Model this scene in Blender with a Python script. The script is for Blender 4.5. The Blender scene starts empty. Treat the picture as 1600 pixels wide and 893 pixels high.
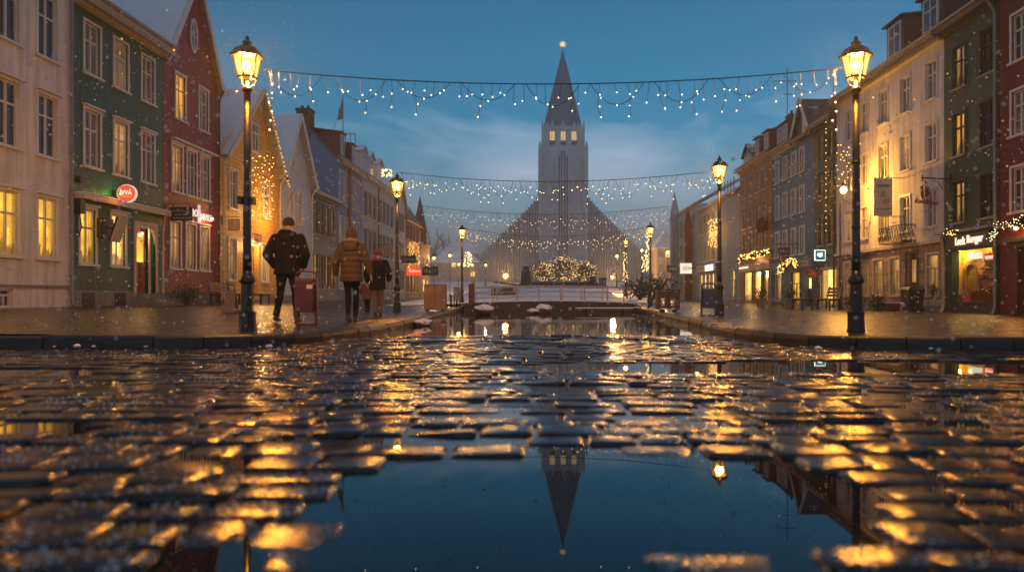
import bpy, bmesh, math, random
from mathutils import Vector, Matrix, noise
random.seed(7)
R = math.radians
F = 1155.56; CX = 850.0; HY = 462.0; ZC = 0.47      # lens and eye height measured from the photograph
XL, XR = -14.4, 14.5                                 # the two facade lines of the street
scene = bpy.context.scene
col = scene.collection

def at(px, py, Y): return Vector(((px-CX)*Y/F, Y, ZC+(HY-py)*Y/F))
def uL(px): return XL*F/(px-CX)
def uR(px): return XR*F/(px-CX)
def ground(x, y=20.0):
    """height of the pavement beside the street"""
    if x < -4: return min(.16, (-4-x)*.0135)
    if x > 4.6: return -min(.12, (x-4.6)*.0125)*max(0., min(1., (60-y)/25))
    return 0.0

# ------------------------------------------------------------------ scene graph helpers
WORLD = {}
def link(o, parent=None, origin=None):
    col.objects.link(o)
    if origin is None: origin = WORLD[parent.name] if parent is not None else Vector((0,0,0))
    WORLD[o.name] = Vector(origin)
    if parent is not None:
        o.parent = parent
        o.location = Vector(origin) - WORLD[parent.name]
    else:
        o.location = origin
    return o
def tag(o, label=None, cat=None, group=None, kind=None):
    if label: o['label'] = label
    if cat: o['category'] = cat
    if group: o['group'] = group
    if kind: o['kind'] = kind
    return o
def thing(name, loc, label, cat, group=None):
    o = bpy.data.objects.new(name, None)
    o.empty_display_size = .2
    link(o, None, Vector(loc))
    return tag(o, label, cat, group)
def copy_tree(o, parent=None):
    c = o.copy(); col.objects.link(c); c.parent = parent
    for ch in list(o.children): copy_tree(ch, c)
    return c

class MB:
    def __init__(s): s.v=[]; s.f=[]; s.m=[]; s.cm=0; s.smooth=[]; s.sm=False
    def add(s, vs, fs):
        b=len(s.v); s.v += [Vector(v) for v in vs]
        for f in fs:
            s.f.append([b+i for i in f]); s.m.append(s.cm); s.smooth.append(s.sm)
    def poly(s, *vs): s.add(vs, [list(range(len(vs)))])
    def box8(s, p): s.add(p, [(0,3,2,1),(4,5,6,7),(0,1,5,4),(1,2,6,5),(2,3,7,6),(3,0,4,7)])
    def box(s, x0,x1,y0,y1,z0,z1):
        s.box8([(x0,y0,z0),(x1,y0,z0),(x1,y1,z0),(x0,y1,z0),(x0,y0,z1),(x1,y0,z1),(x1,y1,z1),(x0,y1,z1)])
    def prism(s, base, top):
        n=len(base); s.add(list(base)+list(top), [list(range(n))[::-1], list(range(n,2*n))]+[(i,(i+1)%n,n+(i+1)%n,n+i) for i in range(n)])
    def bar(s, a, b, w, h=None, up=(0,0,1)):
        a=Vector(a); b=Vector(b); h=h or w; d=(b-a).normalized(); up=Vector(up)
        if abs(d.dot(up))>.99: up=Vector((1,0,0))
        r=d.cross(up).normalized(); u=r.cross(d).normalized()
        r*=w/2; u*=h/2
        s.box8([a-r-u,a+r-u,a+r+u,a-r+u,b-r-u,b+r-u,b+r+u,b-r+u])
    def tube(s, pts, rad, n=6, cap=True, ax=None):
        """rings along a path; rad: number, list of numbers or list of (rx, ry)"""
        pts=[Vector(p) for p in pts]; k=len(pts); rings=[]; pr=None
        for i,p in enumerate(pts):
            d=(pts[min(i+1,k-1)]-pts[max(i-1,0)])
            d = d.normalized() if d.length>1e-9 else Vector((0,0,1))
            ref = Vector(ax) if ax is not None else (pr if pr is not None else (Vector((1,0,0)) if abs(d.x)<.9 else Vector((0,1,0))))
            r=(ref-d*ref.dot(d))
            r = r.normalized() if r.length>1e-6 else d.orthogonal().normalized()
            pr=r; u=d.cross(r)
            q=rad[i] if isinstance(rad,(list,tuple)) else rad
            rx,ry=(q if isinstance(q,(list,tuple)) else (q,q))
            rings.append([p+r*(rx*math.cos(2*math.pi*j/n))+u*(ry*math.sin(2*math.pi*j/n)) for j in range(n)])
        vs=[v for rg in rings for v in rg]
        fs=[(i*n+j,i*n+(j+1)%n,(i+1)*n+(j+1)%n,(i+1)*n+j) for i in range(k-1) for j in range(n)]
        if cap: fs += [list(range(n))[::-1], list(range((k-1)*n,k*n))]
        s.add(vs,fs)
    def lathe(s, c, prof, n=12, rot=0.0):
        """prof: (radius, z) pairs round the vertical through c"""
        c=Vector(c); vs=[]
        for r,z in prof:
            vs += [c+Vector((r*math.cos(rot+2*math.pi*j/n), r*math.sin(rot+2*math.pi*j/n), z)) for j in range(n)]
        k=len(prof)
        fs=[(i*n+j,i*n+(j+1)%n,(i+1)*n+(j+1)%n,(i+1)*n+j) for i in range(k-1) for j in range(n)]
        fs += [list(range(n))[::-1], list(range((k-1)*n,k*n))]
        s.add(vs,fs)
    def ico(s, c, r, sub=1, sq=(1,1,1), jit=0):
        bm=bmesh.new(); bmesh.ops.create_icosphere(bm, subdivisions=sub, radius=1)
        vs=[]
        for v in bm.verts:
            k = 1+jit*noise.noise(v.co*1.7+Vector(c))
            vs.append(Vector(c)+Vector((v.co.x*r*sq[0]*k,v.co.y*r*sq[1]*k,v.co.z*r*sq[2]*k)))
        fs=[[v.index for v in f.verts] for f in bm.faces]; bm.free(); s.add(vs,fs)
    def octa(s, c, r):
        c=Vector(c); s.add([c+Vector(d)*r for d in ((1,0,0),(0,1,0),(-1,0,0),(0,-1,0),(0,0,1),(0,0,-1))],
              [(0,1,4),(1,2,4),(2,3,4),(3,0,4),(1,0,5),(2,1,5),(3,2,5),(0,3,5)])
    def build(s, name, mats, parent=None, origin=None, recalc=True, bevel=0, smooth=None):
        if not isinstance(mats,(list,tuple)): mats=[mats]
        if origin is None: origin = WORLD[parent.name] if parent is not None else Vector((0,0,0))
        origin=Vector(origin)
        me=bpy.data.meshes.new(name)
        me.from_pydata([tuple(v-origin) for v in s.v],[],s.f); 
        for m in mats: me.materials.append(m)
        me.polygons.foreach_set('material_index', s.m)
        me.polygons.foreach_set('use_smooth', s.smooth if smooth is None else [smooth]*len(s.f))
        if recalc:
            bm=bmesh.new(); bm.from_mesh(me); bmesh.ops.recalc_face_normals(bm, faces=bm.faces)
            if bevel: bmesh.ops.bevel(bm, geom=bm.edges[:], offset=bevel, segments=1, affect='EDGES', clamp_overlap=True)
            bm.to_mesh(me); bm.free()
        me.update()
        return link(bpy.data.objects.new(name, me), parent, origin)

def fuse(mb, name, mat, parent=None, origin=None, voxel=.012, smooth=6, factor=.5):
    """build the shapes and fuse them into one continuous smooth surface"""
    o=mb.build(name+'_raw', mat, None, (0,0,0))
    m=o.modifiers.new('r','REMESH'); m.mode='VOXEL'; m.voxel_size=voxel; m.use_smooth_shade=True
    if smooth:
        m=o.modifiers.new('s','SMOOTH'); m.factor=factor; m.iterations=smooth
    dg=bpy.context.evaluated_depsgraph_get(); dg.update()
    me=bpy.data.meshes.new_from_object(o.evaluated_get(dg))
    bpy.data.objects.remove(o)
    origin = Vector(origin) if origin is not None else (WORLD[parent.name] if parent is not None else Vector((0,0,0)))
    me.transform(Matrix.Translation(-origin)); me.name=name
    me.materials.clear(); me.materials.append(mat)
    for p in me.polygons: p.use_smooth=True
    return link(bpy.data.objects.new(name, me), parent, origin)

def text(s, name, mat, size, mtx, parent=None, depth=.006, width=None, shear=0.0, bold=0.0):
    """lettering as a mesh; mtx maps the text plane (x right, y up, z out) to the world; centred"""
    cu=bpy.data.curves.new(name,'FONT'); cu.body=s; cu.size=size; cu.extrude=depth; cu.align_x='CENTER'; cu.align_y='CENTER'
    cu.shear=shear; cu.offset=bold; cu.resolution_u=2
    o=bpy.data.objects.new(name,cu); col.objects.link(o)
    dg=bpy.context.evaluated_depsgraph_get(); dg.update()
    me=bpy.data.meshes.new_from_object(o.evaluated_get(dg)); bpy.data.objects.remove(o); bpy.data.curves.remove(cu)
    if width:
        xs=[v.co.x for v in me.vertices]; k=width/max(1e-6,(max(xs)-min(xs)))
        for v in me.vertices: v.co.x*=k
    me.transform(mtx)
    org = WORLD[parent.name] if parent is not None else Vector((0,0,0))
    me.transform(Matrix.Translation(-org)); me.materials.clear(); me.materials.append(mat)
    return link(bpy.data.objects.new(name, me), parent, org)
def plane_mtx(o, x, n):
    """frame at o with x along the writing and n out of it"""
    x=Vector(x).normalized(); n=Vector(n).normalized(); y=n.cross(x)
    return Matrix(((x.x,y.x,n.x,o[0]),(x.y,y.y,n.y,o[1]),(x.z,y.z,n.z,o[2]),(0,0,0,1)))

# ------------------------------------------------------------------ materials
class NT:
    def __init__(s, m): s.t=m.node_tree; s.n=s.t.nodes; s.l=s.t.links
    def new(s, ty, **k):
        n=s.n.new(ty)
        for a,b in k.items():
            if a[0]=='i' and a[1:].isdigit(): n.inputs[int(a[1:])].default_value=b
            else: setattr(n,a,b)
        return n
    def link(s,a,b): s.l.new(a,b)
MATS={}
def rgb(c): return (c[0],c[1],c[2],1)
def mat(name, c, rough=.6, metal=0, var=.25, scale=3.0, bump=.2, bscale=30.0, pattern=None, psize=.12, c2=None, spec=.5, snow=0.0, wear=0.0, coat=0.0):
    """procedural surface: noise-varied colour, bump and an optional pattern (boards, ribs, brick, slab) in facade coordinates"""
    m=bpy.data.materials.new(name); m.use_nodes=True; k=NT(m); b=k.n['Principled BSDF']
    b.inputs['Roughness'].default_value=rough; b.inputs['Metallic'].default_value=metal
    b.inputs['Specular IOR Level'].default_value=spec
    if coat: b.inputs['Coat Weight'].default_value=coat; b.inputs['Coat Roughness'].default_value=.15
    tc=k.new('ShaderNodeTexCoord'); 
    nz=k.new('ShaderNodeTexNoise'); nz.inputs['Scale'].default_value=scale; nz.inputs['Detail'].default_value=6; nz.inputs['Roughness'].default_value=.65
    k.link(tc.outputs['Object'],nz.inputs['Vector'])
    cr=k.new('ShaderNodeValToRGB'); lo,hi=1-var,1+var
    c2=c2 or c
    cr.color_ramp.elements[0].position=.3; cr.color_ramp.elements[0].color=rgb([min(1,x*lo) for x in c])
    cr.color_ramp.elements[1].position=.72; cr.color_ramp.elements[1].color=rgb([min(1,x*hi) for x in c2])
    k.link(nz.outputs['Fac'],cr.inputs['Fac']); colr=cr.outputs['Color']
    n2=k.new('ShaderNodeTexNoise'); n2.inputs['Scale'].default_value=bscale; n2.inputs['Detail'].default_value=4
    k.link(tc.outputs['Object'],n2.inputs['Vector']); h=n2.outputs['Fac']
    bp=k.new('ShaderNodeBump'); bp.inputs['Strength'].default_value=bump; bp.inputs['Distance'].default_value=.01
    if pattern:
        sx=k.new('ShaderNodeSeparateXYZ'); k.link(tc.outputs['Object'],sx.inputs[0])
        if pattern in('brick','slab'):
            cx=k.new('ShaderNodeCombineXYZ')
            if pattern=='brick':
                ad=k.new('ShaderNodeMath',operation='ADD'); k.link(sx.outputs[1],ad.inputs[0]); k.link(sx.outputs[0],ad.inputs[1])
                k.link(ad.outputs[0],cx.inputs[0]); k.link(sx.outputs[2],cx.inputs[1])
            else: k.link(sx.outputs[0],cx.inputs[0]); k.link(sx.outputs[1],cx.inputs[1])
            br=k.new('ShaderNodeTexBrick'); br.inputs['Scale'].default_value=1; br.inputs['Brick Width'].default_value=psize*2.2; br.inputs['Row Height'].default_value=psize
            br.inputs['Mortar Size'].default_value=psize*.09; br.inputs['Color1'].default_value=(.75,.75,.75,1); br.inputs['Color2'].default_value=(1.15,1.15,1.15,1); br.inputs['Mortar'].default_value=(.6,.6,.6,1)
            k.link(cx.outputs[0],br.inputs['Vector'])
            mx=k.new('ShaderNodeMix',data_type='RGBA',blend_type='MULTIPLY'); mx.inputs[0].default_value=1
            k.link(colr,mx.inputs[6]); k.link(br.outputs['Color'],mx.inputs[7]); colr=mx.outputs[2]
            iv=k.new('ShaderNodeMath',operation='MULTIPLY_ADD'); iv.inputs[1].default_value=-1.2; k.link(br.outputs['Fac'],iv.inputs[0]); k.link(h,iv.inputs[2]); h=iv.outputs[0]
        else:
            pp=k.new('ShaderNodeMath',operation='MULTIPLY'); pp.inputs[1].default_value=1/psize
            k.link(sx.outputs[2 if pattern=='boards' else 1],pp.inputs[0])
            fr=k.new('ShaderNodeMath',operation='FRACT'); k.link(pp.outputs[0],fr.inputs[0])
            if pattern=='boards':
                # overlapping boards: a saw-tooth with a dark lap line
                sh=fr.outputs[0]
                lt=k.new('ShaderNodeMath',operation='GREATER_THAN'); lt.inputs[1].default_value=.9; k.link(sh,lt.inputs[0])
                ng=k.new('ShaderNodeMath',operation='MULTIPLY_ADD'); ng.inputs[1].default_value=-1.5; k.link(sh,ng.inputs[0]); k.link(h,ng.inputs[2]); h=ng.outputs[0]
                dk=(.45,.45,.45,1)
            else:
                w=k.new('ShaderNodeMath',operation='PINGPONG'); w.inputs[1].default_value=.5; k.link(fr.outputs[0],w.inputs[0])
                sm=k.new('ShaderNodeMath',operation='SMOOTH_MIN'); sm.inputs[1].default_value=.3; sm.inputs[2].default_value=.1; k.link(w.outputs[0],sm.inputs[0])
                lt=k.new('ShaderNodeMath',operation='LESS_THAN'); lt.inputs[1].default_value=.08; k.link(w.outputs[0],lt.inputs[0])
                ng=k.new('ShaderNodeMath',operation='MULTIPLY_ADD'); ng.inputs[1].default_value=5; k.link(sm.outputs[0],ng.inputs[0]); k.link(h,ng.inputs[2]); h=ng.outputs[0]
                dk=(.6,.6,.6,1)
            mx=k.new('ShaderNodeMix',data_type='RGBA',blend_type='MULTIPLY'); mx.inputs[7].default_value=dk
            k.link(lt.outputs[0],mx.inputs[0]); k.link(colr,mx.inputs[6]); colr=mx.outputs[2]
    if wear:
        # rain streaks and grime: noise stretched downwards
        mp=k.new('ShaderNodeMapping'); mp.inputs['Scale'].default_value=(2.2,2.2,.22); k.link(tc.outputs['Object'],mp.inputs[0])
        n3=k.new('ShaderNodeTexNoise'); n3.inputs['Scale'].default_value=2.0; n3.inputs['Detail'].default_value=7; k.link(mp.outputs[0],n3.inputs['Vector'])
        r3=k.new('ShaderNodeValToRGB'); r3.color_ramp.elements[0].position=.33; r3.color_ramp.elements[0].color=(.5,.46,.42,1); r3.color_ramp.elements[1].position=.6; r3.color_ramp.elements[1].color=(1,1,1,1)
        k.link(n3.outputs['Fac'],r3.inputs['Fac'])
        mx=k.new('ShaderNodeMix',data_type='RGBA',blend_type='MULTIPLY'); mx.inputs[0].default_value=wear
        k.link(colr,mx.inputs[6]); k.link(r3.outputs['Color'],mx.inputs[7]); colr=mx.outputs[2]
    if snow:
        # lying snow on whatever faces up, in an uneven cover
        ge=k.new('ShaderNodeNewGeometry'); sz=k.new('ShaderNodeSeparateXYZ'); k.link(ge.outputs['Normal'],sz.inputs[0])
        n4=k.new('ShaderNodeTexNoise'); n4.inputs['Scale'].default_value=1.3; n4.inputs['Detail'].default_value=8; k.link(tc.outputs['Object'],n4.inputs['Vector'])
        ad=k.new('ShaderNodeMath',operation='MULTIPLY_ADD'); ad.inputs[1].default_value=1.4; k.link(n4.outputs['Fac'],ad.inputs[0]); k.link(sz.outputs[2],ad.inputs[2])
        mr=k.new('ShaderNodeMapRange'); mr.inputs[1].default_value=1.75-snow; mr.inputs[2].default_value=1.95-snow; k.link(ad.outputs[0],mr.inputs[0])
        mx=k.new('ShaderNodeMix',data_type='RGBA'); mx.inputs[7].default_value=(.72,.76,.82,1); k.link(mr.outputs[0],mx.inputs[0]); k.link(colr,mx.inputs[6]); colr=mx.outputs[2]
    k.link(colr,b.inputs['Base Color']); k.link(h,bp.inputs['Height']); k.link(bp.outputs['Normal'],b.inputs['Normal'])
    MATS[name]=m; return m
def emit(name, c, strength, sample=False, noise_scale=0, base=(.02,.02,.02), lo=.35, rough=.08):
    """a surface that gives off light (lamp glass, lit window, bulb) under a gloss"""
    m=bpy.data.materials.new(name); m.use_nodes=True; k=NT(m); b=k.n['Principled BSDF']
    b.inputs['Base Color'].default_value=rgb(base); b.inputs['Roughness'].default_value=rough
    b.inputs['Emission Color'].default_value=rgb(c); b.inputs['Emission Strength'].default_value=strength
    if noise_scale:
        # a lit room behind the glass: curtains at the sides, things on the sill, one brighter lamp, all different from window to window
        tc=k.new('ShaderNodeTexCoord'); oi=k.new('ShaderNodeObjectInfo'); sx=k.new('ShaderNodeSeparateXYZ'); k.link(tc.outputs['Object'],sx.inputs[0])
        def mth(op,a,b=None,c=None):
            n=k.new('ShaderNodeMath',operation=op)
            for i,v in enumerate((a,b,c)):
                if v is None: continue
                if isinstance(v,(int,float)): n.inputs[i].default_value=v
                else: k.link(v,n.inputs[i])
            return n.outputs[0]
        rn=oi.outputs['Random']; u=sx.outputs[1]; z=sx.outputs[2]
        def rnd_(q): return mth('FRACT',mth('MULTIPLY',rn,q))
        au=mth('ABSOLUTE',u); edge=mth('MULTIPLY_ADD',rnd_(71.3),.28,.14)
        cur=mth('GREATER_THAN',au,edge); rip=mth('MULTIPLY_ADD',mth('SINE',mth('MULTIPLY',u,75)),.12,mth('MULTIPLY_ADD',rnd_(13.7),.5,.35))
        curf=mth('ADD',mth('MULTIPLY',cur,mth('SUBTRACT',rip,1)),1)
        cx=k.new('ShaderNodeCombineXYZ'); k.link(mth('MULTIPLY',u,5.5),cx.inputs[0]); k.link(mth('MULTIPLY',rn,91),cx.inputs[1])
        nz=k.new('ShaderNodeTexNoise'); nz.inputs['Scale'].default_value=1; nz.inputs['Detail'].default_value=4; k.link(cx.outputs[0],nz.inputs['Vector'])
        hgt=mth('MULTIPLY',mth('SUBTRACT',nz.outputs['Fac'],.30),1.7); ob=mth('LESS_THAN',z,hgt); obf=mth('SUBTRACT',1,mth('MULTIPLY',ob,.72))
        lu=mth('MULTIPLY_ADD',rnd_(37.1),.5,-.25); lz=mth('MULTIPLY_ADD',rnd_(53.9),.5,.95); du=mth('SUBTRACT',u,lu); dz=mth('SUBTRACT',z,lz)
        d2=mth('ADD',mth('MULTIPLY',du,du),mth('MULTIPLY',dz,dz)); lamp=mth('DIVIDE',.05,mth('ADD',d2,.035))
        n2=k.new('ShaderNodeTexNoise'); n2.inputs['Scale'].default_value=noise_scale*2; n2.inputs['Detail'].default_value=3; vv=k.new('ShaderNodeVectorMath',operation='ADD'); k.link(tc.outputs['Object'],vv.inputs[0]); k.link(mth('MULTIPLY',rn,41),vv.inputs[1]); k.link(vv.outputs[0],n2.inputs['Vector'])
        base_=mth('MULTIPLY_ADD',n2.outputs['Fac'],.9,lo*.6); gl=mth('ADD',base_,mth('MULTIPLY',lamp,.45)); tot=mth('MULTIPLY',mth('MULTIPLY',gl,curf),obf)
        ov=mth('MULTIPLY_ADD',rnd_(19.9),.7,.55)
        k.link(mth('MULTIPLY',mth('MULTIPLY',tot,ov),strength),b.inputs['Emission Strength'])
    m.cycles.emission_sampling='AUTO' if sample else 'NONE'
    MATS[name]=m; return m
def glass_dark(name, tint, warm=0.0):
    """window glass seen at dusk: dim room behind, each window a little different"""
    m=bpy.data.materials.new(name); m.use_nodes=True; k=NT(m); b=k.n['Principled BSDF']
    oi=k.new('ShaderNodeObjectInfo'); cr=k.new('ShaderNodeValToRGB')
    cr.color_ramp.elements[0].color=rgb([t*.4 for t in tint]); cr.color_ramp.elements[1].color=rgb([min(1,t*1.9) for t in tint])
    tc=k.new('ShaderNodeTexCoord'); nz=k.new('ShaderNodeTexNoise'); nz.inputs['Scale'].default_value=1.6
    ad=k.new('ShaderNodeVectorMath',operation='ADD'); sc=k.new('ShaderNodeMath',operation='MULTIPLY'); sc.inputs[1].default_value=51
    k.link(oi.outputs['Random'],sc.inputs[0]); k.link(tc.outputs['Object'],ad.inputs[0]); k.link(sc.outputs[0],ad.inputs[1]); k.link(ad.outputs[0],nz.inputs['Vector'])
    k.link(nz.outputs['Fac'],cr.inputs['Fac']); k.link(cr.outputs['Color'],b.inputs['Base Color'])
    b.inputs['Roughness'].default_value=.04; b.inputs['IOR'].default_value=1.6
    bp=k.new('ShaderNodeBump'); bp.inputs['Strength'].default_value=.04; n2=k.new('ShaderNodeTexNoise'); n2.inputs['Scale'].default_value=2.5; k.link(ad.outputs[0],n2.inputs['Vector']); k.link(n2.outputs['Fac'],bp.inputs['Height']); k.link(bp.outputs['Normal'],b.inputs['Normal'])
    if warm:
        b.inputs['Emission Color'].default_value=(1,.52,.16,1); mu=k.new('ShaderNodeMath',operation='MULTIPLY'); mu.inputs[1].default_value=warm; k.link(nz.outputs['Fac'],mu.inputs[0]); k.link(mu.outputs[0],b.inputs['Emission Strength'])
        m.cycles.emission_sampling='NONE'
    MATS[name]=m; return m

M=lambda n: MATS[n]
# house walls
mat('white_plaster',(.74,.71,.67),.75,var=.10,scale=1.2,bump=.25,bscale=14,wear=.55)
mat('green_siding',(.006,.11,.082),.5,var=.2,scale=1.5,pattern='ribs',psize=.115,bump=.55,wear=.75)
mat('red_siding',(.27,.007,.012),.5,var=.2,scale=1.5,pattern='ribs',psize=.12,bump=.55,wear=.7)
mat('yellow_boards',(.80,.39,.015),.55,var=.15,scale=1.5,pattern='boards',psize=.21,bump=.6,wear=.35)
mat('white_boards',(.62,.59,.57),.55,var=.1,scale=1.5,pattern='boards',psize=.2,bump=.6,wear=.3)
mat('slate_boards',(.10,.125,.16),.55,var=.2,scale=1.5,pattern='ribs',psize=.16,bump=.5,wear=.4)
mat('blue_plaster',(.095,.20,.33),.65,var=.15,scale=1.4,bump=.3,bscale=14,wear=.35)
mat('deep_blue_plaster',(.028,.19,.30),.65,var=.18,scale=1.4,bump=.3,bscale=14,wear=.35)
mat('pale_plaster',(.48,.47,.46),.75,var=.12,scale=1.0,bump=.25,bscale=12,wear=.45)
mat('beige_stone',(.46,.35,.25),.7,var=.15,scale=1.6,pattern='brick',psize=.5,bump=.3,wear=.45)
mat('bottle_green_brick',(.004,.070,.034),.55,var=.25,scale=2,pattern='brick',psize=.09,bump=.5,wear=.3)
mat('moss_green_plaster',(.050,.075,.045),.65,var=.2,scale=2,bump=.3,wear=.4)
mat('oxblood_brick',(.15,.012,.012),.6,var=.25,scale=2,pattern='brick',psize=.09,bump=.5,wear=.3)
mat('ochre_brick',(.42,.17,.045),.65,var=.2,scale=2,pattern='brick',psize=.1,bump=.5,wear=.35)
mat('rust_brick',(.22,.055,.032),.65,var=.2,scale=2,pattern='brick',psize=.1,bump=.5,wear=.35)
mat('grey_plinth',(.24,.22,.20),.7,var=.2,scale=2,bump=.4,bscale=20,wear=.5)
mat('dark_plinth',(.05,.045,.042),.6,var=.25,scale=2,bump=.4,bscale=20)
mat('white_trim',(.68,.66,.62),.45,var=.08,scale=2,bump=.1,wear=.2)
mat('cream_trim',(.60,.50,.38),.5,var=.08,scale=2,bump=.1,wear=.25)
mat('dark_trim',(.018,.022,.020),.45,var=.2,bump=.1)
mat('grey_trim',(.25,.25,.25),.45,var=.12,bump=.1,wear=.3)
mat('red_door_paint',(.22,.02,.016),.4,var=.15,bump=.15)
mat('brown_door_paint',(.10,.045,.02),.4,var=.2,bump=.15)
mat('yellow_door_paint',(.42,.34,.05),.45,var=.12,bump=.15)
# roofs
mat('snowy_metal_roof',(.26,.30,.34),.5,var=.2,pattern='ribs',psize=.42,bump=.6,snow=1.0)
mat('snowy_roof',(.3,.32,.35),.7,var=.2,bump=.3,snow=.95)
mat('slate_roof',(.045,.05,.06),.5,var=.3,pattern='brick',psize=.22,bump=.5,snow=.22)
mat('red_tile_roof',(.16,.022,.022),.5,var=.25,pattern='brick',psize=.22,bump=.5,snow=.12)
mat('rust_tile_roof',(.24,.055,.03),.5,var=.25,pattern='brick',psize=.22,bump=.5,snow=.05)
mat('dark_roof',(.03,.03,.034),.5,var=.25,bump=.3,snow=.1)
mat('chimney_brick',(.085,.06,.05),.8,var=.3,pattern='brick',psize=.1,bump=.6,snow=.1)
mat('snow',(.80,.83,.88),.6,var=.06,scale=4,bump=.35,bscale=18)
# street and furniture
mat('black_iron',(.012,.012,.013),.32,.3,var=.3,scale=6,bump=.12,bscale=40,coat=.3)
mat('wet_kerb',(.020,.018,.016),.42,var=.45,scale=5,bump=.7,bscale=30,spec=.4)
mat('dark_wall_stone',(.022,.020,.019),.35,var=.5,scale=5,bump=.8,bscale=12,pattern='brick',psize=.16)
mat('rock',(.05,.045,.04),.5,var=.4,scale=6,bump=.8,bscale=10,snow=.55)
mat('bin_red',(.075,.008,.010),.4,var=.25,scale=5,bump=.15,coat=.3)
mat('bin_blue',(.014,.025,.075),.4,var=.25,scale=5,bump=.15,coat=.3)
mat('board_brown',(.22,.13,.075),.6,var=.2,scale=3,bump=.3)
mat('wood',(.20,.085,.045),.5,var=.35,scale=4,bump=.35,bscale=22)
mat('dark_wood',(.045,.028,.02),.5,var=.35,scale=4,bump=.35,bscale=22)
mat('rail_paint',(.50,.43,.36),.5,var=.15,bump=.2,snow=.45)
mat('sign_black',(.010,.010,.011),.4,var=.2,bump=.1)
mat('sign_white',(.55,.52,.50),.6,var=.1,bump=.1,wear=.15)
mat('sign_brown',(.12,.04,.035),.5,var=.2,bump=.1)
mat('sign_red',(.30,.012,.016),.45,var=.1,bump=.1)
mat('ink_dark',(.05,.04,.04),.7,var=.1,bump=.05)
mat('ink_tan',(.5,.28,.16),.7,var=.1,bump=.05)
mat('ink_pale',(.6,.55,.5),.6,var=.1,bump=.05)
mat('pot_stone',(.18,.15,.13),.7,var=.3,bump=.5,bscale=18)
mat('pot_red',(.20,.03,.02),.5,var=.2,bump=.2)
mat('fir_leaf',(.016,.035,.016),.6,var=.5,scale=8,bump=.1)
mat('hedge_leaf',(.05,.055,.035),.7,var=.5,scale=8,bump=.1,snow=.2)
mat('bark',(.05,.04,.035),.8,var=.3,bump=.5)
mat('wire',(.02,.02,.02),.5,var=.1,bump=.05)
mat('concrete',(.58,.57,.56),.75,var=.18,scale=.25,bump=.25,bscale=3,wear=.35)
mat('spire_stone',(.15,.155,.165),.75,var=.25,scale=.4,bump=.3,bscale=4,wear=.4)  # own darker tone, with the thinner haze up there also put into the colour
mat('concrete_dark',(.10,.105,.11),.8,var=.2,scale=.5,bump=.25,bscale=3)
mat('hill_house',(.34,.31,.29),.7,var=.12,bump=.2)
# people
mat('skin',(.55,.33,.24),.5,var=.08,bump=.05)
mat('black_jacket',(.006,.006,.007),.75,spec=.15,var=.35,scale=12,bump=.35,bscale=24)
mat('fur_collar',(.33,.27,.21),.9,var=.4,scale=40,bump=1,bscale=90)
mat('black_trousers',(.007,.0075,.009),.8,spec=.15,var=.3,scale=12,bump=.4,bscale=40)
mat('knit_dark',(.035,.03,.03),.9,var=.4,scale=30,bump=.8,bscale=90)
mat('brown_puffer',(.10,.062,.036),.65,spec=.25,var=.25,scale=10,bump=.35,bscale=26)
mat('brown_hair',(.09,.045,.022),.55,var=.4,scale=25,bump=.8,bscale=60)
mat('red_knit',(.30,.045,.055),.9,var=.3,scale=30,bump=.8,bscale=90)
mat('dark_parka',(.010,.008,.008),.75,spec=.15,var=.35,scale=12,bump=.4,bscale=24)
mat('tan_trousers',(.17,.115,.07),.8,var=.25,scale=12,bump=.4,bscale=40)
mat('rust_coat',(.17,.045,.022),.7,var=.4,scale=14,bump=.4,bscale=30)
mat('leather',(.03,.018,.012),.4,var=.3,bump=.3)
mat('cloth_red',(.42,.02,.025),.8,var=.2,bump=.2)
mat('cloth_blue',(.02,.035,.16),.8,var=.2,bump=.2)
mat('cloth_white',(.7,.68,.68),.8,var=.1,bump=.2)
# light
emit('glass_amber',(1,.47,.045),1.0,noise_scale=1.6,sample=True,lo=.3)
emit('glass_bright',(1,.55,.12),1.7,noise_scale=1.2,sample=True,lo=.6)
emit('glass_gold',(1,.50,.13),.42,noise_scale=2.2,lo=.25)
emit('bulb',(1,.67,.34),3.4)
emit('bulb_gold',(1,.50,.11),4)
emit('bulb_far',(1,.58,.21),3.0)
emit('far_lamp',(1,.48,.12),7)
emit('sign_glow_red',(1,.085,.02),.75)
emit('letter_glow',(1,.86,.66),.8)
emit('letter_soft',(1,.80,.66),.55)
emit('teal_glow',(.02,.25,.20),.35)
emit('white_glow',(.8,1,.9),1.5)
emit('star_glow',(1,.66,.18),1.3)
emit('belfry_glow',(1,.55,.16),.9)
emit('screen_glow',(1,.80,.62),1.3)
emit('red_glow',(1,.06,.03),1.0)
glass_dark('glass_blue',(.030,.042,.060))
glass_dark('glass_grey',(.16,.16,.165))
glass_dark('glass_dusk',(.07,.06,.05),.16)

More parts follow.
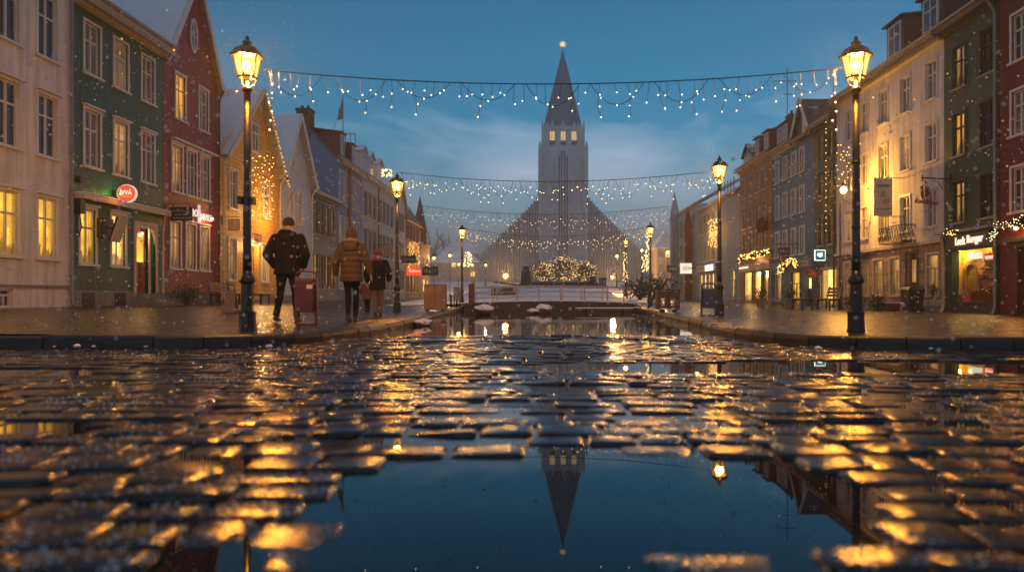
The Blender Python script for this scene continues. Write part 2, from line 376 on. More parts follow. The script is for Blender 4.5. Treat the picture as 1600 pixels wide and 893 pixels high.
def lamp_glass(name, c, s, mixv):
    m=bpy.data.materials.new(name); m.use_nodes=True; k=NT(m); k.n.remove(k.n['Principled BSDF'])
    o=k.n['Material Output']; tr=k.new('ShaderNodeBsdfTransparent'); e=k.new('ShaderNodeEmission'); e.inputs[0].default_value=rgb(c); e.inputs[1].default_value=s
    tr.inputs[0].default_value=(1,.9,.75,1)
    tc=k.new('ShaderNodeTexCoord'); nz=k.new('ShaderNodeTexNoise'); nz.inputs['Scale'].default_value=9; k.link(tc.outputs['Object'],nz.inputs['Vector'])
    mr=k.new('ShaderNodeMapRange'); mr.inputs[1].default_value=.3; mr.inputs[2].default_value=.7; mr.inputs[3].default_value=s*.75; mr.inputs[4].default_value=s*1.25; k.link(nz.outputs['Fac'],mr.inputs[0]); k.link(mr.outputs[0],e.inputs[1])
    mx=k.new('ShaderNodeMixShader'); mx.inputs[0].default_value=mixv; k.link(tr.outputs[0],mx.inputs[1]); k.link(e.outputs[0],mx.inputs[2]); k.link(mx.outputs[0],o.inputs[0])
    m.cycles.emission_sampling='NONE'; MATS[name]=m
lamp_glass('lantern_glass',(1,.58,.16),1.5,.55)

def water_mat(name, c, rough, bump, scale, ior=1.33):
    m=bpy.data.materials.new(name); m.use_nodes=True; k=NT(m); b=k.n['Principled BSDF']
    b.inputs['Base Color'].default_value=rgb(c); b.inputs['Roughness'].default_value=rough; b.inputs['IOR'].default_value=ior
    tc=k.new('ShaderNodeTexCoord'); nz=k.new('ShaderNodeTexNoise'); nz.inputs['Scale'].default_value=scale; nz.inputs['Detail'].default_value=3
    k.link(tc.outputs['Object'],nz.inputs['Vector']); bp=k.new('ShaderNodeBump'); bp.inputs['Strength'].default_value=bump; bp.inputs['Distance'].default_value=.02
    k.link(nz.outputs['Fac'],bp.inputs['Height']); k.link(bp.outputs['Normal'],b.inputs['Normal']); MATS[name]=m
water_mat('puddle_water',(.006,.007,.008),.012,.012,3.0)
water_mat('canal_water',(.010,.010,.011),.03,.10,1.4)
def wet_stone(name, c, rlo, rhi, bump, bscale, spec=.5, film=0.0):
    m=bpy.data.materials.new(name); m.use_nodes=True; k=NT(m); b=k.n['Principled BSDF']
    tc=k.new('ShaderNodeTexCoord')
    n1=k.new('ShaderNodeTexNoise'); n1.inputs['Scale'].default_value=2.3; n1.inputs['Detail'].default_value=6; k.link(tc.outputs['Object'],n1.inputs['Vector'])
    cr=k.new('ShaderNodeValToRGB'); cr.color_ramp.elements[0].position=.3; cr.color_ramp.elements[0].color=rgb([x*.45 for x in c]); cr.color_ramp.elements[1].position=.7; cr.color_ramp.elements[1].color=rgb([x*1.5 for x in c])
    k.link(n1.outputs['Fac'],cr.inputs['Fac']); k.link(cr.outputs['Color'],b.inputs['Base Color'])
    n2=k.new('ShaderNodeTexNoise'); n2.inputs['Scale'].default_value=6; n2.inputs['Detail'].default_value=5; k.link(tc.outputs['Object'],n2.inputs['Vector'])
    mr=k.new('ShaderNodeMapRange'); mr.inputs[1].default_value=.35; mr.inputs[2].default_value=.65; mr.inputs[3].default_value=rlo; mr.inputs[4].default_value=rhi
    k.link(n2.outputs['Fac'],mr.inputs[0]); k.link(mr.outputs[0],b.inputs['Roughness'])
    n3=k.new('ShaderNodeTexNoise'); n3.inputs['Scale'].default_value=bscale; n3.inputs['Detail'].default_value=5; n3.inputs['Roughness'].default_value=.6; k.link(tc.outputs['Object'],n3.inputs['Vector'])
    bp=k.new('ShaderNodeBump'); bp.inputs['Strength'].default_value=bump; bp.inputs['Distance'].default_value=.012
    k.link(n3.outputs['Fac'],bp.inputs['Height']); k.link(bp.outputs['Normal'],b.inputs['Normal'])
    b.inputs['Specular IOR Level'].default_value=spec
    n6=k.new('ShaderNodeTexNoise'); n6.inputs['Scale'].default_value=110; n6.inputs['Detail'].default_value=3; k.link(tc.outputs['Object'],n6.inputs['Vector'])
    b6=k.new('ShaderNodeBump'); b6.inputs['Strength'].default_value=.12; b6.inputs['Distance'].default_value=.006; k.link(n6.outputs['Fac'],b6.inputs['Height']); k.link(bp.outputs['Normal'],b6.inputs['Normal']); k.link(b6.outputs['Normal'],b.inputs['Normal'])
    if film:
        # a film of water over the rough stone
        b.inputs['Coat Weight'].default_value=film; b.inputs['Coat IOR'].default_value=1.33
        n4=k.new('ShaderNodeTexNoise'); n4.inputs['Scale'].default_value=4; n4.inputs['Detail'].default_value=4; k.link(tc.outputs['Object'],n4.inputs['Vector'])
        m4=k.new('ShaderNodeMapRange'); m4.inputs[1].default_value=.4; m4.inputs[2].default_value=.62; m4.inputs[3].default_value=.05; m4.inputs[4].default_value=.24; k.link(n4.outputs['Fac'],m4.inputs[0]); k.link(m4.outputs[0],b.inputs['Coat Roughness'])
        b2=k.new('ShaderNodeBump'); b2.inputs['Strength'].default_value=.42; b2.inputs['Distance'].default_value=.012; n5=k.new('ShaderNodeTexNoise'); n5.inputs['Scale'].default_value=38; n5.inputs['Detail'].default_value=6; n5.inputs['Roughness'].default_value=.62; k.link(tc.outputs['Object'],n5.inputs['Vector']); k.link(n5.outputs['Fac'],b2.inputs['Height']); k.link(b2.outputs['Normal'],b.inputs['Coat Normal'])
    MATS[name]=m
wet_stone('wet_cobble',(.0055,.005,.0053),.06,.19,.40,15,.5)
# ------------------------------------------------------------------ camera
cam_d=bpy.data.cameras.new('camera'); cam=bpy.data.objects.new('camera',cam_d); col.objects.link(cam)
cam.location=(0,0,ZC); cam.rotation_euler=(R(90),0,0)
cam_d.sensor_width=36; cam_d.lens=F/1600*36
cam_d.shift_x=-(CX-800)/1600; cam_d.shift_y=(HY-446.5)/1600
cam_d.clip_start=.05; cam_d.clip_end=3000
cam_d.dof.use_dof=True; cam_d.dof.focus_distance=22; cam_d.dof.aperture_fstop=1.25
scene.camera=cam
scene.view_settings.view_transform='Standard'; scene.view_settings.look='None'; scene.view_settings.exposure=.5; scene.view_settings.gamma=1
scene.render.engine='CYCLES'
cy=scene.cycles; cy.max_bounces=6; cy.diffuse_bounces=2; cy.glossy_bounces=4; cy.transmission_bounces=2; cy.transparent_max_bounces=12; cy.volume_bounces=0
cy.sample_clamp_indirect=4; cy.sample_clamp_direct=0; cy.caustics_reflective=False; cy.caustics_refractive=False; cy.blur_glossy=.3
cy.use_denoising=True
try: cy.denoiser='OPENIMAGEDENOISE'
except Exception: pass

# ------------------------------------------------------------------ dusk sky: Nishita with broken snow cloud
w=bpy.data.worlds.new('World'); scene.world=w; w.use_nodes=True; k=NT(w)
bg=k.n['Background']; sky=k.new('ShaderNodeTexSky'); sky.sky_type='NISHITA'; sky.sun_disc=False
SUN_EL, SUN_ROT = 5.0, 200.0
sky.sun_elevation=R(SUN_EL); sky.sun_rotation=R(SUN_ROT); sky.altitude=0; sky.air_density=1.0; sky.dust_density=.4; sky.ozone_density=3.0
tc=k.new('ShaderNodeTexCoord'); sx=k.new('ShaderNodeSeparateXYZ'); k.link(tc.outputs['Generated'],sx.inputs[0])
hs=k.new('ShaderNodeHueSaturation'); hs.inputs['Hue'].default_value=.491; hs.inputs['Saturation'].default_value=2.1; hs.inputs['Value'].default_value=1.75; k.link(sky.outputs[0],hs.inputs['Color'])
dk=k.new('ShaderNodeMapRange'); dk.inputs[1].default_value=.12; dk.inputs[2].default_value=.42; dk.inputs[3].default_value=1.08; dk.inputs[4].default_value=.58; k.link(sx.outputs[2],dk.inputs[0])   # the blue deepens towards the zenith
hv=k.new('ShaderNodeVectorMath',operation='SCALE'); k.link(hs.outputs[0],hv.inputs[0]); k.link(dk.outputs[0],hv.inputs[3])
mp=k.new('ShaderNodeMapping'); mp.inputs['Scale'].default_value=(1.6,1.6,4.2); k.link(tc.outputs['Generated'],mp.inputs[0])
nz=k.new('ShaderNodeTexNoise'); nz.inputs['Scale'].default_value=2.1; nz.inputs['Detail'].default_value=7; nz.inputs['Roughness'].default_value=.55; nz.inputs['Distortion'].default_value=.4; k.link(mp.outputs[0],nz.inputs['Vector'])
# cloud cover: thick near the horizon, a clear blue band, then grey cloud added above the view to neutralise the light
lowc=k.new('ShaderNodeMapRange'); lowc.inputs[1].default_value=.05; lowc.inputs[2].default_value=.30; lowc.inputs[3].default_value=.75; lowc.inputs[4].default_value=-.52; k.link(sx.outputs[2],lowc.inputs[0])
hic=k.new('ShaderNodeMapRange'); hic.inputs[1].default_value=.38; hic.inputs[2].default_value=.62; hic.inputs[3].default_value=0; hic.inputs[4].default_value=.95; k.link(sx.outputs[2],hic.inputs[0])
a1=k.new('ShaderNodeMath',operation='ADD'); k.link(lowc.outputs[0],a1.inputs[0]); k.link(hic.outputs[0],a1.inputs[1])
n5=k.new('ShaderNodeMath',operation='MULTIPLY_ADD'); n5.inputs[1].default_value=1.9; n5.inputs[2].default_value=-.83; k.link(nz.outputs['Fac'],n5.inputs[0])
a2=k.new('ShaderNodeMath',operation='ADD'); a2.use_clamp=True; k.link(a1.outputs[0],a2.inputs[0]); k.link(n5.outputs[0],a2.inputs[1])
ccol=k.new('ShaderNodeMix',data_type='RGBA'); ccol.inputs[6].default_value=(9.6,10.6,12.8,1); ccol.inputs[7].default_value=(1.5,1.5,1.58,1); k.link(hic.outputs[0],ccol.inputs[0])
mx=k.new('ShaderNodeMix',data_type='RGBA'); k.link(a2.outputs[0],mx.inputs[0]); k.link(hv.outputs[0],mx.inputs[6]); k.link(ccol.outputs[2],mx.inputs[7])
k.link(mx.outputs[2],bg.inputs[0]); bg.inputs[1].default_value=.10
sd=bpy.data.lights.new('sun','SUN'); sun=bpy.data.objects.new('sun',sd); col.objects.link(sun); sun.location=(0,-20,60)
sd.energy=.06; sd.angle=R(25); sd.color=(1,.86,.78)
sun.rotation_euler=(R(62),0,R(8))       # low behind the camera, a last glow through the cloud

# ------------------------------------------------------------------ kerb lines, street, canal
KL=[(-46,8.1),(-30,8.2),(-12,8.3),(-6,8.4),(-4.2,8.5),(-3.45,8.72),(-3.0,9.2),(-2.72,10.2),(-2.6,11.4),(-2.6,14),(-2.75,18),(-3.05,24),(-3.3,30)]
KR=[(46,7.6),(30,7.7),(12,7.8),(6,8.0),(4.4,8.15),(3.5,8.45),(3.0,9.0),(2.72,10.0),(2.68,11.4),(2.9,14),(3.1,18),(3.4,24),(3.6,30)]
def resample(path, step):
    out=[Vector((*path[0],0))]; 
    # smooth with Catmull-Rom
    P=[Vector((*p,0)) for p in path]; dense=[]
    for i in range(len(P)-1):
        p0=P[max(i-1,0)]; p1=P[i]; p2=P[i+1]; p3=P[min(i+2,len(P)-1)]
        for t in range(12):
            t/=12; dense.append(.5*((2*p1)+(p2-p0)*t+(2*p0-5*p1+4*p2-p3)*t*t+(3*p1-p0-3*p2+p3)*t**3))
    dense.append(P[-1]); acc=0; out=[dense[0]]
    for a,b in zip(dense,dense[1:]):
        acc+=(b-a).length
        if acc>=step: out.append(b); acc=0
    return out
LK=resample(KL,.5); RK=resample(KR,.5)
WL=-.135                                  # water level; the street stones stand a little above it
def kerb(path, side):
    mb=MB()
    rnd=random.Random(3)
    for a,b in zip(path,path[1:]):
        d=(b-a).normalized(); nrm=Vector((-d.y,d.x,0))*side       # towards the pavement
        a2=a+d*.008; b2=b-d*.008; j=rnd.uniform(-.008,.008); zt=.012+rnd.uniform(-.006,.006)
        f0=a2+nrm*j; f1=b2+nrm*j
        prof=[(-.02,-.45),(0.0,-.05),(.012,zt-.02),(.035,zt),(.19,zt),(.19,-.45)]
        base=[f0+nrm*x+Vector((0,0,z)) for x,z in prof]; top=[f1+nrm*x+Vector((0,0,z)) for x,z in prof]
        mb.prism(base,top)
    o=mb.build('kerb',M('wet_kerb')); return tag(o,kind='structure')
kerb(LK,1); kerb(RK,-1)
wet_stone('wet_paving',(.014,.0115,.010),.16,.42,.55,22,.5)
def paving_pattern(name):
    m=M(name); k=NT(m); b=k.n['Principled BSDF']; tc=k.new('ShaderNodeTexCoord')
    br=k.new('ShaderNodeTexBrick'); br.inputs['Scale'].default_value=1; br.inputs['Brick Width'].default_value=.8; br.inputs['Row Height'].default_value=.4; br.inputs['Mortar Size'].default_value=.02
    br.inputs['Color1'].default_value=(.6,.6,.6,1); br.inputs['Color2'].default_value=(1.25,1.2,1.15,1); br.inputs['Mortar'].default_value=(.3,.3,.3,1)
    k.link(tc.outputs['Object'],br.inputs['Vector'])
    mx=k.new('ShaderNodeMix',data_type='RGBA',blend_type='MULTIPLY'); mx.inputs[0].default_value=1
    src=b.inputs['Base Color'].links[0].from_socket; k.link(src,mx.inputs[6]); k.link(br.outputs['Color'],mx.inputs[7]); k.link(mx.outputs[2],b.inputs['Base Color'])
    bp=k.new('ShaderNodeBump'); bp.inputs['Strength'].default_value=1.0; bp.inputs['Distance'].default_value=.015; bp.invert=True
    k.link(br.outputs['Fac'],bp.inputs['Height']); old=b.inputs['Normal'].links[0].from_socket; k.link(old,bp.inputs['Normal']); k.link(bp.outputs['Normal'],b.inputs['Normal'])
paving_pattern('wet_paving')
def interp(path, Y):
    for a,b in zip(path,path[1:]):
        if a[1]<=Y<=b[1]: return a[0]+(b[0]-a[0])*(Y-a[1])/max(1e-6,b[1]-a[1])
    return path[-1][0]
def pavement(K, sgn):
    mb=MB(); path=[(p.x,p.y) for p in K]
    edge=[(p.x,p.y) for p in K]
    n=(Vector((0,0,0)))
    # rows fan from the kerb line outwards to the far side of the houses
    inner=[]
    for i,p in enumerate(K):
        d=(K[min(i+1,len(K)-1)]-K[max(i-1,0)]).normalized(); nr=Vector((-d.y,d.x,0))*(1 if sgn<0 else -1)
        inner.append(p+nr*.185)
    for Y in (33,36,42,55,75,100): inner.append(Vector((sgn*(3.4+.012*Y) , Y, 0)))
    cols=[0,.06,.15,.3,.5,.75,1.0]
    rows=[]
    for p in inner:
        tx=sgn*46.0; ty=p.y
        rows.append([Vector((p.x+(tx-p.x)*c, ty, ground(p.x+(tx-p.x)*c, ty))) for c in cols])
    for r in rows:
        for v in r: v.z=ground(v.x,v.y)
    nc=len(cols); vs=[v for r in rows for v in r]
    fs=[(i*nc+j,i*nc+j+1,(i+1)*nc+j+1,(i+1)*nc+j) for i in range(len(rows)-1) for j in range(nc-1)]
    mb.add(vs,fs); o=mb.build('pavement',M('wet_paving'),recalc=False); return tag(o,kind='structure')
pavement(LK,-1); pavement(RK,1)
# bed under street and canal, then one water sheet that fills the low places of the street and the canal
mb=MB(); mb.poly((-46,-4,-.42),(46,-4,-.42),(46,9,-.42),(-46,9,-.42)); tag(mb.build('street_bed',M('wet_cobble'),recalc=False),kind='structure')
mb=MB(); mb.poly((-46,-4,WL),(46,-4,WL),(46,8.6,WL),(3.6,8.6,WL),(3.3,11.1,WL),(-3.3,11.1,WL),(-3.6,8.6,WL),(-46,8.6,WL)); tag(mb.build('street_water',M('puddle_water'),recalc=False),kind='structure')
mb=MB(); mb.poly((-3.0,11.1,WL),(3.4,11.1,WL),(4.0,34,WL),(-3.6,34,WL)); tag(mb.build('canal_water',M('canal_water'),recalc=False),kind='structure')

# ------------------------------------------------------------------ the setts, each with its own worn dome, tilt and level
PUD=[(.14,2.22,.80,.58,1.0),(.2,1.2,2.2,.44,.42),(-2.55,3.35,.7,.16,.7),(3.0,6.25,3.1,.55,1.5),(1.6,3.5,.55,.14,.7),(5.5,5.2,1.4,.25,.8),(-5.2,5.9,1.6,.3,.8),(.2,4.9,.5,.12,.6),(-.55,3.05,.5,.12,.6),(.75,9.9,.9,.3,.5)]
def level(x,y):
    h=.0080+.011*noise.noise(Vector((x*.9,y*.9,3.3)))+.004*noise.noise(Vector((x*2.6,y*2.6,9.1)))
    for cx,cy_,rx,ry,d in PUD:
        q=((x-cx)/rx)**2+((y-cy_)/ry)**2
        q*=1+.35*noise.noise(Vector((x*1.8,y*3,cx)))
        h-=.045*d*max(0,min(1,(1.35-q)*1.3))
    return h
def setts():
    rnd=random.Random(11); vs=[]; fs=[]; y=1.02; NX,NY=8,6
    while y<11.15:
        d=rnd.uniform(.155,.245); xlim=max(3.2,(y+.6)*.80)
        lim_l=lim_r=xlim
        if y>8.0:
            lim_l=min(xlim, -interp([(p.x,p.y) for p in LK if p.y>8.3], max(y,8.35))+.02) if y>8.35 else xlim
            lim_r=min(xlim, interp([(p.x,p.y) for p in RK if p.y>7.9], max(y,8.0))+.02) if y>8.0 else xlim
        x=-lim_l-rnd.uniform(0,.3)
        while x<lim_r:
            wdt=rnd.uniform(.21,.44)*(1.0 if y>3.6 else .74)
            if rnd.random()<.12: wdt*=1.35
            cx=x+wdt/2; cyy=y+d/2+rnd.uniform(-.012,.012)
            lv=level(cx,cyy)
            if lv>-.026:
                tx=rnd.gauss(0,.013); ty=rnd.gauss(0,.015); rz=rnd.gauss(0,.012); lift=rnd.gauss(0,.0040); dome=rnd.uniform(.002,.006)
                gw=rnd.uniform(.004,.008); hw=wdt/2-gw; hd=d/2-gw; b=len(vs)
                pe=rnd.uniform(3,6)
                for j in range(NY):
                    bb=(-1,-.95,-.7,.7,.95,1)[j]
                    for i in range(NX):
                        aa=(-1,-.965,-.8,-.3,.3,.8,.965,1)[i]
                        # rounded corners in plan
                        rr=1-.10*(abs(aa)**pe)*(abs(bb)**pe)
                        px=aa*hw*rr; py=bb*hd*rr
                        px+=.006*noise.noise(Vector((cx*3+aa,cyy*3+bb,1.7))); py+=.006*noise.noise(Vector((cx*3+aa,cyy*3+bb,6.7)))
                        z=WL+lv+lift+dome*(1-.55*abs(aa)**3)*(1-.55*abs(bb)**3)-.011*max(abs(aa)**40,abs(bb)**30)+tx*px*1.6+ty*py*2.2+.0022*noise.noise(Vector((cx*7+aa*2.1,cyy*7+bb*1.6,2)))
                        X=cx+px*math.cos(rz)-py*math.sin(rz); Y=cyy+px*math.sin(rz)+py*math.cos(rz)
                        vs.append((X,Y,z))
                for j in range(NY-1):
                    for i in range(NX-1): fs.append((b+j*NX+i,b+j*NX+i+1,b+(j+1)*NX+i+1,b+(j+1)*NX+i))
                ring=[i for i in range(NX)]+[j*NX+NX-1 for j in range(1,NY)]+[(NY-1)*NX+i for i in range(NX-2,-1,-1)]+[j*NX for j in range(NY-2,0,-1)]
                s=len(vs)
                for q in ring:
                    v=vs[b+q]; ex=1.03
                    vs.append((cx+(v[0]-cx)*ex,cyy+(v[1]-cyy)*ex,v[2]-.09))
                for q in range(len(ring)):
                    q2=(q+1)%len(ring); fs.append((b+ring[q],s+q,s+q2,b+ring[q2]))
            x+=wdt
        y+=d
    me=bpy.data.meshes.new('cobbled_street'); me.from_pydata(vs,[],fs); me.materials.append(M('wet_cobble'))
    me.polygons.foreach_set('use_smooth',[True]*len(fs)); me.update()
    o=bpy.data.objects.new('cobbled_street',me); link(o); tag(o,kind='structure')
    from mathutils.bvhtree import BVHTree
    return BVHTree.FromPolygons([Vector(v) for v in vs],fs)
street_bvh=setts()
# grains of half melted ice on the stones, thicker in drifts
rgi=random.Random(31); mb=MB(); n=0
while n<2600:
    y=1.25+7.0*rgi.random()**1.9; x=rgi.uniform(-.78,.66)*y
    dens=noise.noise(Vector((x*1.1,y*1.5,4.4)))+.25*noise.noise(Vector((x*4,y*5,1.4)))+(.32 if x<-.28*y else .0)+(.15 if y<1.9 else 0)-(.2 if abs(x)<.2*y and y>2 else 0)
    if rgi.random()>max(.015,dens*1.5): continue
    h=street_bvh.ray_cast(Vector((x,y,.5)),Vector((0,0,-1)))
    if h[0] is None or h[0].z<WL+.001: n+=.2; continue
    r=rgi.uniform(.0016,.0046)*(1 if y<4 else 1.4); mb.ico((x,y,h[0].z+r*.25),r,1,(1.2,1,.7),.6); n+=1
o=mb.build('ice_grains',M('snow'),None,recalc=False,smooth=True); tag(o,'grains of half melted ice lying on the wet cobbles','ice',kind='stuff')
# silt between the stones
mb=MB(); mb.poly((-46,-4,WL-.03),(46,-4,WL-.03),(46,11.1,WL-.03),(-46,11.1,WL-.03))

# ------------------------------------------------------------------ land behind the bridge, rising to the church
def hill(Y):
    pts=[(30,.05),(36,.2),(48,.75),(60,1.3),(110,2.6),(230,4.7),(400,8),(900,14)]
    return interp([(b,a) for a,b in pts],Y)
mb=MB(); ys=[33.2,36,40,48,60,80,110,150,230,330,500,900]; xs=[-700,-200,-80,-40,-18,-9,-3.4,0,4,5.2,9,18,40,80,200,700]
vs=[]; 
for Y in ys:
    for X in xs:
        z=hill(Y)+ (.35*noise.noise(Vector((X*.13,Y*.11,0))) if Y>38 else 0)
        if X>4.6 and Y<105: z=-.3
        elif abs(X)>4.6: z = min(z, -.02+max(0,(Y-100)*.03)) if Y<140 else z
        vs.append((X,Y,z))
n=len(xs); mb.add(vs,[(i*n+j,i*n+j+1,(i+1)*n+j+1,(i+1)*n+j) for i in range(len(ys)-1) for j in range(n-1)])
tag(mb.build('snowy_ground',M('snow'),recalc=False,smooth=True),kind='structure')
mb=MB(); mb.poly((-1500,-600,-.6),(1500,-600,-.6),(1500,2400,-.6),(-1500,2400,-.6)); tag(mb.build('ground',M('dark_wall_stone'),recalc=False),kind='structure')
# hills on the skyline
for X0,X1,Yh,Hm,sd_ in ((-150,-10,300,25,1.1),(26,130,310,24,5.2)):
    mb=MB(); N=40; vs=[]
    for i in range(N+1):
        x=X0+(X1-X0)*i/N; e=math.sin(math.pi*i/N)**.5
        h=Hm*e*(.8+.3*noise.noise(Vector((x*.03,sd_,0))))
        for dy,f in ((-45,0),(-22,.55),(0,1),(30,.9),(60,0)): vs.append((x,Yh+dy,2+h*f+(1.2*noise.noise(Vector((x*.2,dy,sd_))) if f else 0)))
    mb.add(vs,[(i*5+j,(i+1)*5+j,(i+1)*5+j+1,i*5+j+1) for i in range(N) for j in range(4)])
    tag(mb.build('hill',M('rock'),smooth=True),kind='structure')

# ------------------------------------------------------------------ footbridge over the canal
BY0,BY1=30.0,32.6
br=thing('footbridge',(0.3,BY0,-.1),'low stone footbridge with snowy edge and pale railings over the canal','bridge')
def deckz(x): return .20+.10*(1-((x-.3)/3.6)**2)
mb=MB(); N=14
for i in range(N):
    x0=-3.25+6.85*i/N; x1=-3.25+6.85*(i+1)/N
    mb.box8([(x0,BY0,-.5),(x1,BY0,-.5),(x1,BY1,-.5),(x0,BY1,-.5),(x0,BY0,deckz(x0)-.05),(x1,BY0,deckz(x1)-.05),(x1,BY1,deckz(x1)-.05),(x0,BY1,deckz(x0)-.05)])
mb.build('bridge_wall',M('dark_wall_stone'),br)
mb=MB()
for i in range(N):
    x0=-3.35+7.05*i/N; x1=-3.35+7.05*(i+1)/N
    mb.box8([(x0,BY0-.10,deckz(x0)-.045),(x1,BY0-.10,deckz(x1)-.045),(x1,BY1+.1,deckz(x1)-.045),(x0,BY1+.1,deckz(x0)-.045),(x0,BY0-.1,deckz(x0)),(x1,BY0-.1,deckz(x1)),(x1,BY1+.1,deckz(x1)),(x0,BY1+.1,deckz(x0))])
mb.build('deck',M('snow'),br)
for yy in (BY0+.02,BY1-.05):
    mb=MB(); xs2=[-3.0+6.5*i/7 for i in range(8)]
    for hz in (.58,.36,.14):
        mb.tube([(x,yy,deckz(x)+hz) for x in xs2],.026 if hz>.5 else .018,6)
    rl=mb.build('railing',M('rail_paint'),br)
    for x in xs2:
        mb=MB(); mb.box(x-.028,x+.028,yy-.028,yy+.028,deckz(x)-.1,deckz(x)+.62); mb.build('rail_post',M('rail_paint'),rl,origin=(x,yy,0))
# low jetty board with snow beside the right wall
j=thing('jetty',(2.4,26.5,WL),'thin snow covered jetty just above the canal water','jetty')
mb=MB(); mb.box(1.15,3.2,26.2,27.0,-.03,0.02); mb.build('jetty_board',M('dark_wood'),j)
mb=MB(); mb.box(1.13,3.2,26.18,27.0,.021,.05); mb.build('snow_cover',M('snow'),j,bevel=.012)
for x in (1.5,2.8):
    mb=MB(); mb.tube([(x,26.5,-.4),(x,26.5,-.03)],.05,8); mb.build('jetty_post',M('dark_wood'),j)
# boulders in the canal
for px,py,wpx,Y,lab,sq in ((757,487,29,24.0,'largest snow capped boulder by the left canal wall',(1,.9,.62)),(850,483,24,25.5,'snow capped boulder in mid canal before the bridge',(1,.9,.68)),(833,487,18,24.8,'small flat snowy boulder touching the one in mid canal',(1,.9,.5)),(660,503,27,15.0,'low boulder with snow cap at the foot of the left kerb',(1,.9,.42))):
    p=at(px,py,Y); r=wpx*Y/F/2*1.05; mb=MB(); mb.sm=True; mb.ico((p.x,Y,WL+r*sq[2]*.55),r,3,sq,.35)
    b=mb.build('boulder',M('rock'),None,origin=(p.x,Y,WL)); tag(b,lab,'boulder','boulders in the canal')
    mb=MB(); mb.sm=True; mb.ico((p.x,Y,WL+r*sq[2]*.55+r*.16),r*.97,3,(sq[0],sq[1],sq[2]*.95),.35)
    me=[v for v in mb.v]
    for v in mb.v: v.z=max(v.z,WL+r*sq[2]*.72)
    mb.build('snow_cap',M('snow'),b)
# crumbs of snow along the kerb
for i,(px,py,wpx,lab) in enumerate(((86,540,7,'tiny snow lump below the left kerb, farthest from the lamp post'),(122,537,14,'widest snow lump below the left kerb'),(147,535,8,'small snow lump just right of the widest one'),(228,531,7,'snow lump at the left kerb before the black lamp post'),(405,526,7,'snow lump at the left kerb right beside the lamp post'),(421,525,11,'white snow lump at the left kerb before the man in black'),(1238,523,5,'tiny snow lump on the right kerb before the bend'),(1277,525,15,'wide snow lump on the right kerb near the lamp post'),(1455,532,8,'snow lump at the right kerb before the white house'))):
    Y=8.15 if px<800 else 7.85; p=at(px,py,Y); r=wpx*Y/F/2; mb=MB(); mb.sm=True
    z=WL+.045
    for q in range(3): mb.ico((p.x+random.uniform(-r,r)*.6,Y+random.uniform(-r,r)*.4,z+r*.15),r*random.uniform(.5,.8),2,(1,.8,.62),.5)
    o=fuse(mb,'snow_lump',M('snow'),None,origin=(p.x,Y,z),voxel=.008,smooth=3); tag(o,lab,'snow','snow lumps along the kerbs')
# ------------------------------------------------------------------ houses
class Fac:
    """a facade plane: u runs along the street, w out of the wall, z up"""
    def __init__(s, side): s.sg=1 if side=='L' else -1; s.x0=XL if side=='L' else XR
    def P(s,u,w,z): return Vector((s.x0+s.sg*w,u,z))
    def u(s,px): return s.x0*F/(px-CX)
    def s_(s,px): return abs(px-CX)/abs(s.x0)
    def z(s,px,py): return ZC+(HY-py)/s.s_(px)
    def box(s,mb,u0,u1,w0,w1,z0,z1):
        mb.box8([s.P(u0,w0,z0),s.P(u1,w0,z0),s.P(u1,w1,z0),s.P(u0,w1,z0),s.P(u0,w0,z1),s.P(u1,w0,z1),s.P(u1,w1,z1),s.P(u0,w1,z1)])
    def m(s,u,w,z):
        """text frame: letters read from the street"""
        return plane_mtx(s.P(u,w,z),(0,s.sg,0) if s.sg>0 else (0,-1,0),(s.sg,0,0))
L=Fac('L'); Rr=Fac('R')
WIN={}
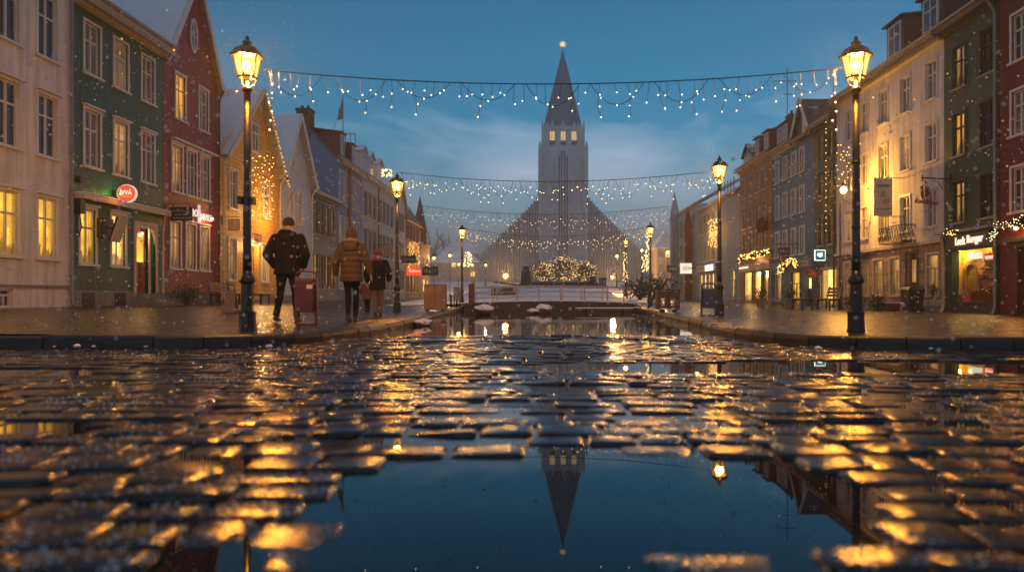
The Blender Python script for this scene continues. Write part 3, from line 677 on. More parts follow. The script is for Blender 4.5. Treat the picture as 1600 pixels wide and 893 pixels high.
def window(house, fc, uc, z0, z1, w, glass='glass_blue', trim='white_trim', style='cross', sill=True, hood=None, reveal=.11, snow=False, name='window'):
    org=fc.P(uc,0,z0); h=z1-z0; key=(fc.sg,round(w,3),round(h,3),style,trim,sill,hood,round(reveal,2),snow)
    if key not in WIN:
        f2=Fac('L' if fc.sg>0 else 'R'); B=lambda mb,*a: f2.box(mb,*a); WIN[key]={}
        a=-w/2; b=w/2; rv=-reveal
        mb=MB(); mb.poly(f2.P(a,rv,0),f2.P(b,rv,0),f2.P(b,rv,h),f2.P(a,rv,h)); WIN[key]['pane']=mb
        mb=MB(); t=.055; d0,d1=rv+.004,rv+.06
        B(mb,a,a+t,d0,d1,0,h); B(mb,b-t,b,d0,d1,0,h); B(mb,a+t,b-t,d0,d1,0,t); B(mb,a+t,b-t,d0,d1,h-t,h)
        zt=h*.66
        if style in('cross','sixes'):
            B(mb,-.032,.032,d0,d1-.004,t,h-t); B(mb,a+t,-.032,d0,d1-.008,zt-.03,zt+.03); B(mb,.032,b-t,d0,d1-.008,zt-.03,zt+.03)
            if style=='sixes':
                for zz in (zt*.5,):
                    B(mb,a+t,-.032,d0,d1-.02,zz-.014,zz+.014); B(mb,.032,b-t,d0,d1-.02,zz-.014,zz+.014)
        elif style=='tee':
            B(mb,a+t,b-t,d0,d1-.008,zt-.03,zt+.03); B(mb,-.025,.025,d0,d1-.004,t,zt-.03)
        elif style=='shop':
            for q in (-1/6,1/6): B(mb,w*q-.03,w*q+.03,d0,d1-.004,t,h-t)
        elif style=='four':
            B(mb,-.022,.022,d0,d1-.004,t,h-t); 
            for q in (.33,.66): B(mb,a+t,b-t,d0,d1-.012,h*q-.015,h*q+.015)
        # casing proud of the wall
        c=.085; e0,e1=-.02,.035
        if trim!='dark_trim' or True:
            B(mb,a-c,a-.001,e0,e1,-.001,h+c); B(mb,b+.001,b+c,e0,e1,-.001,h+c); B(mb,a-.001,b+.001,e0,e1-.003,h+.001,h+c)
        WIN[key]['frame']=mb
        mb=MB()
        if sill: B(mb,a-c-.04,b+c+.04,-.02,.10,-.075,-.003)
        WIN[key]['sill']=mb if mb.v else None
        mb=MB()
        if hood: B(mb,a-c-.05,b+c+.05,-.01,hood,h+c+.004,h+c+.06)
        WIN[key]['hood']=mb if mb.v else None
        mb=MB()
        if snow: B(mb,a-c-.03,b+c+.03,.005,.095,-.001,.03)
        WIN[key]['snow']=mb if mb.v else None
        for q in ('pane','frame','sill','hood','snow'):
            if WIN[key][q]:
                o=WIN[key][q].build('tmp',M('white_trim'),None,origin=f2.P(0,0,0)); me=o.data; bpy.data.objects.remove(o); me.use_fake_user=False; WIN[key][q]=(me,{})
    def mk(q,name,matn,par):
        e=WIN[key][q]
        if not e: return None
        if matn not in e[1]:
            m2=e[0].copy(); m2.materials.clear(); m2.materials.append(M(matn)); m2.name=name; e[1][matn]=m2
        return link(bpy.data.objects.new(name,e[1][matn]),par,org)
    p=mk('pane',name,glass,house)
    mk('frame','frame',trim,p); mk('sill','sill','grey_trim' if trim=='dark_trim' else ('cream_trim' if trim=='cream_trim' else 'white_trim'),p)
    mk('hood','window_hood','grey_trim' if trim=='dark_trim' else 'white_trim',p)
    if snow: mk('snow','snow','snow',p)
    return p
def wall(house, fc, u0,u1,z0,z1, holes, matn, apex=None, depth=9.0, ridge=None, reveal=.2, back=True):
    """front with real openings, side walls and back; apex=(u,z) for a gable to the street, ridge=(w,z) for a ridge along the street"""
    mb=MB(); us=sorted({u0,u1,*[x for h in holes for x in h[:2]]}); zs=sorted({z0,z1,*[x for h in holes for x in h[2:4]]})
    us=[u for u in us if u0<=u<=u1]; zs=[z for z in zs if z0<=z<=z1]
    for i in range(len(us)-1):
        for j in range(len(zs)-1):
            uc=(us[i]+us[i+1])/2; zc=(zs[j]+zs[j+1])/2
            if any(h[0]<uc<h[1] and h[2]<zc<h[3] for h in holes): continue
            mb.poly(fc.P(us[i],0,zs[j]),fc.P(us[i+1],0,zs[j]),fc.P(us[i+1],0,zs[j+1]),fc.P(us[i],0,zs[j+1]))
    for a,b,c,d in [h[:4] for h in holes]:
        r=-reveal
        mb.poly(fc.P(a,0,c),fc.P(a,r,c),fc.P(a,r,d),fc.P(a,0,d)); mb.poly(fc.P(b,0,c),fc.P(b,r,c),fc.P(b,r,d),fc.P(b,0,d))
        mb.poly(fc.P(a,0,d),fc.P(a,r,d),fc.P(b,r,d),fc.P(b,0,d)); mb.poly(fc.P(a,0,c),fc.P(a,r,c),fc.P(b,r,c),fc.P(b,0,c))
    if apex: mb.poly(fc.P(u0,0,z1),fc.P(u1,0,z1),fc.P(apex[0],0,apex[1]))
    for u in (u0,u1):
        if ridge: mb.poly(fc.P(u,0,z0),fc.P(u,0,z1),fc.P(u,ridge[0],ridge[1]),fc.P(u,2*ridge[0],z1),fc.P(u,2*ridge[0],z0))
        else: mb.poly(fc.P(u,0,z0),fc.P(u,0,z1),fc.P(u,-depth,z1),fc.P(u,-depth,z0))
    bw=2*ridge[0] if ridge else -depth
    mb.poly(fc.P(u0,bw,z0),fc.P(u1,bw,z0),fc.P(u1,bw,z1),fc.P(u0,bw,z1))
    if apex: mb.poly(fc.P(u0,bw,z1),fc.P(u1,bw,z1),fc.P(apex[0],bw,apex[1]))
    return mb.build('wall',M(matn),house,recalc=False)
def slab(mb, a,b,c,d, t):
    """roof slab through four corners, thickness t upwards"""
    a,b,c,d=map(Vector,(a,b,c,d)); n=(b-a).cross(d-a).normalized(); n = n if n.z>0 else -n
    mb.box8([a,b,c,d,a+n*t,b+n*t,c+n*t,d+n*t])
def gable_roof(house, fc, u0,u1,ez,apex,matn,depth=9.0,ov=.22,eo=.25,t=.14,verge='white_trim'):
    mb=MB()
    for ue,sg in ((u0,-1),(u1,1)):
        k=(apex[1]-ez)/(apex[0]-ue); uo=ue+sg*eo; zo=ez+k*sg*eo
        slab(mb,fc.P(uo,ov,zo+.02),fc.P(apex[0],ov,apex[1]+.02),fc.P(apex[0],-depth-.2,apex[1]+.02),fc.P(uo,-depth-.2,zo+.02),t)
    rf=mb.build('roof',M(matn),house)
    if verge:
        mb=MB()
        for ue,sg in ((u0,-1),(u1,1)):
            k=(apex[1]-ez)/(apex[0]-ue); uo=ue+sg*eo; zo=ez+k*sg*eo
            a=fc.P(uo,ov+.03,zo+.02); b=fc.P(apex[0],ov+.03,apex[1]+.04); mb.bar(a,b,.05,.24,up=(0,0,1))
        mb.build('verge_board',M(verge),house)
    return rf
def long_roof(house, fc, u0,u1,ez,ridge,matn,ov=.38,t=.14,ends=.12):
    k=(ridge[1]-ez)/ridge[0]   # negative w
    mb=MB(); zo=ez+k*ov
    slab(mb,fc.P(u0-ends,ov,zo),fc.P(u1+ends,ov,zo),fc.P(u1+ends,ridge[0],ridge[1]),fc.P(u0-ends,ridge[0],ridge[1]),t)
    slab(mb,fc.P(u0-ends,2*ridge[0]-ov,zo),fc.P(u1+ends,2*ridge[0]-ov,zo),fc.P(u1+ends,ridge[0],ridge[1]),fc.P(u0-ends,ridge[0],ridge[1]),t)
    return mb.build('roof',M(matn),house)
def cornice(house, fc, u0,u1,z,matn='white_trim',d=.34,h=.2):
    mb=MB(); fc.box(mb,u0+.01,u1-.01,.004,d*.55,z-h-.16,z-h); fc.box(mb,u0+.01,u1-.01,.004,d,z-h+.002,z-.02)
    g=mb.build('cornice',M(matn),house)
    mb=MB(); mb.tube([fc.P(u0+.02,d+.07,z-.02),fc.P(u1-.02,d+.07,z-.02)],.065,8); mb.build('gutter',M('grey_trim'),house)
    return g
def downpipe(house, fc, u, z0, z1, matn='grey_trim', top=.38):
    mb=MB(); mb.sm=True; mb.tube([fc.P(u,top,z1),fc.P(u,top*.75,z1-.12),fc.P(u,.11,z1-.42),fc.P(u,.09,z1-.6),fc.P(u,.09,z0+.25),fc.P(u,.12,z0+.08),fc.P(u,.22,z0)],.05,8)
    for z in (z0+.9,z0+2.6,z0+4.6): 
        if z<z1-.7: mb.tube([fc.P(u,.09,z),fc.P(u,.09,z+.07)],.065,8)
    mb.build('downpipe',M(matn),house)
def chimney(house, x,y,z0,z1,w=.8,d=.6,matn='chimney_brick'):
    mb=MB(); mb.box(x-w/2,x+w/2,y-d/2,y+d/2,z0,z1-.22); mb.box(x-w/2-.06,x+w/2+.06,y-d/2-.06,y+d/2+.06,z1-.219,z1-.08)
    for q in (-.22,.22): mb.lathe((x+w*q,y,z1-.079),[(.11,0),(.09,.28),(.10,.3)],8)
    mb.build('chimney',M(matn),house)
def dormer(house, fc, uc, w, z0, zt, depth, matn, roofm, glass='glass_blue', shed=True, front=-.25, trim='white_trim'):
    mb=MB(); fc.box(mb,uc-w/2,uc+w/2,-depth,front,z0,zt); d=mb.build('dormer',M(matn),house)
    mb=MB()
    if shed: slab(mb,fc.P(uc-w/2-.12,front+.18,zt),fc.P(uc+w/2+.12,front+.18,zt),fc.P(uc+w/2+.12,-depth-.2,zt+.35),fc.P(uc-w/2-.12,-depth-.2,zt+.35),.08)
    else:
        for s in (-1,1): slab(mb,fc.P(uc+s*(w/2+.12),front+.18,zt-.04),fc.P(uc,front+.18,zt+w*.36),fc.P(uc,-depth-.3,zt+w*.36),fc.P(uc+s*(w/2+.12),-depth-.3,zt-.04),.07)
        fc_m=MB(); fc_m.poly(fc.P(uc-w/2,front,zt),fc.P(uc+w/2,front,zt),fc.P(uc,front,zt+w*.36)); fc_m.build('dormer_gable',M(matn),d,recalc=False)
    mb.build('dormer_roof',M(roofm),d)
    mb=MB(); a,b=uc-w*.33,uc+w*.33; za,zb=z0+.35,zt-.12
    fc.box(mb,a,b,front,front+.03,za,zb); mb.build('dormer_window',M(glass),d)
    mb=MB(); 
    for (p,q,r,s) in ((a-.05,a+.03,za-.05,zb+.05),(b-.03,b+.05,za-.05,zb+.05),(a+.03,b-.03,za-.05,za+.03),(a+.03,b-.03,zb-.03,zb+.05)): fc.box(mb,p,q,front+.002,front+.06,r,s)
    fc.box(mb,uc-.03,uc+.03,front+.031,front+.055,za+.03,zb-.03); fc.box(mb,a+.03,b-.03,front+.031,front+.05,za+(zb-za)*.62-.025,za+(zb-za)*.62+.025)
    mb.build('dormer_frame',M(trim),d)
    return d
def door(house, fc, u0,u1,z0,z1, paint, trim='white_trim', glass=None, reveal=.16):
    mb=MB(); r=-reveal; fc.box(mb,u0+.002,u1-.002,r-.05,r,z0,z1-.002); d=mb.build('door',M(paint),house,origin=fc.P((u0+u1)/2,0,z0))
    w=u1-u0; mb=MB()
    for a,b in ((u0+.1,(u0+u1)/2-.04),((u0+u1)/2+.04,u1-.1)): fc.box(mb,a,b,r+.001,r+.025,z0+.15,z0+(z1-z0)*.42)
    mb.build('door_panel',M(paint),d)
    if glass:
        mb=MB(); fc.box(mb,u0+.12,u1-.12,r+.001,r+.012,z0+(z1-z0)*.48,z1-.25); mb.build('door_glass',M(glass),d)
    mb=MB(); mb.tube([fc.P(u1-.12,r,z0+.98),fc.P(u1-.12,r+.06,z0+.98),fc.P(u1-.24,r+.06,z0+.98)],.012,6); mb.build('handle',M('grey_trim'),d)
    mb=MB(); c=.1; fc.box(mb,u0-c,u0-.002,-.01,.04,z0,z1+c); fc.box(mb,u1+.002,u1+c,-.01,.04,z0,z1+c); fc.box(mb,u0-.002,u1+.002,-.01,.036,z1+.002,z1+c); mb.build('door_frame',M(trim),d)
    return d
def steps(house, fc, u0,u1,zb,zt,n=3,d=.3):
    mb=MB(); h=(zt-zb)/n
    for i in range(n): fc.box(mb,u0-.02*i,u1+.02*i,.02,.02+d*(i+1),zt-h*(i+1)-.001*i,zt-h*i-.005)
    mb.build('doorstep',M('grey_plinth'),house)
def plinth(house, fc, u0,u1,z0,z1,matn='grey_plinth',d=.05, holes=()):
    mb=MB(); cuts=sorted(holes); u=u0
    for a,b in cuts: 
        if a>u: fc.box(mb,u,a,-.1,d,z0,z1); 
        u=b
    if u<u1: fc.box(mb,u,u1,-.1,d,z0,z1)
    mb.build('plinth',M(matn),house)
def hole(fc, px, w, z0, z1): u=fc.u(px); return (u-w/2,u+w/2,z0,z1)
def house(fc, name, u0, u1, label, group='houses along the street'):
    return thing(name, fc.P((u0+u1)/2,0,ground(fc.x0,(u0+u1)/2)), label, 'house', group)

def grid_house(h, fc, u0,u1,zb,eave,matn,cols,rows,w,glassf,trim='white_trim',style='cross',extra=(),apex=None,ridge=None,hood=None,depth=9,sill=True,reveal=.2,snow=False):
    """cols: px list per row or one list; rows: (z0,z1[,cols])"""
    H=[]; todo=[]
    for ri,rw in enumerate(rows):
        cs=rw[2] if len(rw)>2 else cols
        for ci,px in enumerate(cs):
            hl=hole(fc,px,w,rw[0],rw[1])
            if hl[0]<u0+.05 or hl[1]>u1-.05: continue
            H.append(hl); todo.append((px,rw,ri,ci))
    wall(h,fc,u0,u1,zb,eave,H+list(extra),matn,apex=apex,ridge=ridge,depth=depth,reveal=reveal)
    for px,rw,ri,ci in todo:
        g=glassf(ri,ci)
        window(h,fc,fc.u(px),rw[0],rw[1],w,g,trim,style,sill,hood if (hood and rw[0]<7) else None,snow=snow)

rnd=random.Random(5)
# ---- left side, near to far
ug=[17.0,L.u(112),L.u(255),L.u(345),L.u(437),L.u(487),L.u(527),L.u(566),L.u(618),L.u(633),L.u(658)]
# white plaster house at the left edge
u0,u1=17.0,ug[1]-.01; h=house(L,'plaster_house',u0,u1,'white plaster house with grey drainpipe at the left edge of the street')
grid_house(h,L,u0,u1,-.5,11.6,'white_plaster',(-118,-56,12,74),((1.56,3.29),(4.5,6.26),(7.35,9.15)),.83,
   lambda r,c: 'glass_amber' if r==0 else ('glass_dusk' if (r==1 and c==1) else 'glass_blue'),extra=((L.u(-2),L.u(19),.16,.66),),hood=.14,ridge=(-4,14.5))
window(h,L,(L.u(-2)+L.u(19))/2,.16,.66,L.u(19)-L.u(-2),'glass_blue','white_trim','tee',False)
long_roof(h,L,u0,u1,11.6,(-4,14.5),'slate_roof'); cornice(h,L,u0,u1,11.6)
mb=MB(); L.box(mb,u0,u1,.003,.06,.70,.78); mb.build('plinth_ledge',M('grey_plinth'),h)
downpipe(h,L,u1-.12,.15,11.6)
# green house
u0,u1=ug[1]+.01,ug[2]-.01; h=house(L,'green_house',u0,u1,'dark green ribbed house with arched red doorway and lit oval sign')
dz0,dz1=.56,3.02; du0,du1=L.u(211),L.u(243)
wu=L.u(209.5); 
grid_house(h,L,u0,u1,-.5,9.75,'green_siding',(144,189,231),((1.48,3.2,(137,185)),(4.57,6.35),(7.49,9.1)),.80,
   lambda r,c: ('glass_amber','glass_bright')[c] if r==0 else ({(1,1):'glass_gold',(2,1):'glass_dusk'}.get((r,c),'glass_grey')),
   extra=((du0,du1,dz0,dz1),),hood=.12,ridge=(-4.5,12.3),reveal=.3)
long_roof(h,L,u0,u1,9.75,(-4.5,12.3),'snowy_metal_roof',ov=.55); cornice(h,L,u0,u1,9.8,'cream_trim',d=.5)
mb=MB(); L.box(mb,u0+.05,u1-.03,.003,.34,3.46,3.62); mb.build('shop_ledge',M('cream_trim'),h)
mb=MB(); L.box(mb,u0+.05,u1-.03,.02,.36,3.625,3.66); mb.build('ledge_snow',M('snow'),h)
plinth(h,L,u0,du0-.12,-.4,.64,'grey_plinth')
for a,b in ((126,145),(177,194)):
    mb=MB(); L.box(mb,L.u(a),L.u(b),.051,.07,.12,.58); mb.build('cellar_grille',M('dark_trim'),h)
# recessed arched doorway
mb=MB(); L.box(mb,du0,du1,-.40,-.34,dz0,dz1); L.box(mb,du0,du1,-.33,.0,dz0-.06,dz0); mb.build('porch',M('green_siding'),h)
mb=MB(); N=12; um=(du0+du1)/2; rr=(du1-du0)/2; zc0=dz1-rr+.02
for i in range(N):
    a0=math.pi*i/N; a1=math.pi*(i+1)/N
    p=[(um-rr*math.cos(a),zc0+rr*math.sin(a)) for a in (a0,a1)]; q=[(um-(rr+.02)*math.cos(a) if False else x,dz1+.06) for (x,_),a in zip(p,(a0,a1))]
    mb.box8([L.P(p[0][0],-.06,p[0][1]),L.P(p[1][0],-.06,p[1][1]),L.P(p[1][0],-.06,dz1+.1),L.P(p[0][0],-.06,dz1+.1),L.P(p[0][0],.05,p[0][1]),L.P(p[1][0],.05,p[1][1]),L.P(p[1][0],.05,dz1+.1),L.P(p[0][0],.05,dz1+.1)])
L.box(mb,du0-.1,du0,-.06,.05,dz0,dz1+.1); L.box(mb,du1,du1+.1,-.06,.05,dz0,dz1+.1)
mb.build('door_arch',M('cream_trim'),h)
d=door(h,L,du0+.03,du1-.5,dz0,dz1-.12,'red_door_paint','cream_trim','glass_amber',reveal=.12)
mb=MB(); L.box(mb,du1-.40,du1-.12,-.338,-.31,1.75,2.25); mb.build('lit_notice',M('glass_bright'),h)
steps(h,L,du0-.1,du1+.15,.1,dz0,3,.34)
downpipe(h,L,u1-.18,.15,3.5,'cream_trim',top=.2)
# red gabled house
u0,u1=ug[2]+.01,ug[3]-.25; ua=30.45; h=house(L,'gabled_house',u0,u1,'dark red ribbed house with steep pointed gable and oval attic window')
grid_house(h,L,u0,u1,-.5,9.55,'red_siding',(277,299.5,320),((1.55,3.37,(274,298,319.5)),(4.54,6.35),(7.43,9.2,(282,318))),.78,
   lambda r,c: 'glass_gold' if r==0 else ('glass_amber' if (r,c)==(2,0) else ('glass_gold' if (r,c)==(1,0) else 'glass_grey')),apex=(ua,13.6),hood=.08,depth=11)
gable_roof(h,L,u0,u1,9.55,(ua,13.6),'snowy_metal_roof',depth=11,eo=.14)
mb=MB(); L.box(mb,u0+.6,u1-.3,.003,.16,6.55,6.62); mb.build('drip_ledge',M('white_trim'),h)
plinth(h,L,u0,u1,-.4,.62,'dark_plinth')
mb=MB(); N=20; o=[L.P(L.u(301)+.26*math.cos(2*math.pi*i/N),.02,11.1+.62*math.sin(2*math.pi*i/N)) for i in range(N)]; mb.prism(o,[p+Vector((.02,0,0)) for p in o]); ow=mb.build('window',M('glass_grey'),h,origin=L.P(L.u(301),0,11.1))
mb=MB()
for i in range(N):
    e=lambda a,kk:L.P(L.u(301)+(.26*kk+.03*(kk>1))*math.cos(a),.02,11.1+(.62*kk+.02)*math.sin(a)); a0,a1=2*math.pi*i/N,2*math.pi*(i+1)/N
    q=[e(a0,.92),e(a1,.92),e(a1,1.12),e(a0,1.12)]; mb.prism(q,[p+Vector((.06,0,0)) for p in q])
L.box(mb,L.u(301)-.02,L.u(301)+.02,.041,.07,10.5,11.7); L.box(mb,L.u(301)-.25,L.u(301)+.25,.041,.066,11.08,11.12); mb.build('frame',M('white_trim'),ow)
downpipe(h,L,u1-.12,.15,9.5,'dark_trim',top=.3)
# yellow gabled house
u0,u1=ug[3]-.1,ug[4]-.01; ua=L.u(403); h=house(L,'boarded_house',u0,u1,'yellow boarded house with gable and snowy metal roof')
yd0,yd1=L.u(389.5),L.u(402)
grid_house(h,L,u0,u1,-.5,6.95,'yellow_boards',(365,415.5),((1.2,3.1,(363.5,414.5)),(4.5,6.3)),.84,
   lambda r,c: 'glass_gold' if r==0 else 'glass_grey',extra=((yd0,yd1,.3,2.95),),apex=(ua,10.75),depth=10)
gable_roof(h,L,u0+.4,u1-.05,6.95,(ua,10.75),'snowy_metal_roof',depth=10,eo=.35,ov=.35,verge='cream_trim')
door(h,L,yd0,yd1,.3,2.95,'brown_door_paint','cream_trim','glass_gold'); steps(h,L,yd0-.1,yd1+.1,.12,.3,1)
ow=window(h,L,L.u(397),7.65,9.0,.75,'glass_grey','white_trim','cross',True,reveal=-.02)
plinth(h,L,u0,yd0-.12,-.4,.34,'dark_plinth'); plinth(h,L,yd1+.12,u1,-.4,.5,'grey_plinth')
downpipe(h,L,u0+.18,.15,6.9,'cream_trim'); downpipe(h,L,u1-.16,.15,6.9,'cream_trim')
# white boarded gable house
u0,u1=ug[4]+.01,ug[5]-.01; ua=L.u(462); h=house(L,'boarded_house',u0,u1,'white boarded house with snowy gable roof beyond the yellow house')
grid_house(h,L,u0,u1,-.5,7.2,'white_boards',(441,456,469),((1.3,3.0),(4.7,6.4)),.70,lambda r,c:'glass_grey' if r else 'glass_dusk',apex=(ua,10.9),depth=10)
gable_roof(h,L,u0+.2,u1,7.2,(ua,10.9),'snowy_roof',depth=10,eo=.3,ov=.35)
window(h,L,L.u(457),7.8,9.2,.62,'glass_grey','white_trim','cross',True,reveal=-.02)
downpipe(h,L,u1-.15,.15,7.1,'white_trim'); plinth(h,L,u0,u1,-.4,.5,'grey_plinth')
chimney(h,L.x0-8,ua,10.6,12.6,.7,.6)
# low slate blue house
u0,u1=ug[5]+.01,ug[6]-.01; h=house(L,'slate_house',u0,u1,'low slate blue house with snowy eave and a row of lit shop windows')
grid_house(h,L,u0,u1,-.5,7.0,'slate_boards',(493,502,511,519.5),((.95,3.1),(4.4,6.4)),.78,lambda r,c:'glass_amber' if r==0 and c!=1 else ('glass_gold' if c in(2,3) else 'glass_dusk'),trim='dark_trim',style='cross',ridge=(-3.2,8.6))
long_roof(h,L,u0,u1,7.0,(-3.2,8.6),'snowy_roof',ov=.45); cornice(h,L,u0,u1,7.0,'dark_trim'); plinth(h,L,u0,u1,-.4,.6,'slate_boards')
# blue house with red roof
u0,u1=ug[6]+.01,ug[7]-.01; h=house(L,'blue_house',u0,u1,'slate blue plastered house with red roof, dormers and big chimney')
grid_house(h,L,u0,u1,-.5,10.1,'blue_plaster',(532.5,540.5,551,559),((1.0,3.0),(4.0,6.1),(7.0,9.3)),.86,lambda r,c:'glass_amber' if r==0 else ('glass_gold' if (r,c)==(1,0) else 'glass_grey'),ridge=(-3.0,13.0))
long_roof(h,L,u0,u1,10.1,(-3.0,13.0),'red_tile_roof'); cornice(h,L,u0,u1,10.15)
dormer(h,L,L.u(540),1.1,10.4,12.2,2.6,'red_tile_roof','red_tile_roof','glass_grey'); dormer(h,L,L.u(557),1.1,10.4,12.0,2.6,'red_tile_roof','red_tile_roof','glass_grey')
chimney(h,XL-2.35,51.9,11.6,13.6,.95,1.0)
mb=MB(); L.box(mb,L.u(545)-.28,L.u(545)+.28,.004,.14,-.3,9.8); mb.build('brick_pilaster',M('rust_brick'),h)
# white terrace with dormers
u0,u1=ug[7]+.01,ug[8]-.01; h=house(L,'terrace_house',u0,u1,'long white terrace with snowy dormers behind the second left lamp')
grid_house(h,L,u0,u1,-.5,10.2,'pale_plaster',(571,578,585,594,600,606,612),((1.0,3.0),(3.9,5.9),(6.9,8.9)),1.0,lambda r,c:'glass_bright' if (r==0 and c in(0,1)) else 'glass_grey',trim='grey_trim',style='tee',ridge=(-3,12.8))
long_roof(h,L,u0,u1,10.2,(-3,12.8),'snowy_roof'); cornice(h,L,u0,u1,10.25)
for px in (573,585,598): dormer(h,L,L.u(px),1.5,10.4,12.1,2.4,'white_plaster','snowy_roof','glass_grey',shed=False)
downpipe(h,L,L.u(590),.1,10.1,'dark_trim')
# white narrow gable
u0,u1=ug[8]+.01,ug[9]-.01; ua=(u0+u1)/2; h=house(L,'gabled_house',u0,u1,'narrow pale gabled house between white terrace and red brick house')
grid_house(h,L,u0,u1,-.5,9.6,'pale_plaster',(621.5,625.5,629.5),((1,3),(4,5.8),(6.9,8.7)),.85,lambda r,c:'glass_grey',trim='grey_trim',style='tee',apex=(ua,12.2))
gable_roof(h,L,u0,u1,9.6,(ua,12.2),'snowy_roof')
# red brick house
u0,u1=ug[9]+.01,ug[10]-.01; h=house(L,'brick_house',u0,u1,'red brick house with tall rust tiled roof at the far left end')
grid_house(h,L,u0,u1,-.5,8.6,'rust_brick',(637,642,647,652),((.9,3.1),(4.1,5.6),(6.5,8.0)),1.0,lambda r,c:'glass_bright' if r==0 and c>1 else 'glass_dusk',trim='dark_trim',style='tee',ridge=(-3.2,13.0))
long_roof(h,L,u0,u1,8.6,(-3.2,13.0),'rust_tile_roof',ov=.2)
# gabled turret house at the very end
u0,u1=ug[10]+.01,93.0; h=house(L,'turret_house',u0,u1,'slender turreted house closing the left row of houses')
wall(h,L,u0,u1,-.5,6.6,[],'ochre_brick',depth=5)
mb=MB(); c=L.P(u0+1.6,-.4,6.6); mb.lathe(c,[(.85,0),(.85,1.2),(.95,1.3),(.04,5.7)],8,R(22.5)); mb.build('spire',M('slate_roof'),h)
mb=MB(); slab(mb,L.P(u0,.1,6.6),L.P(u1,.1,6.6),L.P(u1,-5,6.9),L.P(u0,-5,6.9),.2); mb.build('roof',M('snowy_roof'),h)
for q in (.3,.7):
    for z in (1,3.6):
        mb=MB(); uu=u0+(u1-u0)*q; L.box(mb,uu-.5,uu+.5,.01,.03,z,z+1.4); mb.build('window',M('glass_bright' if z==1 else 'glass_dusk'),h)

# ---- right side, near to far
vg=[17.5,Rr.u(1562),Rr.u(1475),Rr.u(1307),Rr.u(1272),Rr.u(1207),Rr.u(1156),Rr.u(1090),Rr.u(1048)]
# oxblood brick house at the right edge
u0,u1=17.5,vg[1]-.01; h=house(Rr,'brick_house',u0,u1,'dark red brick house with white windows at the right edge of the street')
rd0,rd1=Rr.u(1626),Rr.u(1592)
grid_house(h,Rr,u0,u1,-.6,11.2,'oxblood_brick',(1593,1650,1705),((3.05,4.4),(5.4,6.75),(7.67,9.1)),.72,lambda r,c:'glass_grey' if (r+c)%2 else 'glass_blue',extra=((rd0,rd1,-.12,1.95),),ridge=(-4,14),style='sixes')
long_roof(h,Rr,u0,u1,11.2,(-4,14),'slate_roof'); cornice(h,Rr,u0,u1,11.2,'dark_trim')
door(h,Rr,rd0,rd1,-.12,1.95,'yellow_door_paint','dark_trim')
mb=MB(); Rr.box(mb,rd0-.4,rd1+.35,.004,.3,2.1,2.24); mb.build('door_canopy',M('dark_trim'),h)
# bottle green shop house
u0,u1=vg[1]+.01,vg[2]-.01; h=house(Rr,'shop_house',u0,u1,'bottle green brick house with a brightly lit shop window below')
su0,su1=Rr.u(1556),Rr.u(1490); sz0,sz1=.26,2.05
grid_house(h,Rr,u0,u1,-.6,10.15,'bottle_green_brick',(1498.5,1543),((3.04,4.45),(5.37,6.85),(7.74,9.2)),.72,lambda r,c:{(0,0):'glass_gold',(1,0):'glass_amber',(2,0):'glass_gold'}.get((r,c),'glass_blue'),trim='dark_trim',extra=((su0,su1,sz0,sz1),),ridge=(-4,12.8))
long_roof(h,Rr,u0,u1,10.15,(-4,12.8),'slate_roof'); cornice(h,Rr,u0,u1,10.15,'dark_trim')
chimney(h,XR+2.6,u1-.5,11.4,12.7,.7,.8)
mb=MB(); Rr.box(mb,u0+.02,u1-.02,.004,.10,2.12,2.62); mb.build('shop_fascia',M('dark_trim'),h)
mb=MB(); Rr.box(mb,u0+.02,u1-.02,.004,.36,2.66,2.74); mb.build('shop_ledge',M('grey_trim'),h)
mb=MB(); 
for a,b,c,d in ((su0-.09,su0,sz0-.08,sz1+.06),(su1,su1+.09,sz0-.08,sz1+.06),(su0,su1,sz1,sz1+.06),(su0,su1,sz0-.08,sz0)): Rr.box(mb,a,b,-.02,.05,c,d)
mb.build('shop_window_frame',M('bottle_green_brick'),h)
# the room behind the shop window
wb=-.64; P=Rr.P; ue=u1-.06
mat('shop_wall',(.66,.43,.10),.7,var=.08,bump=.05)
mb=MB(); mb.poly(P(su0-.2,wb,0),P(ue,wb,0),P(ue,wb,2.3),P(su0-.2,wb,2.3)); mb.poly(P(su0-.2,-.21,0),P(su0-.2,wb,0),P(su0-.2,wb,2.3),P(su0-.2,-.21,2.3)); mb.poly(P(ue,-.21,0),P(ue,wb,0),P(ue,wb,2.3),P(ue,-.21,2.3)); mb.poly(P(su0-.2,-.21,2.3),P(ue,-.21,2.3),P(ue,wb,2.3),P(su0-.2,wb,2.3)); mb.poly(P(su0-.2,-.21,.22),P(ue,-.21,.22),P(ue,wb,.22),P(su0-.2,wb,.22)); mb.build('shop_room',M('shop_wall'),h,recalc=False)
def ui(px,w): return (XR-w)*F/(px-CX)
uo=ui(1518,-.55); mb=MB(); N=14
for i in range(N):
    a0,a1=math.pi*i/N,math.pi*(i+1)/N
    q=[P(uo+.46*k_*math.cos(a),wb+.01,1.22+.46*k_*math.sin(a)) for k_,a in ((.76,a0),(.76,a1),(1.06,a1),(1.06,a0))]; mb.prism(q,[p+Vector((-.12,0,0)) for p in q])
Rr.box(mb,uo-.49,uo-.35,wb+.01,wb+.13,.55,1.22); Rr.box(mb,uo+.35,uo+.49,wb+.01,wb+.13,.55,1.22)
mat('oven_brick',(.36,.20,.07),.7,var=.3,pattern='brick',psize=.1); mb.build('oven_arch',M('oven_brick'),h)
mb=MB(); Rr.box(mb,uo-.35,uo+.35,wb+.005,wb+.05,.72,1.66); mat('oven_tile',(.50,.36,.12),.5,var=.6,scale=9,pattern='brick',psize=.12); mb.build('oven_mosaic',M('oven_tile'),h)
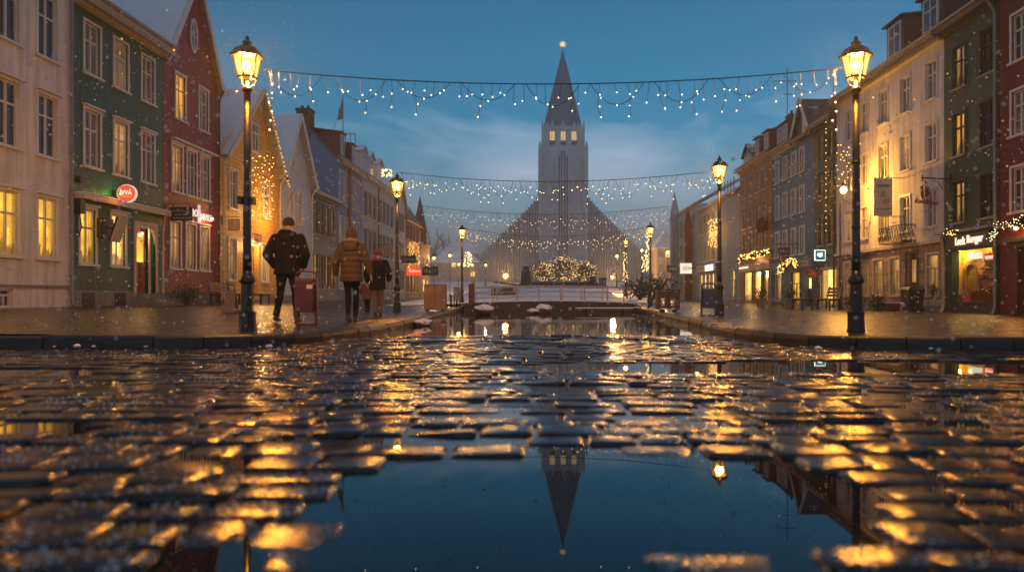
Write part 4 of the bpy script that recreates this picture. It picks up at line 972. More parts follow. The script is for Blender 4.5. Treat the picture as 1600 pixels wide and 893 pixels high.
mb=MB(); uu=ui(1540,-.5); Rr.box(mb,su0-.1,uu+.5,wb+.01,-.30,.225,.60); mb.build('counter',M('wood'),h)
mb=MB(); 
for zz in (1.02,1.36): Rr.box(mb,su0-.1,uu+.25,wb+.005,wb+.2,zz,zz+.04)
mb.build('shelf',M('dark_wood'),h)
mb=MB(); ul=ui(1523,-.55); Rr.box(mb,ul-.33,ul+.33,wb+.02,wb+.14,1.76,1.98); mb.build('ceiling_lamp',M('letter_glow'),h)
us=ui(1548,-.3); mb=MB(); Rr.box(mb,us-.36,us+.36,-.36,-.31,1.44,1.88); sb=mb.build('screen',M('sign_black'),h)
mb=MB(); Rr.box(mb,us-.33,us+.33,-.308,-.302,1.67,1.83); mb.build('screen_strip',M('red_glow'),sb)
text('DJ ÍMDMG','screen_text',M('screen_glow'),.13,Rr.m(us,-.295,1.75),sb,.002,.58)
mb=MB(); Rr.box(mb,us-.05,us-.03,-.34,-.32,1.88,2.28); Rr.box(mb,us+.03,us+.05,-.34,-.32,1.88,2.28); mb.build('screen_hanger',M('dark_trim'),sb)
rg=random.Random(9)
for i in range(34):
    mb=MB(); row=i%3; w_=rg.uniform(wb+.06,-.34) if row==0 else wb+.11; zz=(.602,1.062,1.402)[row]; px=rg.uniform(1522,1557) if row==0 else rg.uniform(1536,1557); uu=ui(px,w_)
    if not su0-.08<uu<ue-.1: continue
    if row and uu>ui(1540,-.5)+.2: continue
    r_=rg.uniform(.045,.085) if row==0 else rg.uniform(.03,.05)
    if i%4==0: Rr.box(mb,uu-r_,uu+r_,w_-r_*.7,w_+r_*.7,zz,zz+r_*rg.uniform(1,3))
    elif i%4==1: mb.lathe(P(uu,w_,zz),[(r_*.6,0),(r_*.8,.02),(r_*.75,r_*2),(r_*.3,r_*2.6),(r_*.3,r_*3)],8)
    else: mb.ico(P(uu,w_,zz+r_*.6),r_,2,(1,1,.62),.2)
    mb.build('shop_goods',M(rg.choice(['board_brown','cream_trim','wood','sign_red','ochre_brick','sign_black','pot_stone'])),h)
ur=ui(1502,-.3); mb=MB(); Rr.box(mb,ur-.2,ur+.2,-.5,-.26,.225,.50); mb.build('red_box',M('sign_red'),h)
mb=MB(); mb.poly(P(su0,-.06,sz1),P(su1,-.06,sz1),P(su1,-.06,sz0),P(su0,-.06,sz0))
m=bpy.data.materials.new('shop_glass'); m.use_nodes=True; k=NT(m); k.n.remove(k.n['Principled BSDF']); tr=k.new('ShaderNodeBsdfTransparent'); gl=k.new('ShaderNodeBsdfGlossy'); gl.inputs['Roughness'].default_value=.02; fr=k.new('ShaderNodeFresnel'); mx=k.new('ShaderNodeMixShader'); k.link(fr.outputs[0],mx.inputs[0]); k.link(tr.outputs[0],mx.inputs[1]); k.link(gl.outputs[0],mx.inputs[2]); k.link(mx.outputs[0],k.n['Material Output'].inputs[0]); MATS['shop_glass']=m
mb.build('shop_window',m,h,recalc=False)
def point(name, p, watts, c=(1,.55,.20), r=.05):
    d=bpy.data.lights.new(name,'POINT'); d.energy=watts; d.color=c; d.shadow_soft_size=r; o=bpy.data.objects.new(name,d); col.objects.link(o); o.location=p; return o
point('shop_light',P((su0+su1)/2-.2,-.33,2.12),55,(1,.58,.13),.06); point('shop_light',P(uo+.35,-.30,1.95),26,(1,.58,.13),.06)
plinth(h,Rr,u0,u1,-.5,.16,'dark_plinth',.06); downpipe(h,Rr,u1-.12,-.12,2.6,'cream_trim',.2); downpipe(h,Rr,u0+.1,-.12,10.0,'grey_trim')
# big white house with stone ground floor
u0,u1=vg[2]+.01,vg[3]-.01; h=house(Rr,'terrace_house',u0,u1,'big white house with beige stone ground floor, balcony and black dormers')
wd0,wd1=Rr.u(1433),Rr.u(1417)
cols4=(1326,1350,1380,1414.5,1455); lowc_=(1326,1350.5,1372,1398.5,1457.5)
H=[hole(Rr,p,.78,z0,z1) for z0,z1 in ((3.06,4.45),(5.5,6.9),(7.83,9.25)) for p in cols4]
wall(h,Rr,u0,u1,2.5,10.05,H,'white_plaster',ridge=(-4,13))
Hg=[hole(Rr,p,.80,.5,2.02) for p in lowc_]
mb_h=wall(h,Rr,u0,u1,-.6,2.49,Hg+[(wd0,wd1,-.05,2.15)],'beige_stone',depth=8)
mb_h.name='ground_floor_wall'
for ri,(z0,z1) in enumerate(((3.06,4.45),(5.5,6.9),(7.83,9.25))):
    for ci,p in enumerate(cols4): window(h,Rr,Rr.u(p),z0,z1,.78,'glass_amber' if (ri,ci)==(1,2) else ('glass_gold' if (ri,ci) in((0,0),(1,3)) else 'glass_grey'),'white_trim','cross')
for ci,p in enumerate(lowc_): window(h,Rr,Rr.u(p),.5,2.02,.80,('glass_dusk','glass_dusk','glass_gold','glass_gold','glass_gold')[ci],'cream_trim','tee')
door(h,Rr,wd0,wd1,-.05,2.15,'brown_door_paint','dark_trim','glass_gold')
mb=MB(); Rr.box(mb,u0,u1,.003,.14,2.42,2.54); mb.build('string_course',M('cream_trim'),h)
long_roof(h,Rr,u0,u1,10.05,(-4,13),'dark_roof'); cornice(h,Rr,u0,u1,10.1,'white_trim',d=.36)
dormer(h,Rr,Rr.u(1441),1.5,10.3,12.0,3.0,'dark_roof','dark_roof','glass_blue',shed=True,front=-.35); dormer(h,Rr,Rr.u(1386),1.5,10.3,12.0,3.0,'dark_roof','dark_roof','glass_blue',shed=True,front=-.35)
chimney(h,XR+1.6,Rr.u(1370),11,12.0,.6,.6,'white_plaster')
bc=thing('balcony',Rr.P(Rr.u(1419),0,2.56),'black wrought iron balcony on the white house','balcony')
b0,b1=Rr.u(1437),Rr.u(1400); mb=MB(); Rr.box(mb,b0,b1,.145,.72,2.55,2.60); mb.build('balcony_floor',M('black_iron'),bc)
mb=MB()
for a,b in (((b0,.70),(b1,.70)),((b0,.15),(b0,.70)),((b1,.15),(b1,.70))):
    for z in (2.62,3.22): mb.bar(Rr.P(*a,z),Rr.P(*b,z),.035)
    n=9 if abs(a[0]-b[0])>.5 else 3
    for i in range(n):
        q=lambda t:(a[0]+(b[0]-a[0])*t,a[1]+(b[1]-a[1])*t)
        mb.bar(Rr.P(*q(i/n),2.62),Rr.P(*q((i+1)/n),3.22),.016); mb.bar(Rr.P(*q(i/n),3.22),Rr.P(*q((i+1)/n),2.62),.016)
mb.build('balustrade',M('black_iron'),bc)
plinth(h,Rr,u0,wd0-.12,-.5,.12,'grey_plinth'); plinth(h,Rr,wd1+.12,u1,-.5,.12,'grey_plinth')
mb=MB(); aw=(Rr.u(1359),Rr.u(1341)); slab(mb,Rr.P(aw[0],.01,2.35),Rr.P(aw[1],.01,2.35),Rr.P(aw[1],.75,2.1),Rr.P(aw[0],.75,2.1),.05); mb.build('awning',M('cloth_blue'),h)
# narrow moss green house
u0,u1=vg[3]+.01,vg[4]-.01; h=house(Rr,'green_house',u0,u1,'narrow moss green house with shop window between white and blue houses')
mz=(Rr.u(1309),Rr.u(1283))
grid_house(h,Rr,u0,u1,-.6,9.5,'moss_green_plaster',(1283.5,1299),((3.1,4.6),(5.5,6.9),(7.5,8.9)),.75,lambda r,c:'glass_dusk',trim='dark_trim',extra=((mz[0]+.1,mz[1],.0,1.85),),ridge=(-4,11.8))
window(h,Rr,(mz[0]+.1+mz[1])/2,.0,1.85,mz[1]-mz[0]-.1,'glass_bright','cream_trim','plain',True)
long_roof(h,Rr,u0,u1,9.5,(-4,11.8),'slate_roof'); cornice(h,Rr,u0,u1,9.5,'dark_trim'); downpipe(h,Rr,u0+.1,-.1,9.4,'dark_trim')
# deep blue house with cross gable
u0,u1=vg[4]+.01,vg[5]-.01; ua=Rr.u(1254); h=house(Rr,'blue_house',u0,u1,'deep blue house with slate gable, shops and lit garland below')
b_d=(Rr.u(1262),Rr.u(1240))
grid_house(h,Rr,u0,u1,-.6,9.4,'deep_blue_plaster',(1215,1227,1240.5,1253.5,1268),((2.85,4.35),(5.2,6.6),(7.45,8.75)),.72,lambda r,c:'glass_grey',extra=((Rr.u(1221),Rr.u(1213),.2,1.9),(Rr.u(1250),Rr.u(1236),-.1,1.85),(Rr.u(1269),Rr.u(1259),-.05,1.9)),ridge=(-4.5,12.0))
window(h,Rr,(Rr.u(1221)+Rr.u(1213))/2,.2,1.9,Rr.u(1213)-Rr.u(1221),'glass_gold','cream_trim','plain')
window(h,Rr,(Rr.u(1250)+Rr.u(1236))/2,-.1,1.85,Rr.u(1236)-Rr.u(1250),'glass_amber','dark_trim','tee',False)
door(h,Rr,Rr.u(1269),Rr.u(1259),-.05,1.9,'dark_trim','dark_trim','glass_bright')
long_roof(h,Rr,u0,u1,9.4,(-4.5,12.0),'red_tile_roof'); cornice(h,Rr,Rr.u(1246),u1,9.45)
mb=MB(); g0,g1=u0,Rr.u(1243); mb.poly(Rr.P(g0,.012,9.3),Rr.P(g1,.012,9.3),Rr.P((g0+g1)/2,.012,11.3)); mb.build('cross_gable',M('deep_blue_plaster'),h,recalc=False)
mb=MB()
for ue in (g0,g1): slab(mb,Rr.P(ue+(.15 if ue==g1 else -.15),.3,9.15),Rr.P((g0+g1)/2,.3,11.32),Rr.P((g0+g1)/2,-4,11.32),Rr.P(ue+(.15 if ue==g1 else -.15),-4,9.15),.13)
mb.build('gable_roof',M('slate_roof'),h)
mb=MB()
for ue_ in (g0-.15,g1+.15): mb.bar(Rr.P(ue_,.33,9.2),Rr.P((g0+g1)/2,.33,11.42),.05,.24)
mb.build('verge_board',M('white_trim'),h)
window(h,Rr,Rr.u(1258),9.55,10.5,.5,'glass_gold','white_trim','tee',False,reveal=-.02)
mb=MB(); Rr.box(mb,u0+.1,u1-.2,.004,.16,2.0,2.5); mb.build('shop_fascia',M('blue_plaster'),h)
for px in (1231,1222): dormer(h,Rr,Rr.u(px)+1.2,1.0,9.7,11.0,2.6,'red_tile_roof','red_tile_roof','glass_grey')
downpipe(h,Rr,u1-.1,-.1,9.4,'grey_trim')
# ochre brick house
u0,u1=vg[5]+.01,vg[6]-.01; h=house(Rr,'brick_house',u0,u1,'ochre brick house with three lit shop windows under a garland')
shop=[(1201,1191.5),(1189.5,1178),(1175,1162)]
grid_house(h,Rr,u0,u1,-.6,9.7,'ochre_brick',(1163.5,1173.5,1184,1194.5),((3.3,4.9),(5.3,6.7),(7.5,8.9)),.8,lambda r,c:'glass_dusk',trim='grey_trim',style='tee',extra=[(Rr.u(a),Rr.u(b),.1,2.15) for a,b in shop],ridge=(-4,12.2))
for i,(a,b) in enumerate(shop): window(h,Rr,(Rr.u(a)+Rr.u(b))/2,.1,2.15,Rr.u(b)-Rr.u(a),'glass_bright' if i else 'glass_gold','dark_trim','plain',False)
long_roof(h,Rr,u0,u1,9.7,(-4,12.2),'red_tile_roof'); cornice(h,Rr,u0,u1,9.75,'cream_trim'); 
mb=MB(); Rr.box(mb,u0+.02,u1-.02,.004,.12,2.22,2.75); mb.build('shop_fascia',M('dark_trim'),h)
for px in (1192,1178): dormer(h,Rr,Rr.u(px),1.1,9.9,11.3,2.6,'red_tile_roof','red_tile_roof','glass_grey')
dormer(h,Rr,Rr.u(1163),2.2,9.7,10.6,3,'grey_trim','slate_roof','glass_grey',shed=False)
chimney(h,XR+2.5,Rr.u(1184),11.2,12.8,.9,.8)
downpipe(h,Rr,u0+.15,-.1,2.9,'cream_trim',.2)
# pale house with blank plaster and lit doorway
u0,u1=vg[6]+.01,vg[7]-.01; h=house(Rr,'plaster_house',u0,u1,'pale grey house with blank plaster and snowy roof beyond the ochre brick')
grid_house(h,Rr,u0,u1,-.6,8.4,'pale_plaster',(1095,1101,1107,1114),((.3,2.4,(1096,1102,1108,1114,1146)),(3.6,5.2),(6.0,7.6)),1.05,lambda r,c:'glass_bright' if r==0 else 'glass_dusk',trim='grey_trim',style='tee',ridge=(-4,10.8))
long_roof(h,Rr,u0,u1,8.4,(-4,10.8),'snowy_roof',ov=.3)
mb=MB(); Rr.box(mb,Rr.u(1122),u1-.3,.004,.2,2.6,3.2); mb.build('shop_fascia',M('dark_trim'),h)
chimney(h,XR+1.8,Rr.u(1138),9.3,10.6,.8,1.0)
for q in range(4):
    mb=MB(); uu=Rr.u(1124)+q*1.0; mb.bar(Rr.P(uu,-1.2,9.1),Rr.P(uu,-1.2,10.3),.09); mb.build('roof_railing',M('grey_trim'),h)
# white house with spires at the far end
u0,u1=vg[7]+.01,vg[8]-.01; h=house(Rr,'turret_house',u0,u1,'pale house with pointed turrets at the far right end')
grid_house(h,Rr,u0,u1,-.6,9.2,'pale_plaster',(1053,1059,1065,1071,1077,1083),((.4,2.6),(4.0,5.8),(6.6,8.3)),.95,lambda r,c:'glass_dusk',trim='grey_trim',style='tee',depth=8)
mb=MB(); slab(mb,Rr.P(u0,.2,9.1),Rr.P(u1,.2,9.1),Rr.P(u1,-6,12.5),Rr.P(u0,-6,12.5),.2); mb.build('roof',M('snowy_roof'),h)
for px,ww,zb,zt,mt in ((1057,1.05,8.6,11.9,'pale_plaster'),(1083,.8,3.0,9.0,'rust_brick')):
    mb=MB(); c=Rr.P(Rr.u(px),.2 if px==1057 else .5,0); mb.lathe((c.x,c.y,0),[(ww*.62,-.4),(ww*.62,zb if px==1057 else 7.0),(ww*.72,(zb if px==1057 else 7.0)+.1),(.04,zt)],4,R(45)); mb.build('turret',M(mt),h)
# low buildings across the far square
for px0,px1,Y,ztop,lab,fr in ((672,746,150,7.2,'snow roofed long building across the square, left of the church',.5),(692,742,175,11.5,'higher snow roofed villa behind the long building, left of the church',.4),(1026,1062,120,9.5,'snow roofed pale building between the church and the right row of houses',.5)):
    a=at(px0,440,Y); b=at(px1,440,Y); z0=hill(Y)-1; h=thing('town_building',((a.x+b.x)/2,Y,z0),lab,'building')
    mb=MB(); mb.box(a.x,b.x,Y,Y+9,z0,z0+ztop*.68); mb.build('wall',M('hill_house'),h)
    mb=MB(); zt=z0+ztop*.68; mb.prism([(a.x-.5,Y-.5,zt),(b.x+.5,Y-.5,zt),(b.x+.5,Y+9.5,zt),(a.x-.5,Y+9.5,zt)],[(a.x+2,Y+4,z0+ztop),(b.x-2,Y+4,z0+ztop),(b.x-2,Y+5,z0+ztop),(a.x+2,Y+5,z0+ztop)]); mb.build('roof',M('snow'),h)
    nn=max(3,int((b.x-a.x)/1.7))
    for i in range(nn):
        x=a.x+(i+.5)*(b.x-a.x)/nn
        for zf in (.16,.42):
            mb=MB(); mb.box(x-.4,x+.4,Y-.06,Y-.01,z0+1+ztop*zf,z0+1+ztop*zf+ztop*.13); mb.build('window',M('glass_bright' if rg.random()<.3 else 'glass_dusk'),h)
# ------------------------------------------------------------------ church on the hill
CY=230.0; CS=F/CY; cxm=(880-CX)/CS; zg=hill(CY)-1.5
def cz(py): return ZC+(HY-py)/CS
def cx_(px): return (px-CX)/CS
ch=thing('church',(cxm,CY,zg),'huge grey concrete church with stepped wings and pointed tower','church')
hw=39/CS; D=14.0
# tower shaft with ribbed corners and recessed slot window
mb=MB(); zt=cz(229); sl=[(874,877),(879,881.5),(883.5,886),] 
xs=[872.5,875.5,877.5,880.5,882.5,885.5,887.5]
cuts=[(872.8,875.0),(876.6,878.8),(881.2,883.4),(885.0,887.2)]
zs0,zs1=cz(400),cz(243)
x=cxm-hw; segs=[]
for a,b in cuts: segs.append((x,cx_(a))); x=cx_(b)
segs.append((x,cxm+hw))
for a,b in segs: mb.box(a,b,CY,CY+.9,zg,zt)
for i,(a,b) in enumerate(cuts):
    zz=zs1+(1.6 if i in(1,2) else 0); mb.box(cx_(a),cx_(b),CY,CY+.9,zz,zt); mb.box(cx_(a),cx_(b),CY,CY+.9,zg,zs0)
mb.box(cxm-hw,cxm+hw,CY+.95,CY+D,zg,zt)
tw=mb.build('tower',M('concrete'),ch)
mb=MB()
for k_,wd in ((-1,1.5),(1,1.5)):
    xx=cxm+k_*(hw-.75); mb.box(xx-.75,xx+.75,CY-.7,CY-.002,zg,zt-1.2); mb.box(xx-.5,xx+.5,CY-1.15,CY-.702,zg,zt-4)
for q in (-.62,-.40,-.235,.235,.40,.62):
    mb.box(cxm+hw*q-.35,cxm+hw*q+.35,CY-.42,CY-.002,zg,zt-(3 if abs(q)>.5 else 8 if abs(q)>.3 else 5))
mb.build('buttress',M('concrete'),tw)
mb=MB()
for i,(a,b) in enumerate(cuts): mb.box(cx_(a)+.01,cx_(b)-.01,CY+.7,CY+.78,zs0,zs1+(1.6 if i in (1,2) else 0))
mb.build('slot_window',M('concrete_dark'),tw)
# belfry
bw=34/CS; zb=cz(196); mb=MB(); bc=[(863,7.2),(880,7.2),(897,7.2)]; z0w,z1w=cz(219),cz(201)
x=cxm-bw; 
for px,wpx in bc:
    a,b=cx_(px-wpx/2),cx_(px+wpx/2); mb.box(x,a,CY+.6,CY+1.6,zt,zb); mb.box(a,b,CY+.6,CY+1.6,zt,z0w); mb.box(a,b,CY+.6,CY+1.6,z1w,zb); x=b
mb.box(x,cxm+bw,CY+.6,CY+1.6,zt,zb); mb.box(cxm-bw,cxm+bw,CY+1.61,CY+D-.8,zt,zb)
bf=mb.build('belfry',M('concrete'),ch)
for px,wpx in bc:
    a,b=cx_(px-wpx/2),cx_(px+wpx/2)
    mb=MB(); mb.box(a+.01,b-.01,CY+1.3,CY+1.35,z0w,z1w); wn=mb.build('belfry_window',M('belfry_glow'),bf)
    mb=MB(); 
    for q in (.33,.66): mb.box(a+(b-a)*q-.07,a+(b-a)*q+.07,CY+1.1,CY+1.25,z0w,z1w)
    mb.build('mullion',M('concrete'),wn)
    # pointed gablet above each opening
    mb=MB(); g=[(a-.45,CY+.45,z1w-.6),(b+.45,CY+.45,z1w-.6),((a+b)/2,CY+.45,cz(186))]; mb.prism(g,[(x_,CY+2.6,z_) for x_,_,z_ in g]); mb.build('gablet',M('concrete'),bf)
    mb=MB(); mb.box(a-.12,b+.12,CY+.3,CY+.58,z0w-1.3,z0w-.02); mb.build('sill_block',M('concrete_dark'),bf)
for s in (-1,1):
    for yy in (CY+.9,CY+D-1.4):
        for off,hh in ((0,cz(186)),(1.5,cz(194))):
            mb=MB(); xx=cxm+s*(bw-.35-off); mb.lathe((xx,yy,0),[(.42,zb-.1),(.42,zb+1.0),(.03,hh)],4,R(45)); mb.build('pinnacle',M('concrete'),bf)
for s in (-1,1):
    mb=MB(); xx=cxm+s*(hw-.5); mb.lathe((xx,CY+.4,0),[(.55,zt-.1),(.55,zt+.7),(.05,zt+2.0)],4,R(45)); mb.build('pinnacle',M('concrete'),tw)
# spire: eight sided, faintly stepped, pierced by rows of small openings
mb=MB(); sb=33.0/CS; ztip=cz(66); cyy=CY+D*.5
N=18; prof=[]
for i in range(N+1):
    t=i/N; r=sb*1.06*(1-t)**1.02+.12; z=cz(203)+(ztip-cz(203))*t
    prof.append((r,z)); 
    if i<N: prof.append((r*.985,z+.05))
mb.lathe((cxm,cyy,0),prof,8,R(22.5)); sp=mb.build('spire',M('spire_stone'),ch)
mb=MB()
for i in range(2,15):
    t=(i+.3)/N; r=(sb*1.06*(1-t)+.12)*math.cos(R(22.5)); z=cz(203)+(ztip-cz(203))*t
    n=4 if i<5 else (3 if i<9 else 2 if i<13 else 1)
    for f in range(8):
        a=R(45*f); wf=r*math.tan(R(22.5))*1.7
        for q in range(n):
            off=wf*((q+.5)/n-.5); c=Vector((cxm+(r+.0)*math.cos(a)-off*math.sin(a),cyy+(r)*math.sin(a)+off*math.cos(a),z))
            tx=Vector((-math.sin(a),math.cos(a),0)); ou=Vector((math.cos(a),math.sin(a),0))
            c+=tx*.22*noise.noise(c*3); p=[c-tx*.12-ou*.25,c+tx*.12-ou*.25,c+tx*.12+ou*.10,c-tx*.12+ou*.10]; mb.prism(p,[v+Vector((0,0,.55))-ou*.06 for v in p])
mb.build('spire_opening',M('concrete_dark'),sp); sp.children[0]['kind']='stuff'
# golden star on the tip
st=MB(); N=16; c=Vector((cxm,cyy,cz(57.5))); ring=[]
for i in range(N): a=2*math.pi*i/N; rr=1.35 if i%2==0 else .55; ring.append(c+Vector((rr*math.sin(a),0,rr*math.cos(a))))
vs=ring+[c+Vector((0,-.4,0)),c+Vector((0,.4,0))]; st.add(vs,[(i,(i+1)%N,N) for i in range(N)]+[(i,(i+1)%N,N+1) for i in range(N)])
s_=st.build('star_ornament',M('star_glow'),None,origin=c); tag(s_,'golden eight pointed star on the church spire','star')
mb=MB(); mb.bar((cxm,cyy,ztip-.4),(cxm,cyy,cz(60)),.16); mb.build('star_pole',M('black_iron'),s_)
# stepped wings of basalt-like columns
for s in (-1,1):
    mb=MB(); n=22; xa=hw+.1; xb=132/CS; wdt=(xb-xa)/n
    for i in range(n):
        x0=xa+wdt*i; t=((i+.5)/n)**.90; zt_=cz(304)+(cz(389)-cz(304))*t
        yb=CY+1.5+i*.4; zz0=zt_-.9; 
        c0=cxm+s*(x0+.12); c1=cxm+s*(x0+wdt-.12); m_=(c0+c1)/2
        base=[(c0,yb,zg),(m_,yb-.5,zg),(c1,yb,zg),(c1,yb+5,zg),(c0,yb+5,zg)]; mb.prism(base,[(a,b,zt_-abs(j-1)*.5 if j<3 else zt_-.4) for j,(a,b,_) in enumerate(base)])
        # dark recess between two columns
    wg=mb.build('wing',M('concrete'),ch)
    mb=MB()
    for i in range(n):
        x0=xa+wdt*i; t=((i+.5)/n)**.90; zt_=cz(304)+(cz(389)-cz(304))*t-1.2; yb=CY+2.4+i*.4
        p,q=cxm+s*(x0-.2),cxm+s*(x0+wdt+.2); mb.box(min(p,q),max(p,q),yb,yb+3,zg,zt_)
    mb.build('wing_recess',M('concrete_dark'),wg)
# nave behind
mb=MB(); mb.prism([(cxm-9,CY+14,zg),(cxm+9,CY+14,zg),(cxm+9,CY+60,zg),(cxm-9,CY+60,zg)],[(cxm-9,CY+14,zg+18),(cxm+9,CY+14,zg+18),(cxm+9,CY+60,zg+18),(cxm-9,CY+60,zg+18)]); mb.build('nave',M('concrete'),ch)
# steps and pedestals before the square
sp=thing('stone_stairs',(1.2,62,1.0),'wide dark stone stairs between pedestals before the church','stairs')
Ys=60.0; x0,x1=at(828,0,Ys).x,at(928,0,Ys).x; mb=MB(); nst=7; zb0=at(0,452,Ys).z; zt0=at(0,438,Ys).z
for i in range(nst): mb.box(x0,x1,Ys+i*.5,Ys+i*.5+.49+ (2 if i==nst-1 else 0),zb0-.8,zb0+(zt0-zb0)*(i+1)/nst)
mb.build('step_flight',M('dark_plinth'),sp)
mb=MB(); 
for i in (2,5,6): mb.box(x0+.05,x1-.05,Ys+i*.5+.15,Ys+i*.5+.45,zb0+(zt0-zb0)*(i+1)/nst+.003,zb0+(zt0-zb0)*(i+1)/nst+.03)
mb.build('step_snow',M('snow'),sp)
for px,pt,lab in ((822,416,'dark stone pedestal left of the wide stairs'),(926,432,'low dark stone pedestal right of the wide stairs')):
    c=at(px,440,Ys-.6); zt_=at(0,pt,Ys).z; p=thing('pedestal',(c.x,Ys-.6,.9),lab,'pedestal'); mb=MB()
    mb.lathe((c.x,Ys-.6,0),[(.95,.2),(.8,1.4),(.62,1.5),(.5,zt_-.5),(.55,zt_-.45),(.36,zt_-.4),(.32,zt_)],4,R(45)); mb.build('pedestal_block',M('dark_plinth'),p)
    mb=MB(); mb.lathe((c.x,Ys-.6,0),[(.34,zt_+.003),(.3,zt_+.09)],4,R(45)); mb.build('snow_cover',M('snow'),p)
# ------------------------------------------------------------------ street lamps
def make_lamp(loc,label):
    x,y,z=loc; o=thing('street_lamp',loc,label,'street lamp','street lamps along the street')
    C=Vector(loc); I=M('black_iron')
    mb=MB(); mb.lathe(C,[(.118,-.02),(.118,.03),(.108,.05),(.104,.22),(.112,.235),(.112,.262),(.088,.275),(.078,.33),(.074,.62),(.082,.63)],8,R(22.5)); mb.build('base',I,o)
    mb=MB(); mb.sm=True; mb.lathe(C,[(.078,.631),(.104,.655),(.108,.675),(.092,.69),(.092,.715),(.062,.735),(.058,.80)],16); mb.build('collar',I,o)
    mb=MB(); mb.sm=True; mb.lathe(C,[(.058,.801),(.054,1.0),(.050,2.1),(.043,3.14)],16); 
    for zz in (1.35,2.2): mb.lathe(C,[(.050,zz),(.058,zz+.012),(.058,zz+.03),(.048,zz+.042)],16)
    mb.lathe(C,[(.043,3.141),(.062,3.155),(.066,3.185),(.050,3.21),(.030,3.22),(.026,3.30)],16); mb.build('post',I,o)
    h=MB(); n=6
    def ring(r,zz): return [C+Vector((r*math.cos(2*math.pi*i/n+R(30)),r*math.sin(2*math.pi*i/n+R(30)),zz)) for i in range(n)]
    b=ring(.118,3.335); t=ring(.178,3.615)
    for i in range(n):
        h.bar(b[i],t[i],.016); h.bar(b[i],b[(i+1)%n],.02); h.bar(t[i],t[(i+1)%n],.018)
        if i%2==0: h.tube([C+Vector((0,0,3.19)),(C+Vector((0,0,3.2))).lerp(b[i],.75)+Vector((0,0,-.05)),b[i]],.009,6)
    h.lathe(C,[(.03,3.298),(.03,3.335)],8); fr=h.build('lantern_frame',I,o)
    g=MB(); bi=ring(.113,3.34); ti=ring(.172,3.61)
    for i in range(n): g.poly(bi[i],bi[(i+1)%n],ti[(i+1)%n],ti[i])
    g.build('lantern_glass',M('lantern_glass'),fr)
    m=MB(); m.lathe(C,[(.03,3.336),(.03,3.40),(.02,3.42)],8); m.build('lamp_holder',I,fr)
    m=MB(); m.ico(C+Vector((0,0,3.50)),.035,2,(1,1,1.5)); 
    if 'lamp_bulb' not in MATS: emit('lamp_bulb',(1,.74,.36),14)
    m.build('lamp_bulb',M('lamp_bulb'),fr)
    c=MB(); c.lathe(C,[(.215,3.60),(.222,3.625),(.178,3.665),(.150,3.712),(.095,3.74),(.055,3.748),(.052,3.78),(.066,3.79),(.066,3.80),(.040,3.815),(.018,3.825),(.026,3.845),(.022,3.868),(.004,3.885)],6,R(30)); c.build('lantern_cap',I,o)
    return o
def lamp_light(p,watts,r=.09):
    return point('lamp_light',p,watts,(1,.39,.035),r)
LP=[((-3.90,9.72),'tall black street lamp on the left pavement before the yellow house'),
    ((4.10,9.72),'tall black street lamp on the right pavement before the big white house'),
    ((-4.07,20.5),'street lamp behind the walking people, before the white terrace'),
    ((4.27,18.0),'street lamp beside the blue litter bin'),
    ((-3.9,35.2),'street lamp left of the footbridge'),
    ((4.93,34.3),'street lamp right of the footbridge, behind the wooden planter'),
    ((5.3,48.0),'small distant street lamp with fairy lights right of the church stairs')]
proto=None
LW=[1150,1150,850,850,620,620,330]
for (xy,lab),wt in zip(LP,LW):
    z=ground(*xy) if xy[1]<40 else hill(xy[1])-.3
    if proto is None: proto=make_lamp((xy[0],xy[1],z),lab); o=proto
    else: o=copy_tree(proto); o.location=(xy[0],xy[1],z); o['label']=lab
    if xy==(4.10,9.72): o.rotation_euler.z=R(12)
    lamp_light((xy[0],xy[1],z+3.50),wt)
o=copy_tree(proto); o.location=(-11.9,13.4,ground(-11.9)); o['label']='street lamp of the same row, further left along the pavement, beside the white plaster house'; lamp_light((-11.9,13.4,ground(-11.9)+3.5),820)  # added lamp, out of view, throws warm light on the white house
# small lamps over the doors
def door_lamp(fc,u,z,w,watts,label,c=(1,.55,.18)):
    p=fc.P(u,w,z); o=thing('door_lamp',p,label,'door lamp'); mb=MB(); mb.ico(p,.06,2); mb.build('lamp_globe',M('far_lamp'),o); mb=MB(); mb.lathe(p,[(.09,.05),(.05,.1),(.02,.12)],8); mb.build('lamp_cap',M('black_iron'),o); point('door_light',p+Vector((fc.sg*.08,-.05,-.06)),watts,c,.06)
door_lamp(L,L.u(396),3.02,.3,90,'small glowing lamp over the yellow house door')
door_lamp(L,(L.u(211)+L.u(243))/2,2.72,-.14,9,'small lamp glowing inside the arched doorway of the green house')
door_lamp(L,L.u(322),3.75,.25,20,'small lamp shining on the red house wall by the letters',(1,.42,.14))
door_lamp(Rr,Rr.u(1603),2.5,.3,30,'orange wall lamp above the yellow door of the red brick house',(1,.38,.08))
door_lamp(Rr,Rr.u(1186),3.0,.35,30,'small lamp lighting the ochre brick shop front')
